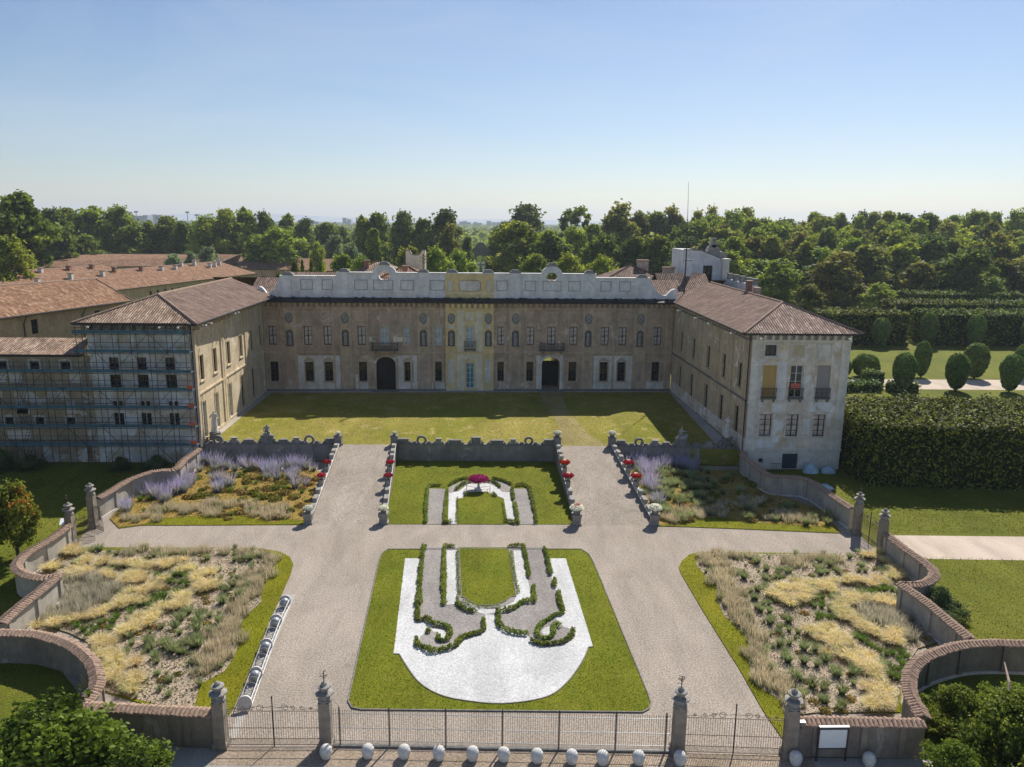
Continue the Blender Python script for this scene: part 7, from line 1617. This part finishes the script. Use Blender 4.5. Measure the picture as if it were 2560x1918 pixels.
# ---------------------------------------------------------------- trees
def tree_meshes(seed, H, Rr, mk, nleaf, leaf, base=.22, shape='round', lobes=26, sp=.36):
    rs = np.random.RandomState(seed); C_ = []
    skew = rs.uniform(-.18, .18, 2) * Rr
    for k in range(lobes):
        u = (k + rs.uniform(0, 1)) / lobes; t = base + (1 - base) * u
        prof = {'round': math.sqrt(max(.05, 1 - (2 * u - .8) ** 2 / 1.45)), 'oval': math.sqrt(max(.05, 1 - (2 * u - 1) ** 2)) * .9, 'cone': max(.14, 1.05 - u), 'spread': .55 + .45 * math.sin(u * 2.6), 'bush': math.sqrt(max(.06, 1 - u * u))}[shape]
        a = k * 2.399 + rs.uniform(-.9, .9); rr = Rr * prof * (rs.uniform(.05, 1.0) ** .55) * rs.uniform(.72, 1.05) * (1 - .28 * u ** 3)
        C_.append((rr * math.cos(a) + skew[0] * u, rr * math.sin(a) + skew[1] * u, t * H * rs.uniform(.94, .99), Rr * sp * (rs.uniform(.45, 1.0) if rs.uniform() < .7 else rs.uniform(1.0, 1.45)) * (1.08 - .15 * u)))
    w = np.array([c[3] ** 2 for c in C_]); w /= w.sum()
    Q = []; RN = []
    for c, ww in zip(C_, w):
        n = max(20, int(nleaf * ww)); d = rs.normal(0, 1, (n, 3)); d[:, 2] += .3; d /= np.linalg.norm(d, axis=1, keepdims=True)
        f = 1 + .3 * np.sin(d @ rs.normal(0, 3.5, 3) + rs.uniform(0, 6)) + .2 * np.sin(d @ rs.normal(0, 7, 3))
        r = c[3] * f * (.2 + 1.05 * rs.uniform(0, 1, n) ** .75)
        p = np.array(c[:3]) + d * r[:, None] * np.array([1, 1, .85])
        Q.append(leaf_quads(rs, p, d, leaf, 1.0, 1.4)); b = rs.uniform(.0, .6); RN.append(np.clip(b + rs.uniform(-.1, .5, n), 0, 1))
    crown = npquads('crown', np.concatenate(Q), M_[mk], np.concatenate(RN))
    m = MB(); m.tube((0, 0, -.2), (0, 0, H * base * 1.1), H * .022 + .05, 8, H * .016 + .03); m.tube((0, 0, H * base * 1.1), (.02 * H, 0, H * .8), H * .016 + .03, 7, .03)
    for c in C_[::2]: z0 = max(H * base * .8, c[2] - .35 * math.hypot(c[0], c[1]) - .12 * H); m.tube((.01 * H, 0, z0), c[:3], H * .007 + .015, 5, .015)
    return crown, m.mesh('trunk', M_['bark'])
def tree(meshes, x, y, label, group=None, s=1.0, rz=0.0, cat='tree', name='tree', z=0.0):
    t = thing(name, label, cat, (x, y, z), rz, group, s); link('crown', meshes[0], t); link('trunk', meshes[1], t); return t
random.seed(21); TR = random.Random(33)
# prototypes 20 m tall
PROT = {}
for nm, mk, shape, Rr, seed in (('dark', 'leaf_dark', 'round', 6.0, 1), ('dark2', 'leaf_dark', 'oval', 5.2, 2), ('mid', 'leaf_mid', 'round', 6.2, 3), ('mid2', 'leaf_mid', 'oval', 5.0, 4), ('light', 'leaf_light', 'round', 6.4, 5), ('light2', 'leaf_light', 'oval', 5.0, 6), ('olive', 'leaf_olive', 'round', 6.0, 7), ('olive2', 'leaf_olive', 'oval', 5.4, 8), ('grey', 'leaf_grey', 'round', 6.0, 9), ('cone', 'leaf_mid', 'cone', 4.2, 10), ('open', 'leaf_mid', 'spread', 6.2, 11)):
    PROT[nm] = tree_meshes(seed, 20, Rr, mk, 11000 if nm != 'open' else 6000, .6, .14 if nm != 'open' else .3, shape, 44 if nm != 'open' else 26, .27 if nm != 'open' else .2)
CN = {'dark': 'dark green', 'dark2': 'dark green oval', 'mid': 'mid green', 'mid2': 'mid green oval', 'light': 'light green', 'light2': 'light green oval', 'olive': 'olive brown-tinged', 'olive2': 'olive oval', 'grey': 'grey-green', 'cone': 'pointed green', 'open': 'open-crowned'}
used = {}
def ftree(kind, x, y, h, wid, where, group):
    """h, wid in metres"""
    m = PROT[kind]; s = h / 20.0; R0_ = {'cone': 4.2}.get(kind, 6.0); k = wid / (2 * R0_)
    size = 'tall' if h > 26 else ('medium' if h > 17 else 'low')
    tree(m, x, y, '%s %s tree %s' % (size, CN[kind], where), group, (k, k, s), TR.uniform(0, 6.28))
"""individual trees: native pixel column u and top row v (of 2560x1918), distance y"""
def at(u, v, y):
    d = fw * 1923.4 + rv * (u - 1280) - uv_ * (v - 959); k = y / d.y; return d.x * k, 26 + d.z * k, 1923.4 / y
TL = [  # u, v, distance, width px, kind, where
 (40, 478, 250, 150, 'dark2', 'towering at the far left above the farm roofs'), (15, 600, 205, 100, 'light', 'at the left picture edge among the farm roofs'),
 (120, 530, 330, 95, 'dark', 'right of the towering tree at far left'), (175, 525, 372, 90, 'mid', 'second right of the towering tree, far left'),
 (235, 516, 380, 110, 'light2', 'with pale crown in the left tree line'), (290, 522, 385, 90, 'light', 'beside the pale crown in the left tree line'), (150, 600, 345, 80, 'dark2', 'in shade behind the farm roof at far left'), (215, 590, 350, 80, 'mid', 'in front of the pale crown, left tree line'),
 (335, 560, 390, 60, 'dark', 'left of the gap with the distant city'), (375, 555, 395, 70, 'mid2', 'in the gap with the distant city, left'), (420, 545, 395, 80, 'mid', 'right of the gap with the distant city, left'), (460, 552, 388, 70, 'dark2', 'left of the big light crowns in the left tree line'),
 (515, 545, 380, 80, 'light', 'light crown in the left tree line'), (570, 528, 376, 90, 'mid', 'rounded, behind the light crown, left tree line'), (610, 520, 385, 75, 'light2', 'tallest right of the light crown, left tree line'), (660, 535, 382, 55, 'dark', 'narrow, near the two distant towers'), (700, 575, 330, 115, 'light', 'broad and round behind the shadowed farm roof'), (655, 590, 335, 70, 'mid', 'left of the broad round tree behind the farm roof'),
 (720, 535, 420, 56, 'light2', 'with rounded head below the distant towers'), (760, 552, 400, 62, 'dark', 'just left of the two distant towers'), (815, 560, 420, 60, 'mid', 'below the two distant towers'), (790, 610, 300, 36, 'light', 'small bright yellow-green behind the farm roof'), (838, 590, 340, 60, 'grey', 'grey crown right of the farm roof'), (875, 610, 300, 52, 'grey', 'second grey crown right of the farm roof'),
 (905, 540, 360, 60, 'light2', 'upright pair right of the distant towers, left one'), (942, 537, 362, 66, 'mid', 'upright pair right of the distant towers, right one'), (940, 572, 290, 56, 'cone', 'pointed and ivy-clad, left of the belfry'), (860, 640, 230, 62, 'mid', 'low, behind the left round gable'), (905, 648, 225, 60, 'light', 'low, just left of the cream belfry'), (985, 560, 380, 60, 'mid2', 'behind the pointed tree'),
 (1010, 536, 350, 66, 'dark', 'dark, above the cream belfry'), (1050, 545, 345, 70, 'dark2', 'dark, right of the belfry'), (1110, 532, 350, 88, 'dark', 'dark spreading, left of the park clearing'), (1120, 570, 300, 62, 'olive', 'with yellowish crown left of the stone monument'), (1030, 622, 230, 70, 'mid', 'behind the belfry'), (1090, 625, 225, 80, 'light', 'round, left of the stone monument'), (1150, 630, 235, 76, 'light', 'round, at the foot of the stone monument'), (1165, 590, 310, 40, 'dark2', 'at the left edge of the park clearing'),
 (1240, 580, 330, 46, 'dark', 'at the right edge of the park clearing'), (1260, 556, 400, 36, 'cone', 'pointed, behind the right edge of the park clearing'), (1320, 519, 400, 105, 'dark', 'tall dark, first right of the clearing'), (1430, 525, 400, 84, 'open', 'loose-crowned, standing above the canopy'), (1310, 560, 270, 130, 'mid', 'broad green, right of the park clearing'), (1370, 580, 262, 110, 'mid2', 'in front of the loose-crowned tree'), (1430, 566, 300, 90, 'light2', 'below the loose-crowned tree'), (1480, 565, 320, 80, 'mid', 'right of the loose-crowned tree'),
 (1545, 521, 340, 110, 'olive', 'tall and full, left of the antenna mast'), (1600, 532, 360, 80, 'olive2', 'behind the tall full tree left of the mast'), (1650, 535, 365, 80, 'mid', 'left of the antenna mast'), (1690, 530, 370, 80, 'olive', 'close to the left of the antenna mast'), (1510, 590, 260, 100, 'dark', 'shaded, left of the mast, front row'), (1580, 590, 255, 105, 'dark2', 'shaded, second left of the mast, front row'), (1650, 595, 250, 100, 'mid', 'shaded, next to the mast, front row'), (1425, 640, 215, 90, 'light', 'low, behind the right round gable'), (1510, 645, 210, 76, 'light', 'low bright, right of the round gable'), (1350, 640, 220, 80, 'mid', 'low, behind the parapet right of the clearing'),
 (2090, 640, 222, 130, 'olive', 'autumn-tinged with separate boughs, over the right wing roof'), (2030, 712, 205, 75, 'olive2', 'low autumn-tinged, touching the right wing roof'), (2195, 712, 212, 80, 'light', 'low and clipped-looking, right of the autumn tree')]
for u, v, y, wpx, kind, where in TL:
    x, h, sc_ = at(u, v, y); ftree(kind, x, y, h, wpx / sc_ * 1.12, where, 'park trees behind the palace')
rows = [(232, 1720, 2640, 15, 638, 42), (262, 1700, 2640, 17, 606, 40), (292, 1690, 2640, 18, 582, 38), (325, 1700, 2660, 20, 562, 36), (362, 1720, 2660, 22, 548, 34), (402, 1735, 2660, 24, 540, 32)]
kinds = ['olive', 'mid', 'mid2', 'dark', 'mid2', 'olive2', 'light2', 'dark2', 'light', 'mid']
for ri, (y, u0, u1, n, v, jit) in enumerate(rows):
    for k in range(n):
        u = u0 + (u1 - u0) * (k + .5) / n + TR.uniform(-16, 16); vv = v + TR.uniform(-16, 20); yy = y + TR.uniform(-9, 9)
        if ri == 0 and 1990 < u < 2260: continue
        x, h, sc_ = at(u, vv, yy); kind = TR.choice(kinds) if TR.random() > .12 else 'light'
        zone = 'behind the white roof tower' if u < 1880 else ('above the right wing roof' if u < 2130 else ('above the clipped hedges' if u < 2400 else 'at the right picture edge'))
        ftree(kind, x, yy, h, (u1 - u0) / n / sc_ * TR.uniform(1.7, 2.3), '%s, wood row %d' % (zone, ri + 1), 'wood on the right')
for k in range(26):
    u = -40 + 1330 * (k + .5) / 26 + TR.uniform(-12, 12)
    if 1165 < u < 1250 or 300 < u < 480: continue
    y = 450 + TR.uniform(-20, 60); x, h, sc_ = at(u, 566 + TR.uniform(-10, 12), y); ftree(TR.choice(['mid', 'dark', 'light', 'mid2']), x, y, h, 70 / sc_, 'in the back row of the left tree line', 'back row of the left tree line')
# distant woods to the horizon
rs = np.random.RandomState(5); n = 5200; yy = 520 + 3800 * rs.uniform(0, 1, n) ** 1.7; xx = (rs.uniform(-.78, .72, n)) * yy
q = []; rn = []
for k in range(n):
    m_ = 14; w = rs.uniform(5, 9) * (1 + yy[k] / 3000); h = rs.uniform(8, 15)
    if abs(xx[k] / yy[k] - .0) < .035 and yy[k] < 900: h *= .25
    d = rs.normal(0, 1, (m_, 3)); d[:, 2] = np.abs(d[:, 2]); d /= np.linalg.norm(d, axis=1, keepdims=True)
    q.append(leaf_quads(rs, np.array([xx[k], yy[k], 0]) + d * np.array([w, w, h]) * rs.uniform(.7, 1, (m_, 1)), d, 7.0, .5, 1.4)); b = rs.uniform(0, .6); rn.append(np.clip(b + rs.uniform(0, .4, m_), 0, 1))
dw = link('distant_woodland', npquads('distant_woodland', np.concatenate(q), M_['leaf_mid'], np.concatenate(rn))); dw['kind'] = 'stuff'; dw['label'] = 'distant hazy woods reaching to the horizon'; dw['category'] = 'woodland'
# grey-green round shrubs between the farm roofs, shrubs behind the left parapet
for u, v, wpx, y, w_ in ((432, 636, 52, 318, 'leftmost of the three'), (477, 630, 36, 318, 'smallest, in the middle of the three'), (520, 618, 60, 318, 'largest, rightmost of the three')):
    x, h, sc_ = at(u, v, y); ftree('grey', x, y, h, wpx / sc_, 'round shrub between the farm roofs, ' + w_, 'round shrubs between the farm roofs')
for u, v, wpx, w_ in ((735, 665, 40, 'bushy'), (757, 650, 18, 'pointed, left of two'), (776, 648, 20, 'pointed, right of two'), (803, 668, 22, 'leaning'), (697, 690, 30, 'low')):
    x, h, sc_ = at(u, v, 150); ftree('cone' if 'point' in w_ else 'dark', x, 150, h, wpx / sc_, w_ + ', rising behind the left end of the parapet', 'shrubs behind the left parapet')

# clipped hedges: dense leafy shell round a dark core
def clipped(name, label, poly, z1, group=None, leaf=.34, n=14, mk='leaf_hedge', z0=0.0, bumpy=.35, cat='hedge'):
    O = (poly[0][0], poly[0][1], 0); rs = np.random.RandomState(int(abs(poly[0][0]) * 13) % 9999); t = thing(name, label, cat, O, 0, group)
    pp = [(p[0] - O[0], p[1] - O[1]) for p in poly]; c = np.mean(pp, 0)
    k = MB(); k.prism([(c[0] + (p[0] - c[0]) * .96, c[1] + (p[1] - c[1]) * .96) for p in pp], z0, z1 - .25); k.build('inner_branches', M_['core'], t)
    pos = []; nr = []
    for i in range(len(pp)):
        a, b = np.array(pp[i]), np.array(pp[(i + 1) % len(pp)]); L = np.linalg.norm(b - a); m_ = int(L * (z1 - z0) * n); d = (b - a) / L; nn = np.array([d[1], -d[0]])
        s = rs.uniform(0, 1, m_); z = rs.uniform(z0, z1, m_); off = rs.normal(0, .12, m_) + bumpy * .5 * np.sin(s * L * 1.1 + i) * np.sin(z * 1.4)
        pos.append(np.column_stack([a[0] + d[0] * L * s + nn[0] * off, a[1] + d[1] * L * s + nn[1] * off, z])); nr.append(np.tile([nn[0], nn[1], .5], (m_, 1)))
    P = np.array(pp); lo, hi = P.min(0), P.max(0); m_ = int((hi - lo)[0] * (hi - lo)[1] * n * 1.5); q = rs.uniform(lo, hi, (m_, 2)); ins = np.zeros(m_, bool); j = len(P) - 1
    for i in range(len(P)):
        ins ^= ((P[i, 1] > q[:, 1]) != (P[j, 1] > q[:, 1])) & (q[:, 0] < (P[j, 0] - P[i, 0]) * (q[:, 1] - P[i, 1]) / (P[j, 1] - P[i, 1] + 1e-9) + P[i, 0]); j = i
    q = q[ins]; zz = z1 + bumpy * (np.sin(q[:, 0] * 1.3 + 1) * np.sin(q[:, 1] * 1.1) + .6 * np.sin(q[:, 0] * 2.9) * np.sin(q[:, 1] * 2.3 + 2)) + rs.normal(0, .14, len(q)) + np.where(rs.uniform(0, 1, len(q)) > .93, .35, 0)
    pos.append(np.column_stack([q, zz])); nr.append(np.tile([0, 0, 1.], (len(q), 1)))
    pos = np.concatenate(pos); nr = np.concatenate(nr)
    link('foliage', npquads('foliage', leaf_quads(rs, pos, nr, leaf, .6, 1.4), M_[mk], rs.uniform(0, 1, len(pos)) ** 1.6), t); return t
clipped('hedge', 'very tall broad clipped hedge block filling the ground right of the right wing', [(38.15, 73.4), (75, 70.5), (84, 82), (62, 85.5), (44, 86.5), (38.3, 85.5)], 6.35, None, .21, 36)
clipped('hedge', 'tall clipped hedge with bright flat top behind the topiary, left length', [(73, 166), (92, 166), (92, 174), (73, 174)], 7.0, 'hedges beyond the garden lawn', .42, 9)
clipped('hedge', 'tall clipped hedge with bright flat top behind the topiary, right length', [(97, 166), (150, 165), (150, 175), (97, 175)], 7.0, 'hedges beyond the garden lawn', .42, 9)
clipped('hedge', 'second clipped hedge line, farther back between trees and long hedge', [(100, 186), (122, 186), (122, 196), (100, 196)], 7.2, 'hedges beyond the garden lawn', .42, 9)
clipped('hedge', 'clipped hedge farther back near the right picture edge', [(127, 190), (165, 188), (165, 200), (127, 200)], 6.8, 'hedges beyond the garden lawn', .42, 9)
clipped('hedge', 'farthest clipped hedge in front of the wood on the right', [(118, 212), (150, 212), (150, 222), (118, 222)], 7.4, 'hedges beyond the garden lawn', .42, 9)
clipped('hedge', 'low clipped hedge strip behind the right wing corner', [(56, 118), (62.2, 118), (62.2, 120.2), (56, 120.2)], 1.4, 'low hedge pieces by the garden path', .3, 14, 'leaf_topiary', 0, .1)
clipped('hedge', 'square clipped bush block beside the garden path', [(61.2, 121), (64.0, 121), (64.0, 123.2), (61.2, 123.2)], 2.5, 'low hedge pieces by the garden path', .3, 14, 'leaf_topiary', 0, .1)
clipped('hedge', 'low clipped hedge strip right of the square bush block', [(63.4, 117.6), (68, 117.6), (68, 119.4), (63.4, 119.4)], 1.4, 'low hedge pieces by the garden path', .3, 14, 'leaf_topiary', 0, .1)
# topiary trees
def topiary_mesh(seed, w, h, stem, shape):
    rs = np.random.RandomState(seed); n = 6500; d = rs.normal(0, 1, (n, 3)); d /= np.linalg.norm(d, axis=1, keepdims=True)
    zc = d[:, 2]; rad = np.sqrt(np.clip(1 - zc ** 2, 0, 1))
    if shape == 'ball': r = rad
    else: r = np.where(zc > .2, rad / .98, (np.clip(1 - np.abs((zc - .2) / 1.2) ** 4, 0, 1) ** .5) * (1 + .30 * (zc - .2)))   # bulging head narrowing to the foot
    a = np.arctan2(d[:, 1], d[:, 0]); f = rs.uniform(.88, 1.05, n) + .05 * np.sin(a * 5) * np.sin(zc * 6)
    pos = np.column_stack([np.cos(a) * r * w / 2 * f, np.sin(a) * r * w / 2 * f, stem + (h - stem) * (zc * f + 1) / 2]); nr = d.copy(); nr[:, 2] *= .6
    cr = npquads('crown', leaf_quads(rs, pos, nr, .25, .5, 1.5), M_['leaf_topiary'], np.clip(rs.uniform(0, 1, n) * .8 + .2 * (zc > .5), 0, 1))
    m = MB(); m.tube((0, 0, -.1), (0, 0, stem + .6), .14, 7); m.lathe([(.1, stem * .9 + .2), (w * .3, stem + (h - stem) * .25), (w * .4, stem + (h - stem) * .6), (w * .25, stem + (h - stem) * .85)], n=8)
    return cr, m.mesh('trunk', M_['core'])
TM = {'pear': [topiary_mesh(s, 3.35, 6.0, .35, 'pear') for s in (1, 2, 3)], 'ball': [topiary_mesh(7, 4.3, 4.0, .1, 'ball')]}
for x, y, w, h, kind, lab in ((66.4, 119.7, 1.05, 1.0, 'pear', 'near row by the path, leftmost'), (74.9, 119.4, 1.05, 1.0, 'pear', 'near row by the path, middle'), (83.2, 118.6, 1.0, 1.0, 'pear', 'near row by the path, rightmost'), (75.2, 130.2, .8, 1.05, 'pear', 'far row by the path, narrow one, leftmost'), (84.2, 129.4, 1.2, 1.02, 'pear', 'far row by the path, broad-headed, middle'), (92.5, 129.0, 1.0, 1.0, 'pear', 'far row by the path, rightmost'), (65.4, 130.3, 1.0, 1.0, 'ball', 'ball-shaped, beside the right wing corner'), (61.4, 130.6, .7, .8, 'ball', 'small ball half hidden by the right wing corner'),
                          (84.5, 163.5, 1.1, 1.05, 'pear', 'against the dark hedge, first from the left'), (95.0, 163.5, 1.05, 1.25, 'pear', 'against the dark hedge, second from the left'), (105.2, 163, 1.1, 1.2, 'pear', 'against the dark hedge, third from the left'), (117.5, 163, 1.25, 1.1, 'pear', 'against the dark hedge, fourth from the left')):
    m_ = TR.choice(TM[kind]); tree(m_, x, y, 'clipped topiary tree, ' + lab, 'topiary along the garden path', (w, w, h), TR.uniform(0, 6), 'topiary', 'topiary_tree')
# foreground trees and shrubs
BIG = tree_meshes(51, 4.6, 4.3, 'leaf_fore', 30000, .18, .12, 'bush', 64, .19)
BIG2 = tree_meshes(52, 4.1, 3.4, 'leaf_fore', 22000, .18, .12, 'bush', 52, .19)
tree(BIG, -19.9, 31.0, 'large dark leafy tree at lower left in front of the front wall', None, (1.1, .8, .93), .4)
tree(BIG2, -24.6, 30.4, 'dark leafy tree in the lower left corner', None, (1, .9, .95), 1.9)
tree(BIG2, -15.4, 30.0, 'low right-hand bush of the dark trees, over the street shade', None, (.62, .5, .72), 3.9)
YEL = tree_meshes(53, 4.2, 3.2, 'leaf_fore_light', 24000, .14, .15, 'bush', 80, .18)
tree(YEL, 25.2, 31.9, 'yellow-green loose tree at lower right beside the front wall', None, (1.05, .8, .92), .9)
tree(YEL, 22.0, 30.9, 'smaller yellow-green bush reaching over the second shaded bollard', None, (.55, .5, .55), 2.6)
tree(YEL, 29.0, 32.2, 'yellow-green tree in the lower right corner', None, (.9, .8, .95), 4.4)
FR = tree_meshes(54, 4.6, 2.6, 'leaf_fruit', 8000, .17, .3, 'round', 34, .2)
tree(FR, -36.6, 56.6, 'small autumn-tinged fruit tree on the grass outside the left wall', None, (1.0, .95, 1.3), 1.0)
SH = tree_meshes(55, 2.6, 1.9, 'leaf_shrub', 11000, .11, .12, 'bush', 34, .28)
tree(SH, 31.0, 47.3, 'lone round grey-green bush behind the straight wall on the right lawn', None, (.66, .66, .72), .2, 'shrub', 'shrub')
for x, y, s, lab in ((29.9, 45.6, .42, 'dark low shrub behind the straight wall, next to the lone round bush'), (24.4, 35.6, .55, 'weedy shrub inside the right bay, near the wall end'), (26.4, 37.2, .4, 'weedy shrub inside the right bay, in the shade'), (29.6, 36.0, .45, 'weedy shrub inside the right bay, right side'), (27.6, 34.9, .6, 'bright weedy shrub inside the right bay, above the tree'), (-26.8, 33.4, .5, 'shrub in front of the left bay grass'), (-48, 78.4, .6, 'dark shrub at the foot of the annex scaffold, left'), (-51.5, 78.0, .8, 'dark shrub at the foot of the annex scaffold, far left'), (-39, 78.2, .5, 'dark shrub at the foot of the wing scaffold'), (-35.0, 78.0, .65, 'dark shrub at the foot of the wing scaffold, by the wall start')):
    tree(YEL if 'bright weedy' in lab or 'right side' in lab or 'wall end' in lab else SH, x, y, lab, None, (s * 1.1, s * 1.1, s), x, 'shrub', 'shrub')
dbm = MB(); dbm.tube((0, 0, 0), (.9, 1.6, 1.6), .11, 6, .07); dbm.tube((.9, 1.6, 1.6), (1.25, 2.6, 2.1), .07, 6, .03); dbm.tube((.5, .9, .9), (.2, 1.4, 1.5), .05, 5, .02)
db = dbm.build('dead_branch', M_['dead_wood'], None, (25.3, 32.6, 1.9)); tag(db, 'bare pinkish dead branch sticking up from the yellow-green tree', 'branch')
bp = thing('brick_pier', 'low broken brick wall stub inside the right bay at the picture edge', 'wall stub', (31.5, 37.2, 0)); MB().box(-.6, 1.6, -.4, .4, 0, 1.0).build('wall', M_['brick_pale'], bp); MB().box(-.7, 1.7, -.5, .5, 1.0, 1.15).build('coping', M_['tile_coping'], bp)
ps = MB().prism([(-1.1, -.6), (.9, -.7), (1.2, .5), (-.8, .7)], 0, .06).build('stone_slab', M_['stone_pale'], None, (30.2, 35.0, 0.0)); tag(ps, 'flat pale slab on the ground inside the right bay', 'stone')

# ---------------------------------------------------------------- distant city and hills
def city(u0, u1, v0, y, label, blocks=5, hz='haze_city'):
    x0, h0, s = at(u0, v0, y); x1, _, _ = at(u1, v0, y); t = thing('distant_building', label, 'building', ((x0 + x1) / 2, y, 0)); w = (x1 - x0) / blocks; r = random.Random(int(u0))
    for k in range(blocks):
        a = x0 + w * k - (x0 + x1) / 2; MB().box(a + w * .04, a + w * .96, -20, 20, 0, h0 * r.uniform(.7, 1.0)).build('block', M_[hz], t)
for a in ((318, 375, 534, 2500, 'low industrial hall on the horizon with pale roof, left'), (385, 410, 536, 2600, 'small block on the horizon right of the industrial hall', 2), (858, 868, 541, 3000, 'left of the two distant tower blocks', 1), (870, 879, 543, 3000, 'right of the two distant tower blocks', 1), (1148, 1178, 551, 3200, 'distant flat block over the park clearing, left', 3), (1183, 1205, 552, 3200, 'distant flat block over the park clearing, middle', 2), (1216, 1265, 550, 3300, 'distant flat block over the park clearing, right', 4), (620, 645, 543, 2900, 'distant low block behind the left tree line', 2), (775, 800, 548, 2700, 'distant pale hall left of the two tower blocks', 2)): city(*a)
for u, v in ((340, 530), (468, 531), (491, 538), (326, 532)):
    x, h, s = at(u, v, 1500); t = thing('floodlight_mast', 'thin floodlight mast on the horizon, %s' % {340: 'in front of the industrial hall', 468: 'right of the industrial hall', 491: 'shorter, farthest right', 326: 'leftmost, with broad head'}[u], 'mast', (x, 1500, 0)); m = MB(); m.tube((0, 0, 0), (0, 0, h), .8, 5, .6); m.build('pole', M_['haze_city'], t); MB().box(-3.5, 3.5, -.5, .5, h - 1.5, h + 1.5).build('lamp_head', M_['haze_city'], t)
m = MB(); rs = random.Random(2); n = 60; pts = [(-9500 + 19000 * k / n, 30 + 45 * abs(math.sin(k * .35 + .6)) * (1.2 if k < 26 else .35) + rs.uniform(0, 14)) for k in range(n + 1)]
for (x0, h0), (x1, h1) in zip(pts[:-1], pts[1:]): m.face([(x0, 9000, 0), (x1, 9000, 0), (x1, 9300, h1), (x0, 9300, h0)]); m.face([(x1, 9700, 0), (x0, 9700, 0), (x0, 9300, h0), (x1, 9300, h1)])
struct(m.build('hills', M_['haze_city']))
# ---------------------------------------------------------------- air
hz = MB().box(-6000, 6000, -80, 9900, -3, 150).build('haze', None); hz['kind'] = 'stuff'; hz['label'] = 'thin pale summer haze over the plain'; hz['category'] = 'haze'
hm = bpy.data.materials.new('haze_air'); hm.use_nodes = True; ht = hm.node_tree; ht.nodes.remove(ht.nodes['Principled BSDF'])
pv = ht.nodes.new('ShaderNodeVolumePrincipled'); pv.inputs['Color'].default_value = (.78, .88, 1.0, 1); pv.inputs['Density'].default_value = 0.00013; pv.inputs['Anisotropy'].default_value = 0.2
ht.links.new(pv.outputs[0], ht.nodes['Material Output'].inputs['Volume']); hz.data.materials.append(hm)
